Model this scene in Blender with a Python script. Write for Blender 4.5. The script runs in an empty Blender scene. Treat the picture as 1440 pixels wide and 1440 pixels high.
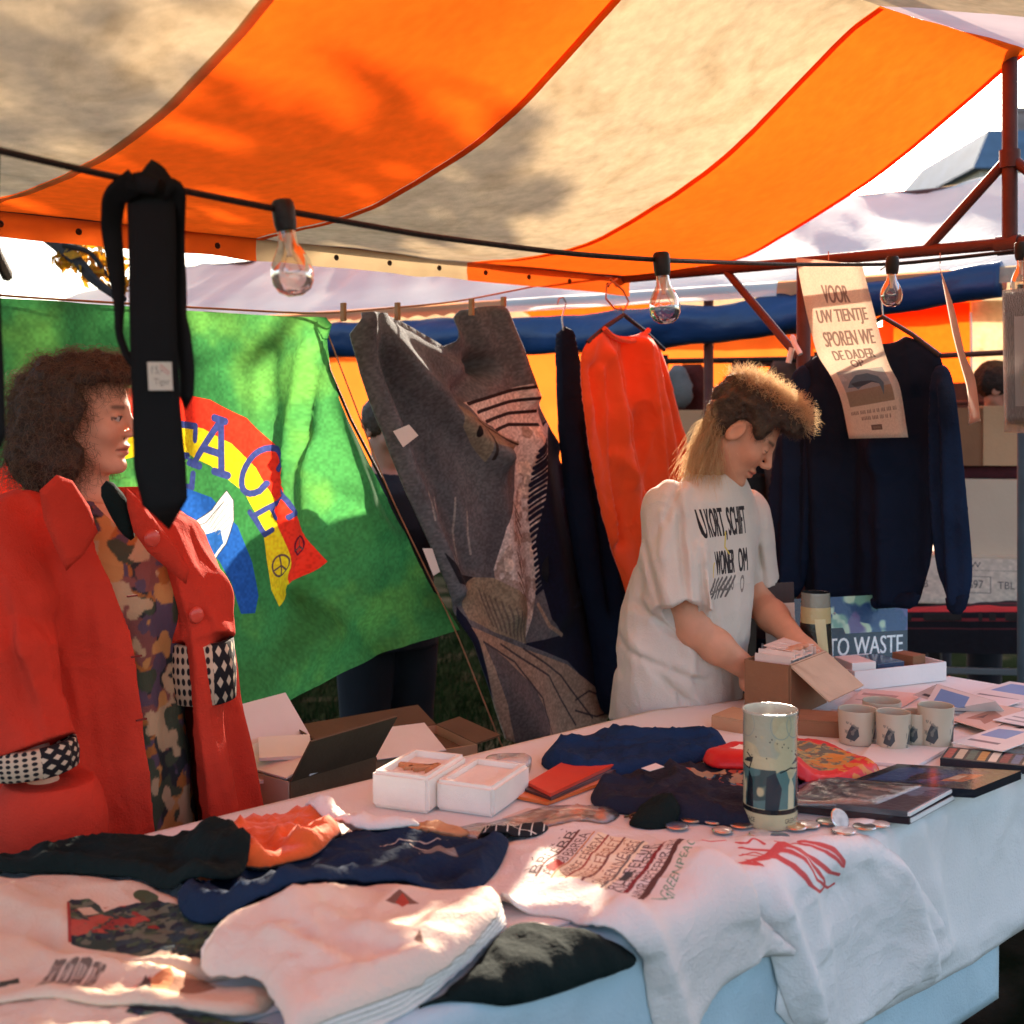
import bpy, bmesh, math, random
import numpy as np
from mathutils import Vector, Matrix
from mathutils.geometry import delaunay_2d_cdt
random.seed(7); RNG = np.random.default_rng(7)
SC = bpy.context.scene; COL = SC.collection
PI = math.pi
# ------------------------------------------------------------------ camera, light, exposure
CZ = 1.57; F = 1738.0
cam_d = bpy.data.cameras.new('camera'); cam = bpy.data.objects.new('camera', cam_d); COL.objects.link(cam)
cam.location = (0, 0, CZ); cam.rotation_euler = (PI/2, 0, 0)
cam_d.sensor_width = 36; cam_d.lens = 36*F/1440; cam_d.shift_y = -140/1440
cam_d.clip_start = .05; cam_d.clip_end = 500
cam_d.dof.use_dof = True; cam_d.dof.focus_distance = 2.7; cam_d.dof.aperture_fstop = 4.5
SC.camera = cam
SUN_DIR = Vector((.22, .975, 0)).normalized()          # horizontal direction towards the sun
SUN_EL = math.radians(22)
w = bpy.data.worlds.new('World'); SC.world = w; w.use_nodes = True
nt = w.node_tree
sky = nt.nodes.new('ShaderNodeTexSky'); sky.sky_type = 'NISHITA'; sky.sun_disc = False
sky.sun_elevation = SUN_EL; sky.sun_rotation = math.atan2(SUN_DIR.x, SUN_DIR.y)
sky.air_density = 1.0; sky.dust_density = 2.0
nt.nodes['Background'].inputs[1].default_value = .14
nt.links.new(sky.outputs[0], nt.nodes['Background'].inputs[0])
sd = bpy.data.lights.new('sun', 'SUN'); sd.energy = 5.0; sd.angle = math.radians(.53); sd.color = (1, .86, .68)
so = bpy.data.objects.new('sun', sd); COL.objects.link(so); so.location = (-4, 9, 9)
to_sun = Vector((SUN_DIR.x*math.cos(SUN_EL), SUN_DIR.y*math.cos(SUN_EL), math.sin(SUN_EL)))
so.rotation_euler = to_sun.to_track_quat('Z', 'Y').to_euler()
SC.view_settings.view_transform = 'Standard'; SC.view_settings.look = 'None'
SC.view_settings.exposure = 1.82; SC.view_settings.gamma = 1; SC.view_settings.use_curve_mapping = False
SC.render.engine = 'CYCLES'
SC.cycles.use_denoising = True
SC.cycles.max_bounces = 10; SC.cycles.diffuse_bounces = 5; SC.cycles.transparent_max_bounces = 12
SC.cycles.transmission_bounces = 8; SC.cycles.caustics_reflective = False; SC.cycles.caustics_refractive = False
SC.cycles.sample_clamp_indirect = 6

# ------------------------------------------------------------------ frames
AX = math.atan2(.672, .741); DX, DY = math.cos(AX), math.sin(AX); P0 = (-.10, 1.47)
ZT = .85                                                  # table height
def W(s, n, z): return (P0[0]+DX*s-DY*n, P0[1]+DY*s+DX*n, z)
def SN(x, y): return (DX*(x-P0[0])+DY*(y-P0[1]), -DY*(x-P0[0])+DX*(y-P0[1]))
def at(px, py, D): return np.array(((px-720)/F*D, D, CZ+(580-py)/F*D))
def at_n(px, py, n):
    k = (px-720)/F
    D = (n-DY*P0[0]+DX*P0[1])/(DX-DY*k)
    return at(px, py, D)
def at_z(px, py, z): return at(px, py, (CZ-z)*F/(py-580))

# ------------------------------------------------------------------ objects
def link(o): COL.objects.link(o); return o
def tag(o, label, cat, group=None):
    o['label'] = label; o['category'] = cat
    if group: o['group'] = group
    return o
def thing(name, label, cat, loc=(0, 0, 0), group=None):
    o = link(bpy.data.objects.new(name, None)); o.location = [float(c) for c in loc]; o.empty_display_size = .05
    return tag(o, label, cat, group)
def adopt(o, parent):
    o.parent = parent
    t = parent.location if parent.parent is None else Vector((0, 0, 0))          # nested parts carry world coordinates
    o.matrix_parent_inverse = Matrix.Translation(-t)
    return o
def mk(name, V, Fc, mat, parent=None, smooth=True, uvs=None, cols=None, label=None):
    me = bpy.data.meshes.new(name)
    V = np.asarray(V, dtype=float)
    me.from_pydata([tuple(v) for v in V], [], [tuple(int(i) for i in f) for f in Fc])
    if smooth: me.polygons.foreach_set('use_smooth', [True]*len(me.polygons))
    if uvs is not None:
        if not (isinstance(uvs, list) and isinstance(uvs[0], np.ndarray) and uvs[0].ndim == 2): uvs = [np.array(uvs)]
        idx = np.empty(len(me.loops), dtype=np.int32); me.loops.foreach_get('vertex_index', idx)
        for i, uv in enumerate(uvs):
            l = me.uv_layers.new(name='uv%d' % i); l.data.foreach_set('uv', np.asarray(uv, dtype=np.float32)[idx].ravel())
    if cols is not None:
        a = me.color_attributes.new('tint', 'FLOAT_COLOR', 'POINT')
        c = np.ones((len(V), 4), np.float32); c[:, :3] = cols
        a.data.foreach_set('color', c.ravel())
    if mat is not None:
        for m in (mat if isinstance(mat, (list, tuple)) else [mat]): me.materials.append(m)
    me.update()
    o = link(bpy.data.objects.new(name, me))
    if parent is not None: adopt(o, parent)
    if label: o['label'] = label
    return o
class MB:
    """collects shapes into ONE mesh"""
    def __init__(s): s.v = []; s.f = []
    def add(s, V, Fc):
        b = len(s.v); s.v += [tuple(float(c) for c in v) for v in V]; s.f += [tuple(i+b for i in f) for f in Fc]; return s
    def box(s, c, sx, sy, sz, ax=None, bev=.0):
        """box centred c; ax = 3 axis vectors; bevelled when bev>0"""
        bm = bmesh.new(); bmesh.ops.create_cube(bm, size=1)
        for v in bm.verts: v.co = (v.co.x*sx, v.co.y*sy, v.co.z*sz)
        if bev: bmesh.ops.bevel(bm, geom=bm.edges[:], offset=bev, segments=2, affect='EDGES', profile=.6)
        A = np.array(ax if ax is not None else np.eye(3), dtype=float); c = np.array(c, dtype=float)
        bm.verts.ensure_lookup_table()
        V = [c+v.co.x*A[0]+v.co.y*A[1]+v.co.z*A[2] for v in bm.verts]
        Fc = [[v.index for v in f.verts] for f in bm.faces]; bm.free()
        return s.add(V, Fc)
    def tube(s, pts, r, seg=8, cap=True):
        pts = [np.array(p, dtype=float) for p in pts]; n = len(pts)
        rr = r if isinstance(r, (list, tuple, np.ndarray)) else [r]*n
        V = []; Fc = []; up = None
        for i in range(n):
            t = pts[min(i+1, n-1)]-pts[max(i-1, 0)]; t = t/(np.linalg.norm(t)+1e-9)
            if up is None: up = np.array((0, 0, 1.)) if abs(t[2]) < .9 else np.array((1., 0, 0))
            a = np.cross(t, up); a /= np.linalg.norm(a)+1e-9; b = np.cross(a, t); up = b
            for k in range(seg):
                th = 2*PI*k/seg; V.append(pts[i]+rr[i]*(math.cos(th)*a+math.sin(th)*b))
        for i in range(n-1):
            for k in range(seg):
                Fc.append((i*seg+k, i*seg+(k+1) % seg, (i+1)*seg+(k+1) % seg, (i+1)*seg+k))
        if cap: Fc.append(tuple(range(seg))[::-1]); Fc.append(tuple(range((n-1)*seg, n*seg)))
        return s.add(V, Fc)
    def lathe(s, prof, c, seg=24, axis=None):
        """prof: (r, z) list; axis: 3 axes"""
        A = np.array(axis if axis is not None else np.eye(3), dtype=float); c = np.array(c, dtype=float)
        V = []; Fc = []; n = len(prof)
        for r, z in prof:
            for k in range(seg):
                th = 2*PI*k/seg; V.append(c+r*math.cos(th)*A[0]+r*math.sin(th)*A[1]+z*A[2])
        for i in range(n-1):
            for k in range(seg): Fc.append((i*seg+k, i*seg+(k+1) % seg, (i+1)*seg+(k+1) % seg, (i+1)*seg+k))
        return s.add(V, Fc)
    def build(s, name, mat, parent=None, smooth=False, label=None, auto=True):
        o = mk(name, s.v, s.f, mat, parent, smooth, label=label)
        if smooth and auto: o.data.set_sharp_from_angle(angle=math.radians(38))
        return o
def axes(fwd_xy, tilt=0.):
    """right-handed local axes x=fwd (horizontal angle vector), y=left, z=up"""
    f = np.array((fwd_xy[0], fwd_xy[1], 0.)); f /= np.linalg.norm(f)
    l = np.array((-f[1], f[0], 0)); u = np.array((0, 0, 1.))
    if tilt: f, u = math.cos(tilt)*f-math.sin(tilt)*u, math.sin(tilt)*f+math.cos(tilt)*u
    return np.array((f, l, u))
SAX = np.array(((DX, DY, 0), (-DY, DX, 0), (0, 0, 1)))     # stall axes: s, n, z
def yawed(a, base=SAX):
    c, s_ = math.cos(a), math.sin(a)
    return np.array((c*base[0]+s_*base[1], -s_*base[0]+c*base[1], base[2]))

# ------------------------------------------------------------------ noise
def _h(i, j, k, seed):
    n = (i*374761393+j*668265263+k*1440662683+seed*974634777) & 0xffffffff
    n = ((n ^ (n >> 13))*1274126177) & 0xffffffff
    return ((n ^ (n >> 16)) & 0xffff)/32767.5-1
def noise(P, scale=1., seed=0):
    P = np.asarray(P, dtype=np.float64)*scale
    if P.shape[-1] == 2: P = np.concatenate((P, np.zeros(P.shape[:-1]+(1,))), -1)
    I = np.floor(P).astype(np.int64); f = P-I; f = f*f*(3-2*f)
    r = 0
    for a in (0, 1):
        for b in (0, 1):
            for c in (0, 1):
                wgt = (f[..., 0] if a else 1-f[..., 0])*(f[..., 1] if b else 1-f[..., 1])*(f[..., 2] if c else 1-f[..., 2])
                r = r+wgt*_h(I[..., 0]+a, I[..., 1]+b, I[..., 2]+c, seed)
    return r
def fbm(P, scale=1., seed=0, oct=3):
    r = 0; a = 1.; t = 0
    for i in range(oct): r = r+a*noise(P, scale*2**i, seed+i); t += a; a *= .5
    return r/t
def crease(q, sc, seed=0):
    """sharp crumple lines, 0..1"""
    q = np.asarray(q, float)[..., :2]; w_ = q+.07*np.stack((noise(q, sc*.6, seed+31), noise(q, sc*.6, seed+32)), -1); r = 0
    for i, (s, a) in enumerate(((1, 1.), (1.9, .55), (3.7, .28))):
        c, n_ = math.cos(.9*i+seed), math.sin(.9*i+seed); v = np.stack((w_[..., 0]*c+w_[..., 1]*n_, -w_[..., 0]*n_+w_[..., 1]*c), -1)*np.array((.55, 1))
        r = r+a*(1-np.minimum(1, np.abs(noise(v, sc*s, seed+5*i))*1.6))**3
    return r/1.6
def sstep(a, b, x): t = np.clip((x-a)/(b-a), 0, 1); return t*t*(3-2*t)

# ------------------------------------------------------------------ materials
def lin(c):
    c = np.array(c[:3], dtype=float)/255.
    return np.where(c <= .04045, c/12.92, ((c+.055)/1.055)**2.4)
def C(r, g, b): return tuple(lin((r, g, b)))
MATS = {}
CRUMPLE = {'cotton': .34, 'wool': .36, 'sweat': .34, 'bright': .3, 'plain': .28, 'cloth': .14, 'blouse': .3, 'black': .0}     # fine creasing of fabrics
def M(name, col=(.5, .5, .5), rough=.85, var=.12, vs=9., bump=.2, bs=90., metal=0., spec=.3, trans=0., tcol=None,
      imgs=None, tint=False, coat=0., sheen=0., aniso=(1, 1, 1), stain=None, sss=0., wear=None):
    if name in MATS: return MATS[name]
    m = bpy.data.materials.new(name); m.use_nodes = True; MATS[name] = m
    t = m.node_tree; N = t.nodes; L = t.links; b = N['Principled BSDF']
    b.inputs['Roughness'].default_value = rough; b.inputs['Metallic'].default_value = metal
    b.inputs['Specular IOR Level'].default_value = spec
    b.inputs['Coat Weight'].default_value = coat; b.inputs['Coat Roughness'].default_value = .12
    b.inputs['Sheen Weight'].default_value = sheen
    if sss: b.inputs['Subsurface Weight'].default_value = sss; b.inputs['Subsurface Radius'].default_value = (.012, .004, .002); b.inputs['Subsurface Scale'].default_value = .6
    tc = N.new('ShaderNodeTexCoord'); mp = N.new('ShaderNodeMapping'); mp.inputs['Scale'].default_value = aniso
    L.new(tc.outputs['Object'], mp.inputs[0])
    def mix(fac, a, bb, mode='MIX'):
        x = N.new('ShaderNodeMix'); x.data_type = 'RGBA'; x.blend_type = mode
        for inp, v in ((x.inputs[0], fac), (x.inputs[6], a), (x.inputs[7], bb)):
            if hasattr(v, 'is_linked') or isinstance(v, bpy.types.NodeSocket): L.new(v, inp)
            elif isinstance(v, (int, float)): inp.default_value = v
            else: inp.default_value = (*v[:3], 1)
        return x.outputs[2]
    base = None
    if tint:
        a = N.new('ShaderNodeAttribute'); a.attribute_name = 'tint'; base = a.outputs['Color']
    else:
        r = N.new('ShaderNodeRGB'); r.outputs[0].default_value = (*col[:3], 1); base = r.outputs[0]
    if stain:
        n2 = N.new('ShaderNodeTexNoise'); n2.inputs['Scale'].default_value = stain[1]; n2.inputs['Detail'].default_value = 6; n2.inputs['Distortion'].default_value = 1.2
        L.new(mp.outputs[0], n2.inputs['Vector']); rp = N.new('ShaderNodeMapRange'); rp.inputs[1].default_value = .5; rp.inputs[2].default_value = .72
        rp.inputs[4].default_value = stain[2]
        L.new(n2.outputs[0], rp.inputs[0]); base = mix(rp.outputs[0], base, stain[0])
    for i, im in enumerate(imgs or []):
        u = N.new('ShaderNodeUVMap'); u.uv_map = 'uv%d' % i
        ti = N.new('ShaderNodeTexImage'); ti.image = im; ti.extension = 'CLIP'; L.new(u.outputs[0], ti.inputs[0])
        base = mix(ti.outputs[1], base, ti.outputs[0])
    if var:
        n = N.new('ShaderNodeTexNoise'); n.inputs['Scale'].default_value = vs; n.inputs['Detail'].default_value = 5
        L.new(mp.outputs[0], n.inputs['Vector']); mr = N.new('ShaderNodeMapRange')
        mr.inputs[1].default_value = .3; mr.inputs[2].default_value = .7; mr.inputs[3].default_value = 1-var; mr.inputs[4].default_value = 1+var*.6
        L.new(n.outputs[0], mr.inputs[0]); cmb = N.new('ShaderNodeCombineColor')
        for k in range(3): L.new(mr.outputs[0], cmb.inputs[k])
        base = mix(1., base, cmb.outputs[0], 'MULTIPLY')
    L.new(base, b.inputs['Base Color'])
    if bump:
        n = N.new('ShaderNodeTexNoise'); n.inputs['Scale'].default_value = bs; n.inputs['Detail'].default_value = 4
        L.new(mp.outputs[0], n.inputs['Vector']); bp = N.new('ShaderNodeBump'); bp.inputs['Strength'].default_value = bump; bp.inputs['Distance'].default_value = .01
        L.new(n.outputs[0], bp.inputs['Height']); L.new(bp.outputs[0], b.inputs['Normal'])
        cr = CRUMPLE.get(name.split('_print')[0].split('_')[-1] if not name.endswith('_print') else 'print', 0) if wear is None else wear
        if cr:
            n2 = N.new('ShaderNodeTexNoise'); n2.inputs['Scale'].default_value = 10; n2.inputs['Detail'].default_value = 2.0; n2.inputs['Distortion'].default_value = .6; L.new(mp.outputs[0], n2.inputs['Vector'])
            ab = N.new('ShaderNodeMath'); ab.operation = 'SUBTRACT'; ab.inputs[1].default_value = .5; L.new(n2.outputs[0], ab.inputs[0]); a2 = N.new('ShaderNodeMath'); a2.operation = 'ABSOLUTE'; L.new(ab.outputs[0], a2.inputs[0])
            b2 = N.new('ShaderNodeBump'); b2.inputs['Strength'].default_value = cr; b2.inputs['Distance'].default_value = .035; b2.invert = True; L.new(a2.outputs[0], b2.inputs['Height']); L.new(b2.outputs[0], bp.inputs['Normal'])
    if trans:
        tr = N.new('ShaderNodeBsdfTranslucent'); ms = N.new('ShaderNodeMixShader'); ms.inputs[0].default_value = trans
        if tcol is not None: L.new(mix(1., base, tcol, 'MULTIPLY'), tr.inputs[0])
        else: L.new(base, tr.inputs[0])
        L.new(b.outputs[0], ms.inputs[1]); L.new(tr.outputs[0], ms.inputs[2]); L.new(ms.outputs[0], N['Material Output'].inputs[0])
    return m
def glass_mat(name, tint=(1, 1, 1), rough=.02, f0=.08, base=.0, grime=0.):
    """thin clear sheet: see-through with a Fresnel reflection"""
    if name in MATS: return MATS[name]
    m = bpy.data.materials.new(name); m.use_nodes = True; MATS[name] = m; N = m.node_tree.nodes; L = m.node_tree.links
    N.remove(N['Principled BSDF'])
    tr = N.new('ShaderNodeBsdfTransparent'); tr.inputs[0].default_value = (*tint, 1)
    g = N.new('ShaderNodeBsdfGlossy'); g.inputs['Roughness'].default_value = rough
    lw = N.new('ShaderNodeLayerWeight'); lw.inputs[0].default_value = .35
    mr = N.new('ShaderNodeMapRange'); mr.inputs[3].default_value = f0; mr.inputs[4].default_value = .8
    mx = N.new('ShaderNodeMixShader'); L.new(lw.outputs['Fresnel'], mr.inputs[0]); L.new(mr.outputs[0], mx.inputs[0])
    L.new(tr.outputs[0], mx.inputs[1]); L.new(g.outputs[0], mx.inputs[2])
    out = mx.outputs[0]
    if grime:
        d = N.new('ShaderNodeBsdfDiffuse'); d.inputs[0].default_value = (.7, .7, .7, 1)
        m2 = N.new('ShaderNodeMixShader'); m2.inputs[0].default_value = grime
        L.new(out, m2.inputs[1]); L.new(d.outputs[0], m2.inputs[2]); out = m2.outputs[0]
        nz = N.new('ShaderNodeTexNoise'); nz.inputs['Scale'].default_value = 35; bp = N.new('ShaderNodeBump'); bp.inputs['Strength'].default_value = .6
        L.new(nz.outputs[0], bp.inputs['Height']); L.new(bp.outputs[0], g.inputs['Normal'])
    L.new(out, N['Material Output'].inputs[0])
    return m

# ------------------------------------------------------------------ print painter (numpy canvas, u right, v up, 0..1)
def text_tris(txt):
    cu = bpy.data.curves.new('t', 'FONT'); cu.body = txt; cu.resolution_u = 3
    o = bpy.data.objects.new('t', cu); COL.objects.link(o)
    dg = bpy.context.evaluated_depsgraph_get(); me = o.evaluated_get(dg).to_mesh(); me.calc_loop_triangles()
    V = np.array([v.co[:2] for v in me.vertices]).reshape(-1, 2); T = np.array([t.vertices[:] for t in me.loop_triangles], dtype=int).reshape(-1, 3)
    bpy.data.objects.remove(o); bpy.data.curves.remove(cu)
    return V, T
class Canvas:
    def __init__(s, w, h, bg=None):
        s.w, s.h = w, h; s.a = np.zeros((h, w, 4), np.float32)
        if bg is not None: s.a[..., :3] = np.array(bg)/255.; s.a[..., 3] = 1
        s.X, s.Y = np.meshgrid((np.arange(w)+.5)/w, (np.arange(h)+.5)/h)
    def put(s, mask, col, al=1., win=None):
        A = s.a if win is None else s.a[win]
        mask = (mask*al).astype(np.float32); c = np.array(col[:3], np.float32)/255.
        old = A[..., 3]; f = np.where(old == 0, (mask > 0).astype(np.float32), mask)
        A[..., :3] = A[..., :3]*(1-f[..., None])+c*f[..., None]; A[..., 3] = np.maximum(old, mask)
    def poly(s, pts, col, al=1.):
        p = np.asarray(pts, dtype=float); x0, y0 = p.min(0); x1, y1 = p.max(0)
        i0, i1 = max(0, int(x0*s.w)-1), min(s.w, int(x1*s.w)+2); j0, j1 = max(0, int(y0*s.h)-1), min(s.h, int(y1*s.h)+2)
        if i1 <= i0 or j1 <= j0: return s
        X = s.X[j0:j1, i0:i1]; Y = s.Y[j0:j1, i0:i1]; acc = 0
        for ox, oy in ((-.25, -.25), (.25, .25), (-.25, .25), (.25, -.25)):
            x = X+ox/s.w; y = Y+oy/s.h; ins = np.zeros(X.shape, bool)
            for a, b in zip(p, np.roll(p, -1, 0)):
                if a[1] == b[1]: continue
                ins ^= ((a[1] > y) != (b[1] > y)) & (x < (b[0]-a[0])*(y-a[1])/(b[1]-a[1])+a[0])
            acc = acc+ins
        s.put(acc/4., col, al, (slice(j0, j1), slice(i0, i1))); return s
    def line(s, pts, wd, col, al=1.):
        """polyline; wd in u units (aspect corrected)"""
        p = np.asarray(pts, dtype=float)*np.array((1, s.h/s.w)); lo = p.min(0)-wd; hi = p.max(0)+wd
        i0, i1 = max(0, int(lo[0]*s.w)-1), min(s.w, int(hi[0]*s.w)+2); j0, j1 = max(0, int(lo[1]*s.w)-1), min(s.h, int(hi[1]*s.w)+2)
        if i1 <= i0 or j1 <= j0: return s
        X = s.X[j0:j1, i0:i1]; Y = s.Y[j0:j1, i0:i1]*s.h/s.w; d = np.full(X.shape, 9.)
        for i, (a, b) in enumerate(zip(p[:-1], p[1:])):
            v = b-a; L2 = v@v+1e-12
            t = np.clip(((X-a[0])*v[0]+(Y-a[1])*v[1])/L2, 0, 1)
            d = np.minimum(d, np.hypot(X-a[0]-t*v[0], Y-a[1]-t*v[1]))
        s.put(np.clip((wd/2-d)*s.w+.5, 0, 1), col, al, (slice(j0, j1), slice(i0, i1))); return s
    def ell(s, c, rx, ry, col, al=1., ring=None):
        q = np.hypot((s.X-c[0])/rx, (s.Y-c[1])/ry); d = (1-q)*min(rx*s.w, ry*s.h)
        m = np.clip(d+.5, 0, 1)
        if ring: m = m*np.clip((q-ring)*min(rx*s.w, ry*s.h)+.5, 0, 1)
        s.put(m.astype(np.float32), col, al); return s
    def text(s, txt, box, col, al=1., fn=None):
        """fit txt into box (u0,v0,u1,v1); fn maps (n,2) in box coords -> canvas coords"""
        V, T = text_tris(txt)
        if len(T) == 0: return s
        V = (V-V.min(0))/(V.max(0)-V.min(0)+1e-9)
        if fn is None: V = np.array(box[:2])+V*np.array((box[2]-box[0], box[3]-box[1]))
        else: V = fn(V)
        m = np.zeros((s.h, s.w), np.float32); V = V*np.array((s.w, s.h))
        for t in T:
            p = V[t]; i0, j0 = np.maximum(np.floor(p.min(0)).astype(int)-1, 0); i1, j1 = np.ceil(p.max(0)).astype(int)+2
            i1 = min(i1, s.w); j1 = min(j1, s.h)
            if i1 <= i0 or j1 <= j0: continue
            (ax, ay), (bx, by), (cx, cy) = p
            den = (by-cy)*(ax-cx)+(cx-bx)*(ay-cy)
            if abs(den) < 1e-9: continue
            gx, gy = np.meshgrid(np.arange(i0, i1)+.5, np.arange(j0, j1)+.5); acc = 0
            for ox, oy in ((-.25, -.25), (.25, .25), (-.25, .25), (.25, -.25)):
                x = gx+ox; y = gy+oy
                l1 = ((by-cy)*(x-cx)+(cx-bx)*(y-cy))/den; l2 = ((cy-ay)*(x-cx)+(ax-cx)*(y-cy))/den
                acc = acc+((l1 >= -1e-6) & (l2 >= -1e-6) & (l1+l2 <= 1+1e-6))
            m[j0:j1, i0:i1] = np.minimum(1, m[j0:j1, i0:i1]+acc/4.)
        s.put(m, col, al); return s
    def blotch(s, box, cols, scale=12., seed=0, thr=.05, al=1., poly=None):
        """patches of several colours by noise, inside a box (u0,v0,u1,v1)"""
        if poly is not None: p = np.asarray(poly); box = (max(box[0], p[:, 0].min()), max(box[1], p[:, 1].min()), min(box[2], p[:, 0].max()), min(box[3], p[:, 1].max()))
        i0, i1 = max(0, int(box[0]*s.w)), min(s.w, int(box[2]*s.w)+1); j0, j1 = max(0, int(box[1]*s.h)), min(s.h, int(box[3]*s.h)+1)
        if i1 <= i0 or j1 <= j0: return s
        win = (slice(j0, j1), slice(i0, i1)); inb = np.ones((j1-j0, i1-i0), np.float32)
        if poly is not None: k = Canvas(s.w, s.h); k.poly(poly, (255, 255, 255)); inb = k.a[win][..., 3]
        P = np.stack((s.X, s.Y*s.h/s.w), -1)[win][::2, ::2]
        for i, c in enumerate(cols):
            m = sstep(thr, thr+.06, fbm(P, scale, seed+7*i, 3)); m = np.repeat(np.repeat(m, 2, 0), 2, 1)[:j1-j0, :i1-i0]
            s.put(inb*m, c, al, win)
        return s
    def grain(s, amt=.05, scale=60., seed=3):
        m = np.repeat(np.repeat(noise(np.stack((s.X, s.Y*s.h/s.w), -1)[::2, ::2], scale, seed), 2, 0), 2, 1)[:s.h, :s.w]; s.a[..., :3] = np.clip(s.a[..., :3]*(1+amt*m)[..., None], 0, 1); return s
    def image(s, name):
        im = bpy.data.images.new(name, s.w, s.h, alpha=True); im.pixels.foreach_set(s.a.astype(np.float32).ravel()); im.pack(); return im

# ------------------------------------------------------------------ signed distance modelling
def unit(v): v = np.asarray(v, float); return v/(np.linalg.norm(v)+1e-12)
def cone(P, a, b, ra, rb):
    a = np.asarray(a, float); b = np.asarray(b, float); ba = b-a
    t = np.clip(((P-a)@ba)/(ba@ba+1e-12), 0, 1)
    return np.linalg.norm(P-a-t[:, None]*ba, axis=1)-(ra+(rb-ra)*t)
def ellip(P, c, r, A=None):
    q = P-np.asarray(c, float)
    if A is not None: q = q@np.asarray(A).T
    r = np.asarray(r, float); k = np.linalg.norm(q/r, axis=1); return k*(k-1)/(np.linalg.norm(q/(r*r), axis=1)+1e-9)
def smin(a, b, k):
    h = np.clip(.5+.5*(b-a)/k, 0, 1); return b*(1-h)+a*h-k*h*(1-h)
def smax(a, b, k): return -smin(-a, -b, k)
def union(ds, k):
    r = ds[0]
    for d in ds[1:]: r = smin(r, d, k)
    return r
EDG = [((0, 0, 0), (1, 0, 0)), ((0, 1, 0), (1, 1, 0)), ((0, 0, 1), (1, 0, 1)), ((0, 1, 1), (1, 1, 1)),
       ((0, 0, 0), (0, 1, 0)), ((1, 0, 0), (1, 1, 0)), ((0, 0, 1), (0, 1, 1)), ((1, 0, 1), (1, 1, 1)),
       ((0, 0, 0), (0, 0, 1)), ((1, 0, 0), (1, 0, 1)), ((0, 1, 0), (0, 1, 1)), ((1, 1, 0), (1, 1, 1))]
def surface(fn, lo, hi, h, slack=1.5):
    """mesh of fn(P)=0 by surface nets, evaluated only near the surface"""
    lo = np.asarray(lo, float); hi = np.asarray(hi, float); B = 4
    nb = np.ceil((hi-lo)/(h*B)).astype(int)+1; n = nb*B+1
    cc = np.stack(np.meshgrid(*[(np.arange(k)+.5)*h*B for k in nb], indexing='ij'), -1).reshape(-1, 3)+lo
    dc = fn(cc); near = np.abs(dc) < h*B*slack
    V = np.repeat(np.repeat(np.repeat(np.sign(dc).reshape(nb), B, 0), B, 1), B, 2)*h*B
    V = np.pad(V, ((0, 1),)*3, mode='edge').astype(np.float32)
    bi = np.argwhere(near.reshape(nb)); off = np.stack(np.meshgrid(*[np.arange(B+1)]*3, indexing='ij'), -1).reshape(-1, 3)
    ids = (bi[:, None]*B+off[None]).reshape(-1, 3)
    flat = np.unique(np.ravel_multi_index(ids.T, n)); ids = np.stack(np.unravel_index(flat, n), -1)
    for c0 in range(0, len(ids), 400000):
        q = ids[c0:c0+400000]; V[q[:, 0], q[:, 1], q[:, 2]] = fn(q*h+lo)
    S = V < 0
    cnt = sum(S[a:n[0]-1+a, b:n[1]-1+b, c:n[2]-1+c].astype(np.int8) for a in (0, 1) for b in (0, 1) for c in (0, 1))
    cells = np.argwhere((cnt > 0) & (cnt < 8)); idx = -np.ones(cnt.shape, np.int64); idx[tuple(cells.T)] = np.arange(len(cells))
    acc = np.zeros((len(cells), 3)); num = np.zeros(len(cells))
    for a, b in EDG:
        va = V[tuple((cells+a).T)]; vb = V[tuple((cells+b).T)]; m = (va < 0) != (vb < 0)
        t = np.where(m, va/np.where(m, va-vb, 1), 0)[:, None]
        acc += np.where(m[:, None], np.array(a)+t*(np.array(b)-np.array(a)), 0); num += m
    verts = lo+(cells+acc/num[:, None])*h
    quads = []
    for ax in range(3):
        o1, o2 = [(1, 2), (2, 0), (0, 1)][ax]
        sl0 = [slice(None)]*3; sl1 = [slice(None)]*3; sl0[ax] = slice(0, -1); sl1[ax] = slice(1, None)
        e = np.argwhere(S[tuple(sl0)] != S[tuple(sl1)])
        e = e[(e[:, o1] > 0) & (e[:, o2] > 0) & (e[:, o1] < cnt.shape[o1]) & (e[:, o2] < cnt.shape[o2]) & (e[:, ax] < cnt.shape[ax])]
        u = np.zeros(3, int); u[o1] = 1; v = np.zeros(3, int); v[o2] = 1
        q = np.stack([idx[tuple((e-u-v).T)], idx[tuple((e-v).T)], idx[tuple(e.T)], idx[tuple((e-u).T)]], 1)
        flip = ~S[tuple(e.T)]; q[flip] = q[flip][:, ::-1]; quads.append(q[(q >= 0).all(1)])
    return verts, np.concatenate(quads)
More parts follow.
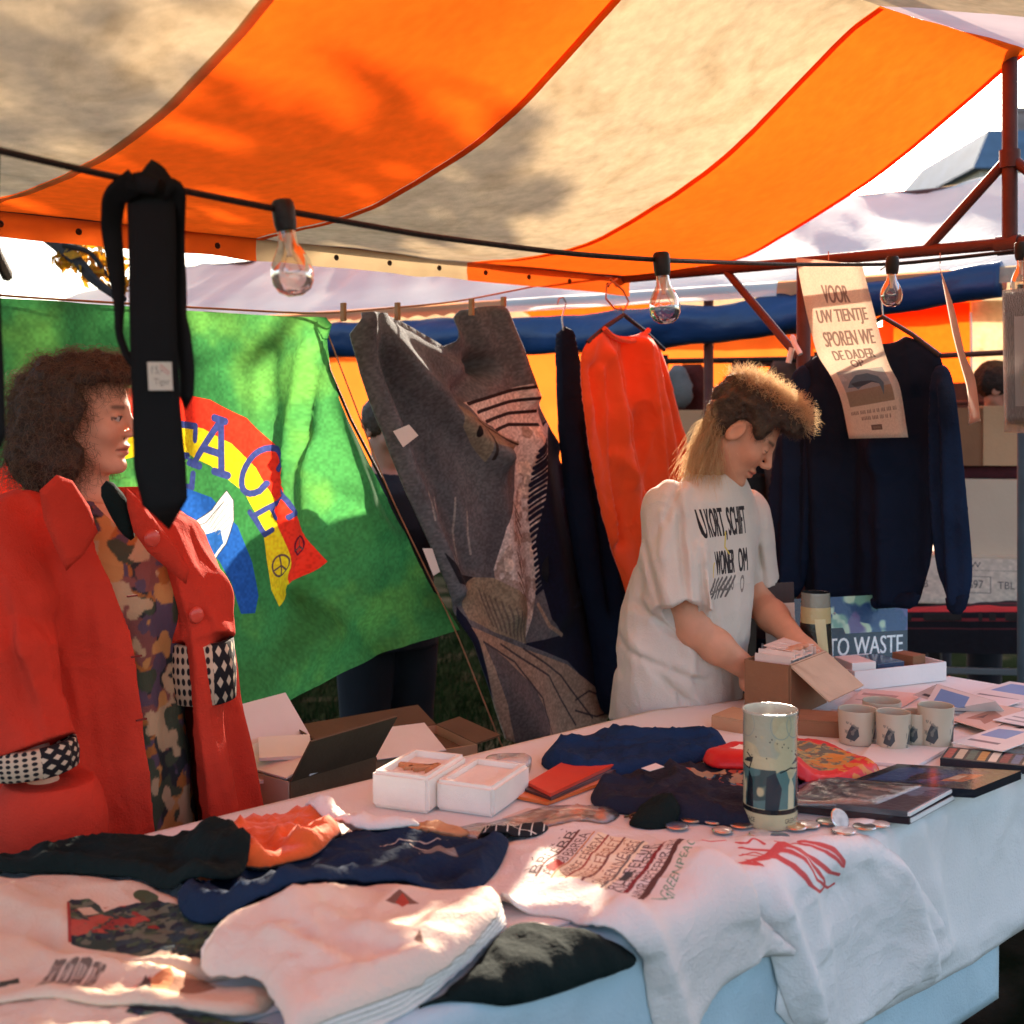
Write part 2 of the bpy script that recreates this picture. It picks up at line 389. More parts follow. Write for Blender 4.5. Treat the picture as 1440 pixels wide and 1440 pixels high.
# ------------------------------------------------------------------ cloth tools
def chaikin(p, it=2):
    p = np.asarray(p, float)
    for _ in range(it):
        q = np.roll(p, -1, 0); p = np.stack((.75*p+.25*q, .25*p+.75*q), 1).reshape(-1, 2)
    return p
def resample(p, h):
    out = []
    for a, b in zip(p, np.roll(p, -1, 0)):
        k = max(1, int(round(np.linalg.norm(b-a)/h)))
        for i in range(k): out.append(a+(b-a)*i/k)
    return np.array(out)
def inside(p, q):
    ins = np.zeros(len(q), bool)
    for a, b in zip(p, np.roll(p, -1, 0)):
        if a[1] == b[1]: continue
        ins ^= ((a[1] > q[:, 1]) != (b[1] > q[:, 1])) & (q[:, 0] < (b[0]-a[0])*(q[:, 1]-a[1])/(b[1]-a[1])+a[0])
    return ins
def bdist(p, q):
    d = np.full(len(q), 1e9)
    for a, b in zip(p, np.roll(p, -1, 0)):
        v = b-a; t = np.clip(((q-a)@v)/(v@v+1e-12), 0, 1); d = np.minimum(d, np.linalg.norm(q-a-t[:, None]*v, axis=1))
    return d
def tess(outline, h):
    """triangulated outline: verts, faces, boundary loop count (the first n verts), distance to the border"""
    b = resample(np.asarray(outline, float), h); lo, hi = b.min(0), b.max(0)
    gx, gy = np.meshgrid(np.arange(lo[0], hi[0], h), np.arange(lo[1], hi[1], h*.87)); gx[1::2] += h/2
    g = np.stack((gx.ravel(), gy.ravel()), 1); g = g[inside(b, g)]; g = g[bdist(b, g) > h*.55]
    P = np.concatenate((b, g)); n = len(b)
    v, e, f, ov, oe, of = delaunay_2d_cdt([Vector(p) for p in P], [(i, (i+1) % n) for i in range(n)], [], 1, 1e-7)
    V = np.array([tuple(x) for x in v]); D = bdist(b, V)
    return V, [tuple(t) for t in f], D
def border(Fc):
    """directed boundary edges of a face list"""
    E = {}
    for f in Fc:
        for a, b in zip(f, f[1:]+f[:1]): E[(a, b)] = 1
    return [(a, b) for a, b in E if (b, a) not in E]
def twoface(T, B, Fc):
    n = len(T); fs = list(Fc)+[tuple(i+n for i in f[::-1]) for f in Fc]+[(b, a, a+n, b+n) for a, b in border(Fc)]
    return np.concatenate((T, B)), fs
def ridges(q, lines):
    """sum of fold profiles along line segments in the cloth's own plane"""
    r = np.zeros(len(q))
    for (a, b, wd, dp) in lines:
        a = np.asarray(a, float); b = np.asarray(b, float); v = b-a; t = ((q-a)@v)/(v@v+1e-12); tc = np.clip(t, 0, 1)
        d = np.linalg.norm(q-a-tc[:, None]*v, axis=1); r += dp*np.exp(-(d/wd)**2)
    return r
class Plane:
    """upright plane through O (x, y) along the horizontal direction ang; a = metres along it, b = height"""
    def __init__(s, O, ang): s.O = np.array(O[:2], float); s.e = np.array((math.cos(ang), math.sin(ang))); s.n = np.array((s.e[1], -s.e[0]))
    def ab(s, px, py):
        k = (px-720)/F; d = np.array((k, 1.)); D = (s.O@s.n)/(d@s.n); p = d*D
        return ((p-s.O)@s.e, CZ+(580-py)/F*D)
    def pts(s, L): return [s.ab(*p) for p in L]
    def xyz(s, q, off):
        q = np.asarray(q); off = np.asarray(off); xy = s.O+q[:, :1]*s.e+off[:, None]*s.n
        return np.column_stack((xy, q[:, 1]))
NPL = lambda n, s=0: Plane(W(s, n, 0), AX)                 # plane parallel to the stall's back
def uvbox(q, box): return np.column_stack(((q[:, 0]-box[0])/(box[2]-box[0]), (q[:, 1]-box[1])/(box[3]-box[1])))
def hang(name, outline, pl, mat, parent=None, h=.02, th=.003, folds=(), nz=(.006, 5., 1), uv=None, rnd=1, drape=None, single=False):
    """a cloth hanging in plane pl; outline in plane coords; folds in plane coords; th = thickness"""
    V, Fc, D = tess(chaikin(outline, rnd) if rnd else outline, h)
    off = ridges(V, folds)+nz[0]*fbm(V*np.array((1, .35)), nz[1], nz[2])+.45*nz[0]*(crease(V*np.array((1, .5)), nz[1]*1.8, nz[2]+3)-.3)
    if drape is not None: off = off+drape(V)
    T = pl.xyz(V, off); uvs = None
    if uv is not None: uvs = uvbox(V, uv)
    if single: return mk(name, T, Fc, mat, parent, uvs=uvs)
    B = pl.xyz(V, off-th); VV, FF = twoface(T, B, Fc)
    return mk(name, VV, FF, mat, parent, uvs=None if uvs is None else np.concatenate((uvs, uvs)))
def puff(name, outline, pl, mat, T=.03, R=.05, parent=None, h=.011, folds=(), nz=(.006, 7., 2), off0=0., rnd=2, stretch=(1, .3), uv=None):
    """a garment with two faces, swelling away from its outline"""
    V, Fc, D = tess(chaikin(outline, rnd), h)
    pr = np.sqrt(np.clip(1-(1-np.minimum(D/R, 1))**2, 0, 1)); g = np.minimum(D/.012+.15, 1)
    fo = (ridges(V, folds)+nz[0]*fbm(V*np.array(stretch), nz[1], nz[2])+.7*nz[0]*(crease(V*np.array((1, .45)), nz[1]*1.3, nz[2]+3)-.3))*g
    A = pl.xyz(V, off0+T*pr+fo); B = pl.xyz(V, off0-T*pr+fo*.4-.001); VV, FF = twoface(A, B, Fc)
    uvs = None
    if uv is not None: u = uvbox(V, uv); uvs = np.concatenate((u, np.full(u.shape, -5.)))
    return mk(name, VV, FF, mat, parent, uvs=uvs)

# ------------------------------------------------------------------ market stall
M('iron', C(96, 52, 44), .6, .25, 14, .15, 120, spec=.4)
M('orange_canvas', (.86, .095, .006), .9, .12, 30, .25, 240, trans=.68, tcol=(1, .95, .9), stain=((.62, .10, .008), 3, .45))
M('beige_canvas', (.64, .53, .38), .9, .16, 30, .3, 220, trans=.40, tcol=(1, .86, .68), stain=((.40, .30, .18), 5, .6), aniso=(1, 1, 1))
M('orange_hem', (.70, .10, .010), .9, .15, 8, .15, 200, trans=.5); M('beige_hem', (.50, .36, .20), .9, .15, 8, .15, 200, trans=.5)
M('pink_sheet', (.80, .62, .56), .8, .1, 6, .1, 80, trans=.55)
M('eyelet', (.05, .04, .04), .4, 0, metal=.6)
stall = thing('market_stall', 'market stall frame of brown iron tubes under an orange and beige striped canvas canopy', 'market stall', W(0, .9, 0))
NS = np.array((.33, .475, .75, 1.0, 1.25, 1.5, 1.75))
ZS = {-1.4: (2.30, 2.20, 2.10, 2.055, 2.035, 2.03, 2.035), .06: (2.27, 2.19, 2.10, 2.052, 2.033, 2.03, 2.035), .8: (2.42, 2.335, 2.185, 2.105, 2.055, 2.04, 2.035),
      1.54: (2.487, 2.40, 2.212, 2.11, 2.032, 2.022, 2.035), 2.27: (2.53, 2.435, 2.268, 2.155, 2.062, 2.04, 2.04)}
def canopy_z(s, n):
    ks = sorted(ZS); s = np.asarray(s, float); n = np.asarray(n, float)
    rows = [sum(np.interp(np.clip(n+o, .33, 1.75), NS, ZS[k]) for o in (-.07, 0, .07))/3 for k in ks]; out = rows[0]*1.
    for i in range(len(ks)-1):
        t = sstep(ks[i], ks[i+1], s); out = np.where(s >= ks[i], rows[i]*(1-t)+rows[i+1]*t, out)
    return out
def grid_mesh(name, s0, s1, n0, n1, zf, mat, parent, ns=26, nn=46, dz=0., wr=.004):
    S_, N_ = np.meshgrid(np.linspace(s0, s1, ns), np.linspace(n0, n1, nn)); q = np.stack((S_.ravel(), N_.ravel()), 1)
    z = zf(q[:, 0], q[:, 1])+dz+wr*fbm(q*np.array((1, .5)), 5, 11)+wr*.8*fbm(q*np.array((.4, 1)), 9, 12)
    V = [W(a, b, c) for (a, b), c in zip(q, z)]
    Fc = [(j*ns+i, j*ns+i+1, (j+1)*ns+i+1, (j+1)*ns+i) for j in range(nn-1) for i in range(ns-1)]
    return mk(name, V, Fc, mat, parent)
SB = [-1.42, -.68, .06, .80, 1.54, 2.275]
PCOL = ['orange_canvas', 'beige_canvas', 'orange_canvas', 'beige_canvas', 'orange_canvas']
def front_z(s, n): return np.interp(n, (-.95, -.5, 0, .33), (2.10, 2.22, 2.37, 2.49))+0*s
for i, c in enumerate(PCOL):
    a, b = SB[i], SB[i+1]
    grid_mesh('canopy_panel', a, b, .33, 1.75, canopy_z, MATS[c], stall)
    fz = lambda s, n: front_z(s, n)-(2.49-canopy_z(s, np.full_like(n, .33)))*np.interp(n, (.05, .33), (0, 1))
    grid_mesh('front_canopy_panel', a, b, -.95, .33, fz, MATS['pink_sheet'] if i == 4 else MATS[c], stall, 20, 30)
    if i: # double hem along every seam, lapped under the panels
        grid_mesh('seam_strip', a-.006, a+.016, .33, 1.745, canopy_z, MATS['orange_hem'] if i in (1, 3, 4) else MATS['beige_hem'], stall, 3, 60, -.005)
    # valance with eyelets
    ns, nn = 24, 5; V = []
    for j in range(nn):
        for k in range(ns):
            s = a+(b-a)*k/(ns-1); z = 2.034-j/(nn-1)*(.058+.004*noise(np.array((s*9, 0, 0)), 1, 3)); V.append(W(s, 1.752+.006*noise(np.array((s*7, j*.5, 0)), 1, 5), z))
    mk('valance', V, [(j*ns+k, j*ns+k+1, (j+1)*ns+k+1, (j+1)*ns+k) for j in range(nn-1) for k in range(ns-1)], MATS[c.replace('canvas', 'hem')], stall)
    for k in range(4):
        e = MB(); s = a+(b-a)*(k+.35)/4; e.lathe([(.001, 0), (.007, .0), (.0085, .003), (.006, .005), (.001, .003)], W(s, 1.744, 2.004), 10, (SAX[0], SAX[2], -SAX[1])); e.build('eyelet', MATS['eyelet'], stall)
grid_mesh('seam_strip', 2.245, 2.268, .345, 1.745, lambda s, n: canopy_z(s, n), MATS['orange_canvas'], stall, 3, 60, -.004)
def bar(name, a, b, r=.017, parent=None, mat='iron', seg=10):
    m = MB(); m.tube([a, b], r, seg); return m.build(name, MATS[mat], parent, True)
SE = 2.25
bar('side_beam', W(SE, 1.78, 2.035), W(SE, -.95, 2.0), .017, stall)
bar('king_post', W(SE, .377, 2.0), W(SE, .377, 2.53), .020, stall)
bar('brace', W(SE, .377, 2.245), W(SE, .615, 2.025), .014, stall); bar('brace', W(SE, .377, 2.245), W(SE, .14, 2.025), .014, stall)
m = MB(); m.tube([W(SE, .377, 2.215), W(SE, .377, 2.262)], .027, 12); m.build('collar', MATS['iron'], stall, True)
m = MB(); m.tube([W(SE, .35, 2.012), W(SE, .41, 2.012)], .026, 12); m.build('collar', MATS['iron'], stall, True)
bar('ridge_pole', W(-1.45, .377, 2.545), W(SE+.03, .377, 2.545), .016, stall)
bar('eave_pole', W(-1.45, 1.775, 2.05), W(SE, 1.775, 2.05), .015, stall)
bar('post', W(SE, 1.02, 0), W(SE, 1.02, 2.02), .021, stall); bar('brace', W(SE, 1.31, 2.02), W(SE, 1.04, 1.74), .013, stall)
for n in (-.9, 1.0): bar('post', W(-1.4, n, 0), W(-1.4, n, 2.04), .021, stall)
bar('post', W(SE, -.9, 0), W(SE, -.9, 2.0), .021, stall)
bar('side_beam', W(-1.4, 1.78, 2.035), W(-1.4, -.95, 2.04), .017, stall)
M('white_plastic', (.8, .8, .78), .35, .05)
m = MB(); m.tube([W(SE, 1.06, 1.80), W(SE-.03, 1.03, 1.775), W(SE-.03, 1.01, 1.745)], .009, 6); m.tube([W(SE-.03, 1.04, 1.765), W(SE-.035, 1.05, 1.72)], .009, 6)
m.build('tie_wrap', MATS['white_plastic'], stall, True)

# ------------------------------------------------------------------ ropes
M('rope', C(190, 130, 95), .9, .2, 60); M('black_cord', (.012, .011, .011), .6, .1, 40, .3)
def rope(name, pts, r, mat, label, cat):
    m = MB(); P = np.array(pts, float); t = np.linspace(0, len(P)-1, len(P)*7)
    Q = np.stack([np.interp(t, range(len(P)), P[:, k]) for k in range(3)], 1)
    for _ in range(3): Q[1:-1] = (Q[:-2]+2*Q[1:-1]+Q[2:])/4
    m.tube(list(Q), r, 7); return tag(m.build(name, MATS[mat], None, True), label, cat)
rope('washing_line', [W(-1.4, 1.78, 1.88), at_n(0, 416, 1.77), at_n(230, 430, 1.77), at_n(450, 442, 1.77), at_n(640, 425, 1.77), at_n(790, 395, 1.77), at_n(868, 388, 1.77)], .003, 'rope',
     'thin orange brown line the green banner and grey towel hang from', 'line')
rope('guy_cord', [at_n(452, 446, 1.735), at_n(545, 690, 1.72), at_n(640, 884, 1.71), at_n(706, 1050, 1.70), at_n(770, 1205, 1.70)], .0022, 'rope', 'pale cord slanting down past the right edge of the green banner', 'cord')

# ------------------------------------------------------------------ string of bulbs
M('socket_black', (.015, .014, .014), .45, .1, 40); M('brass', (.6, .45, .25), .35, metal=.9, var=.05); glass_mat('bulb_glass', (.93, .84, .76), .03, .10)
M('filament', (.55, .5, .45), .3, 0, metal=.8); M('stem_glass', (.85, .85, .82), .2, 0, spec=.5)
cab = [(-90, 190, 1.35), (0, 212, 1.45), (165, 250, 1.58), (398, 296, 1.74), (600, 332, 1.95), (800, 357, 2.18), (930, 366, 2.35), (1020, 369, 2.7), (1120, 372, 3.05), (1255, 372, 3.22), (1350, 362, 3.2), (1436, 352, 3.08), (1520, 340, 3.0)]
CABP = np.array([at(*c) for c in cab])
lights = thing('bulb_string', 'black cable strung under the canopy with four clear light bulbs in black sockets', 'string lights', CABP[3])
m = MB(); t = np.linspace(0, len(CABP)-1, 120); Q = np.stack([np.interp(t, range(len(CABP)), CABP[:, k]) for k in range(3)], 1)
for _ in range(8): Q[1:-1] = (Q[:-2]+2*Q[1:-1]+Q[2:])/4
m.tube(list(Q), .0048, 8); m.build('cable', MATS['black_cord'], lights, True)
for i, (px, py, D) in enumerate([(398, 291, 1.74), (930, 362, 2.35), (1255, 366, 3.1), (1436, 346, 3.02)]):
    p = at(px, py, D); tl = math.radians((8, 4, -2, 3)[i]); X = np.array((math.cos(tl), 0, math.sin(tl))); Z = np.array((-math.sin(tl), 0, math.cos(tl))); A = (X, np.array((0, 1., 0)), Z)
    k = (1, 1, .92, 1)[i]
    s = MB(); s.lathe([(.0001, .010), (.012, .010), (.0155, .006), (.0165, -.004), (.0160, -.024), (.0140, -.034), (.0125, -.035), (.0001, -.034)], p, 18, A); so_ = s.build('lamp_socket', MATS['socket_black'], lights, True)
    g = MB(); g.lathe([(r*k, z*k) for r, z in [(.0122, -.034), (.0128, -.044), (.0145, -.054), (.021, -.066), (.0275, -.080), (.0300, -.094), (.0285, -.108), (.0225, -.119), (.012, -.1255), (.0001, -.127)]], p, 28, A); g.build('bulb', MATS['bulb_glass'], so_, True, auto=False)
    q = lambda x, y, z: p+(x*A[0]+y*A[1]+z*A[2])*k
    f = MB(); f.lathe([(.008, -.038), (.0055, -.05), (.0035, -.066), (.0045, -.070), (.0001, -.071)], p, 10, A); f.build('bulb_stem', MATS['stem_glass'], so_, True)
    f = MB(); f.tube([q(-.003, 0, -.066), q(-.013, 0, -.090)], .0006, 5); f.tube([q(.003, 0, -.066), q(.013, 0, -.090)], .0006, 5)
    f.tube([q(-.013+.026*u, .003*math.sin(9*u), -.090-.004*math.sin(u*PI)) for u in np.linspace(0, 1, 12)], .0008, 5); f.build('filament', MATS['filament'], so_)

# ------------------------------------------------------------------ black neckties over the cable
M('tie_silk', (.004, .004, .004), .6, .2, 30, .10, 400, spec=.15); 
tg = Canvas(96, 96, (205, 198, 178)); tg.text('f 5,-', (.15, .55, .6, .85), (120, 110, 105)); tg.line([(.55, .9), (.9, .62)], .04, (190, 120, 110)); tg.line([(.5, .8), (.85, .55)], .03, (190, 120, 110)); tg.text('Tiger', (.25, .14, .9, .42), (130, 122, 110))
M('tie_tag', (.5, .5, .5), .8, .05, imgs=[tg.image('tie_tag')])
def ribbon(name, path, wds, parent, mat, yaw=0., th=.004, point=0.):
    """flat band along pixel path [(px,py,D)] with widths in metres"""
    P = np.array([at(*p) for p in path]); t = np.linspace(0, len(P)-1, len(P)*6); Q = np.stack([np.interp(t, range(len(P)), P[:, k]) for k in range(3)], 1)
    for _ in range(4): Q[1:-1] = (Q[:-2]+2*Q[1:-1]+Q[2:])/4
    wv = np.interp(t, range(len(P)), wds); V = []
    for i, q in enumerate(Q):
        d = unit(Q[min(i+1, len(Q)-1)]-Q[max(i-1, 0)]); sd_ = unit(np.cross(d, (math.sin(yaw), -math.cos(yaw), 0))); nr = np.cross(sd_, d)
        for u, o in ((-.5, 0), (-.3, .4), (0, .6), (.3, .4), (.5, 0)): V.append(q+sd_*u*wv[i]+nr*th*o)
        for u, o in ((.5, -.1), (.3, -.4), (0, -.5), (-.3, -.4), (-.5, -.1)): V.append(q+sd_*u*wv[i]+nr*th*o)
    n = len(Q); Fc = [(i*10+k, i*10+(k+1) % 10, (i+1)*10+(k+1) % 10, (i+1)*10+k) for i in range(n-1) for k in range(10)]
    Fc += [tuple(range(10))[::-1]]
    if point:
        d = unit(Q[-1]-Q[-2]); V.append(Q[-1]+d*point); Fc += [((n-1)*10+k, (n-1)*10+(k+1) % 10, len(V)-1) for k in range(10)]
    else: Fc += [tuple(range((n-1)*10, n*10))]
    return mk(name, V, Fc, mat, parent)
TM = MATS['tie_silk']
tie = thing('necktie', 'broad black necktie with a white price tag hanging straight down from the cable', 'necktie', at(212, 250, 1.6), 'black neckties on the cable')
ribbon('broad_blade', [(195, 250, 1.585), (212, 262, 1.57), (214, 340, 1.57), (215, 460, 1.57), (219, 560, 1.575), (225, 660, 1.575), (232, 706, 1.575)], [.058, .062, .061, .060, .061, .067, .058], tie, TM, point=.036)
ribbon('narrow_blade', [(212, 252, 1.615), (214, 300, 1.625), (215, 440, 1.625), (217, 520, 1.625)], [.04, .04, .034, .03], tie, TM, point=.02)
p = [at(*q) for q in ((207, 509, 1.559), (241, 509, 1.559), (243, 549, 1.560), (209, 549, 1.560))]
mk('price_tag', list(p)+[x+np.array((0, .0015, 0)) for x in p], [(3, 2, 1, 0), (4, 5, 6, 7), (0, 1, 5, 4), (1, 2, 6, 5), (2, 3, 7, 6), (3, 0, 4, 7)], MATS['tie_tag'], tie, False, uvs=[(0, 1), (1, 1), (1, 0), (0, 0)]*2)
tie2 = thing('necktie', 'narrow black necktie looped loosely left of the broad tie by the curly haired person', 'necktie', at(170, 250, 1.6), 'black neckties on the cable')
ribbon('loop_band', [(190, 255, 1.55), (160, 275, 1.57), (156, 320, 1.585), (164, 380, 1.59), (168, 430, 1.59), (167, 470, 1.59), (178, 500, 1.59), (196, 522, 1.59)], [.034, .03, .026, .022, .014, .010, .010, .010], tie2, TM, yaw=.3)
ribbon('knot_band', [(178, 258, 1.555), (200, 256, 1.55), (222, 262, 1.55)], [.022, .028, .022], tie2, TM)
tie3 = thing('necktie', 'black necktie with blunt tip hanging short at the right of the broad tie', 'necktie', at(245, 262, 1.6), 'black neckties on the cable')
ribbon('blade', [(232, 264, 1.56), (249, 268, 1.565), (250, 320, 1.585), (249, 380, 1.59), (247, 430, 1.59), (256, 470, 1.585), (263, 520, 1.585), (262, 556, 1.585)], [.03, .026, .020, .022, .022, .024, .022, .02], tie3, TM, yaw=-.2, point=.02)
ribbon('back_blade', [(244, 262, 1.615), (246, 320, 1.615), (252, 400, 1.615), (254, 460, 1.61)], [.02, .022, .02, .016], tie3, TM)
tie4 = thing('necktie', 'black necktie end showing as a sliver at the left edge of the picture', 'necktie', at(-8, 212, 1.44), 'black neckties on the cable')
ribbon('blade', [(-12, 212, 1.43), (-14, 300, 1.43), (-10, 430, 1.43), (-2, 540, 1.43), (0, 610, 1.43)], [.02, .02, .018, .014, .012], tie4, TM, point=.02)

# ------------------------------------------------------------------ green peace banner
BP = NPL(1.745)
b_out = BP.pts([(-170, 410), (0, 420), (230, 434), (450, 447), (462, 520), (492, 590), (540, 682), (600, 812), (640, 884), (575, 906), (480, 944), (400, 986), (322, 1030), (180, 1085), (-60, 1140), (-170, 1150)])
bb = np.array(b_out); BB = (bb[:, 0].min(), bb[:, 1].min(), bb[:, 0].max(), bb[:, 1].max())
def bq(L): a = np.array(BP.pts(L)); return uvbox(a, BB)
cv = Canvas(1500, 1000, (54, 112, 62)); XY = np.stack((cv.X*1.5, cv.Y), -1)
f1 = .6*sstep(-.25, .45, fbm(XY*np.array((1, .55)), 4, 5, 4))[..., None]; f2 = sstep(.0, .5, fbm(XY, 7, 25, 4))[..., None]
cv.a[..., :3] = cv.a[..., :3]*(1-f1)+np.array((34, 86, 50))/255*f1; cv.a[..., :3] = cv.a[..., :3]*(1-f2*.38)+np.array((112, 150, 62))/255*f2*.38
OUT = [(-60, 760), (-20, 690), (20, 625), (80, 570), (160, 545), (245, 551), (300, 562), (350, 588), (388, 630), (399, 672), (408, 710), (438, 752), (464, 790)]
MID = [(-30, 800), (20, 700), (70, 640), (150, 602), (243, 592), (290, 603), (330, 624), (362, 658), (382, 700), (392, 742), (414, 790), (434, 826)]
INN = [(10, 830), (50, 750), (90, 690), (150, 650), (243, 631), (300, 655), (345, 692), (370, 740), (376, 790), (383, 830), (397, 854)]
cv.poly(bq(OUT+MID[::-1]), (206, 46, 32)); cv.poly(bq(MID+INN[::-1]), (226, 168, 30))
LB = (48, 58, 110)
def glyph(strokes, c, ang, sx, sy, wd=8):
    ca, sa = math.cos(ang), math.sin(ang)
    for st in strokes:
        cv.line(bq([(c[0]+x*sx*ca-y*sy*sa, c[1]+x*sx*sa+y*sy*ca) for x, y in st]), wd*(BP.ab(301, 600)[0]-BP.ab(300, 600)[0])/(BB[2]-BB[0]), LB)
GE = [[(-.5, -.9), (-.5, .9)], [(-.8, -.9), (.7, -.9), (.7, -.5)], [(-.5, 0), (.3, 0)], [(-.8, .9), (.75, .9), (.75, .5)]]
GA = [[(-.75, .9), (0, -.9)], [(0, -.9), (.75, .9)], [(-.4, .25), (.4, .25)], [(-1.05, .9), (-.4, .9)], [(.4, .9), (1.05, .9)], [(-.35, -.9), (.2, -.9)]]
GC = [[(.75*math.cos(t), .95*math.sin(t)) for t in np.linspace(-.75, -2*PI+.75, 18)], [(.62, -.9), (.62, -.35)], [(.55, .66), (.6, .3)]]
GP = [[(-.5, -.9), (-.5, .9)], [(-.8, .9), (-.2, .9)], [(-.8, -.9), (.2, -.9), (.6, -.6), (.6, -.2), (.2, .05), (-.5, .05)]]
glyph(GP, (160, 622), -.15, 28, 38, 8); glyph(GE, (248, 640), .10, 36, 48, 8)
cv.a[...] = cv.a
glyph(GA, (305, 625), .32, 30, 40, 9); glyph(GC, (367, 662), .55, 26, 38, 8); glyph(GE, (386, 722), 1.0, 24, 30, 7)
for c, r in (((398, 796), 14), ((428, 768), 12)):
    ring = [(c[0]+r*math.cos(t), c[1]+r*1.1*math.sin(t)) for t in np.linspace(0, 2*PI, 24)]; k = (BP.ab(301, 600)[0]-BP.ab(300, 600)[0])/(BB[2]-BB[0])
    cv.line(bq(ring), 2.6*k, (80, 60, 60) if r == 14 else (90, 20, 40)); cv.line(bq([(c[0]-4, c[1]-r), (c[0]+4, c[1]+r)]), 2.4*k, (80, 60, 60)); cv.line(bq([(c[0]-11, c[1]+7), c, (c[0]+11, c[1]+6)]), 2.4*k, (80, 60, 60))
cv.poly(bq([(170, 715), (215, 690), (255, 684), (300, 700), (336, 740), (355, 790), (363, 838), (358, 862), (338, 863), (326, 820), (310, 790), (292, 772), (262, 768), (200, 790)]), (30, 72, 140))
WING = [(236, 765), (250, 748), (275, 733), (300, 717), (322, 690), (331, 704), (331, 732), (320, 765), (303, 786), (282, 796), (270, 790), (276, 812), (258, 800), (240, 790)]
cv.poly(bq(WING), (236, 236, 228)); cv.poly(bq([(286, 752), (312, 745), (316, 764), (300, 783), (272, 790)]), (38, 84, 150))
kk = (BP.ab(301, 600)[0]-BP.ab(300, 600)[0])/(BB[2]-BB[0])
for i in range(5): cv.line(bq([(292+i*4, 740+i*3), (322+i*1.5, 700+i*9)]), 1.1*kk, (110, 110, 120))
cv.line(bq(WING+WING[:1]), 1.2*kk, (60, 60, 70)); cv.line(bq([(252, 750), (290, 735), (318, 706)]), 1.2*kk, (60, 60, 70))
cv.poly(bq([(297, 856), (313, 881), (296, 879)]), (225, 225, 215)); cv.poly(bq([(299, 863), (307, 876), (299, 876)]), (30, 120, 44)); cv.poly(bq([(170, 800), (240, 770), (262, 800), (230, 870), (180, 880)]), (236, 236, 228))
cv.a[..., :3] = np.clip(cv.a[..., :3]*1.28, 0, 1); cv.grain(.10, 260, 4)
M('peace_print', (.02, .2, .03), .75, .04, 9, .12, 260, trans=.60, tcol=(1, .97, .85), imgs=[cv.image('peace_print')])
fl = lambda a, b, wd, dp: (BP.ab(*a), BP.ab(*b), wd, dp)
banner = thing('peace_banner', 'large green tie dyed banner with a rainbow reading PEACE and a white dove', 'banner', W(.4, 1.745, 1.2))
hang('cloth', b_out, BP, MATS['peace_print'], banner, .022, single=True, uv=BB, rnd=0, nz=(.034, 3.2, 3), folds=[
    fl((446, 456), (428, 640), .020, .040), fl((440, 480), (410, 620), .030, -.030), fl((440, 640), (436, 830), .03, -.035), fl((452, 470), (520, 740), .05, .03), fl((448, 455), (340, 520), .03, .022),
    fl((380, 500), (392, 700), .03, .028), fl((405, 640), (398, 720), .018, -.035), fl((480, 700), (560, 760), .03, .025), fl((420, 820), (540, 900), .05, -.05), fl((330, 990), (500, 860), .06, .045), fl((250, 470), (255, 640), .03, .03), fl((80, 440), (60, 620), .05, .03), fl((480, 560), (600, 830), .03, -.02), fl((470, 740), (380, 940), .05, -.03)])
m = MB(); m.tube([BP.xyz(np.array([BP.ab(*p)]), np.array([.004]))[0] for p in [(450, 447), (462, 520), (492, 590), (540, 682), (600, 812), (640, 884)]], .0045, 6); m.build('edge_binding', MATS['black_cord'], banner, True)
# ------------------------------------------------------------------ whale towel
TP = NPL(1.66)
t_out = TP.pts([(474, 443), (520, 439), (560, 441), (606, 466), (652, 493), (653, 437), (682, 430), (712, 431), (735, 512), (766, 592), (802, 645), (832, 722), (864, 832), (869, 930), (868, 1012), (800, 1034), (716, 1056), (690, 986), (650, 892), (612, 792), (560, 672), (512, 552)])
ta = np.array(t_out); TB = (ta[:, 0].min(), ta[:, 1].min(), ta[:, 0].max(), ta[:, 1].max())
def tq(L): return uvbox(np.array(TP.pts(L)), TB)
cv = Canvas(900, 1000, (94, 94, 97)); tk = (TP.ab(701, 700)[0]-TP.ab(700, 700)[0])/(TB[2]-TB[0])
XY = np.stack((cv.X, cv.Y*1.2), -1)
cv.put(sstep(-.3, .6, fbm(XY*np.array((2, .6)), 6, 9)).astype(np.float32), (72, 72, 76), .8)
NAVY = (14, 20, 40); TAN = (186, 178, 172)
cv.poly(tq([(748, 600), (772, 590), (810, 640), (840, 720), (872, 830), (880, 1010), (850, 985), (800, 930), (735, 905), (790, 893), (772, 870), (760, 820), (752, 760), (757, 700), (756, 650)]), NAVY)
cv.poly(tq([(655, 566), (690, 558), (735, 540), (752, 560), (760, 600), (772, 590), (758, 650), (757, 700), (752, 760), (758, 810), (745, 870), (735, 905), (700, 870), (690, 800), (700, 740), (722, 690), (725, 640), (690, 600), (670, 590)]), TAN)
cv.blotch((0, .2, 1, .8), [(140, 124, 114), (206, 190, 176)], 34, 4, .08, .8, poly=tq([(725, 600), (760, 600), (758, 650), (757, 700), (752, 760), (758, 810), (745, 870), (700, 870), (690, 800), (712, 740), (726, 690)]))
for i, y in enumerate((568, 580, 593, 606)): cv.line(tq([(660+i*11, y), (715, y-18+i*3), (752, y-27+i*6)]), 3.2*tk, (36, 30, 34))
for i in range(26):
    t = i/25; x = 757-6*math.sin(t*5); y = 625+200*t; cv.line(tq([(x-9, y+9), (x+5, y-7)]), (3.4+1.2*math.sin(i*2.3))*tk, NAVY)
for i in range(10): y = 705+14*i; cv.line(tq([(715+3*i % 7, y), (728+4*math.sin(i), y+22)]), 1.6*tk, (90, 68, 60))
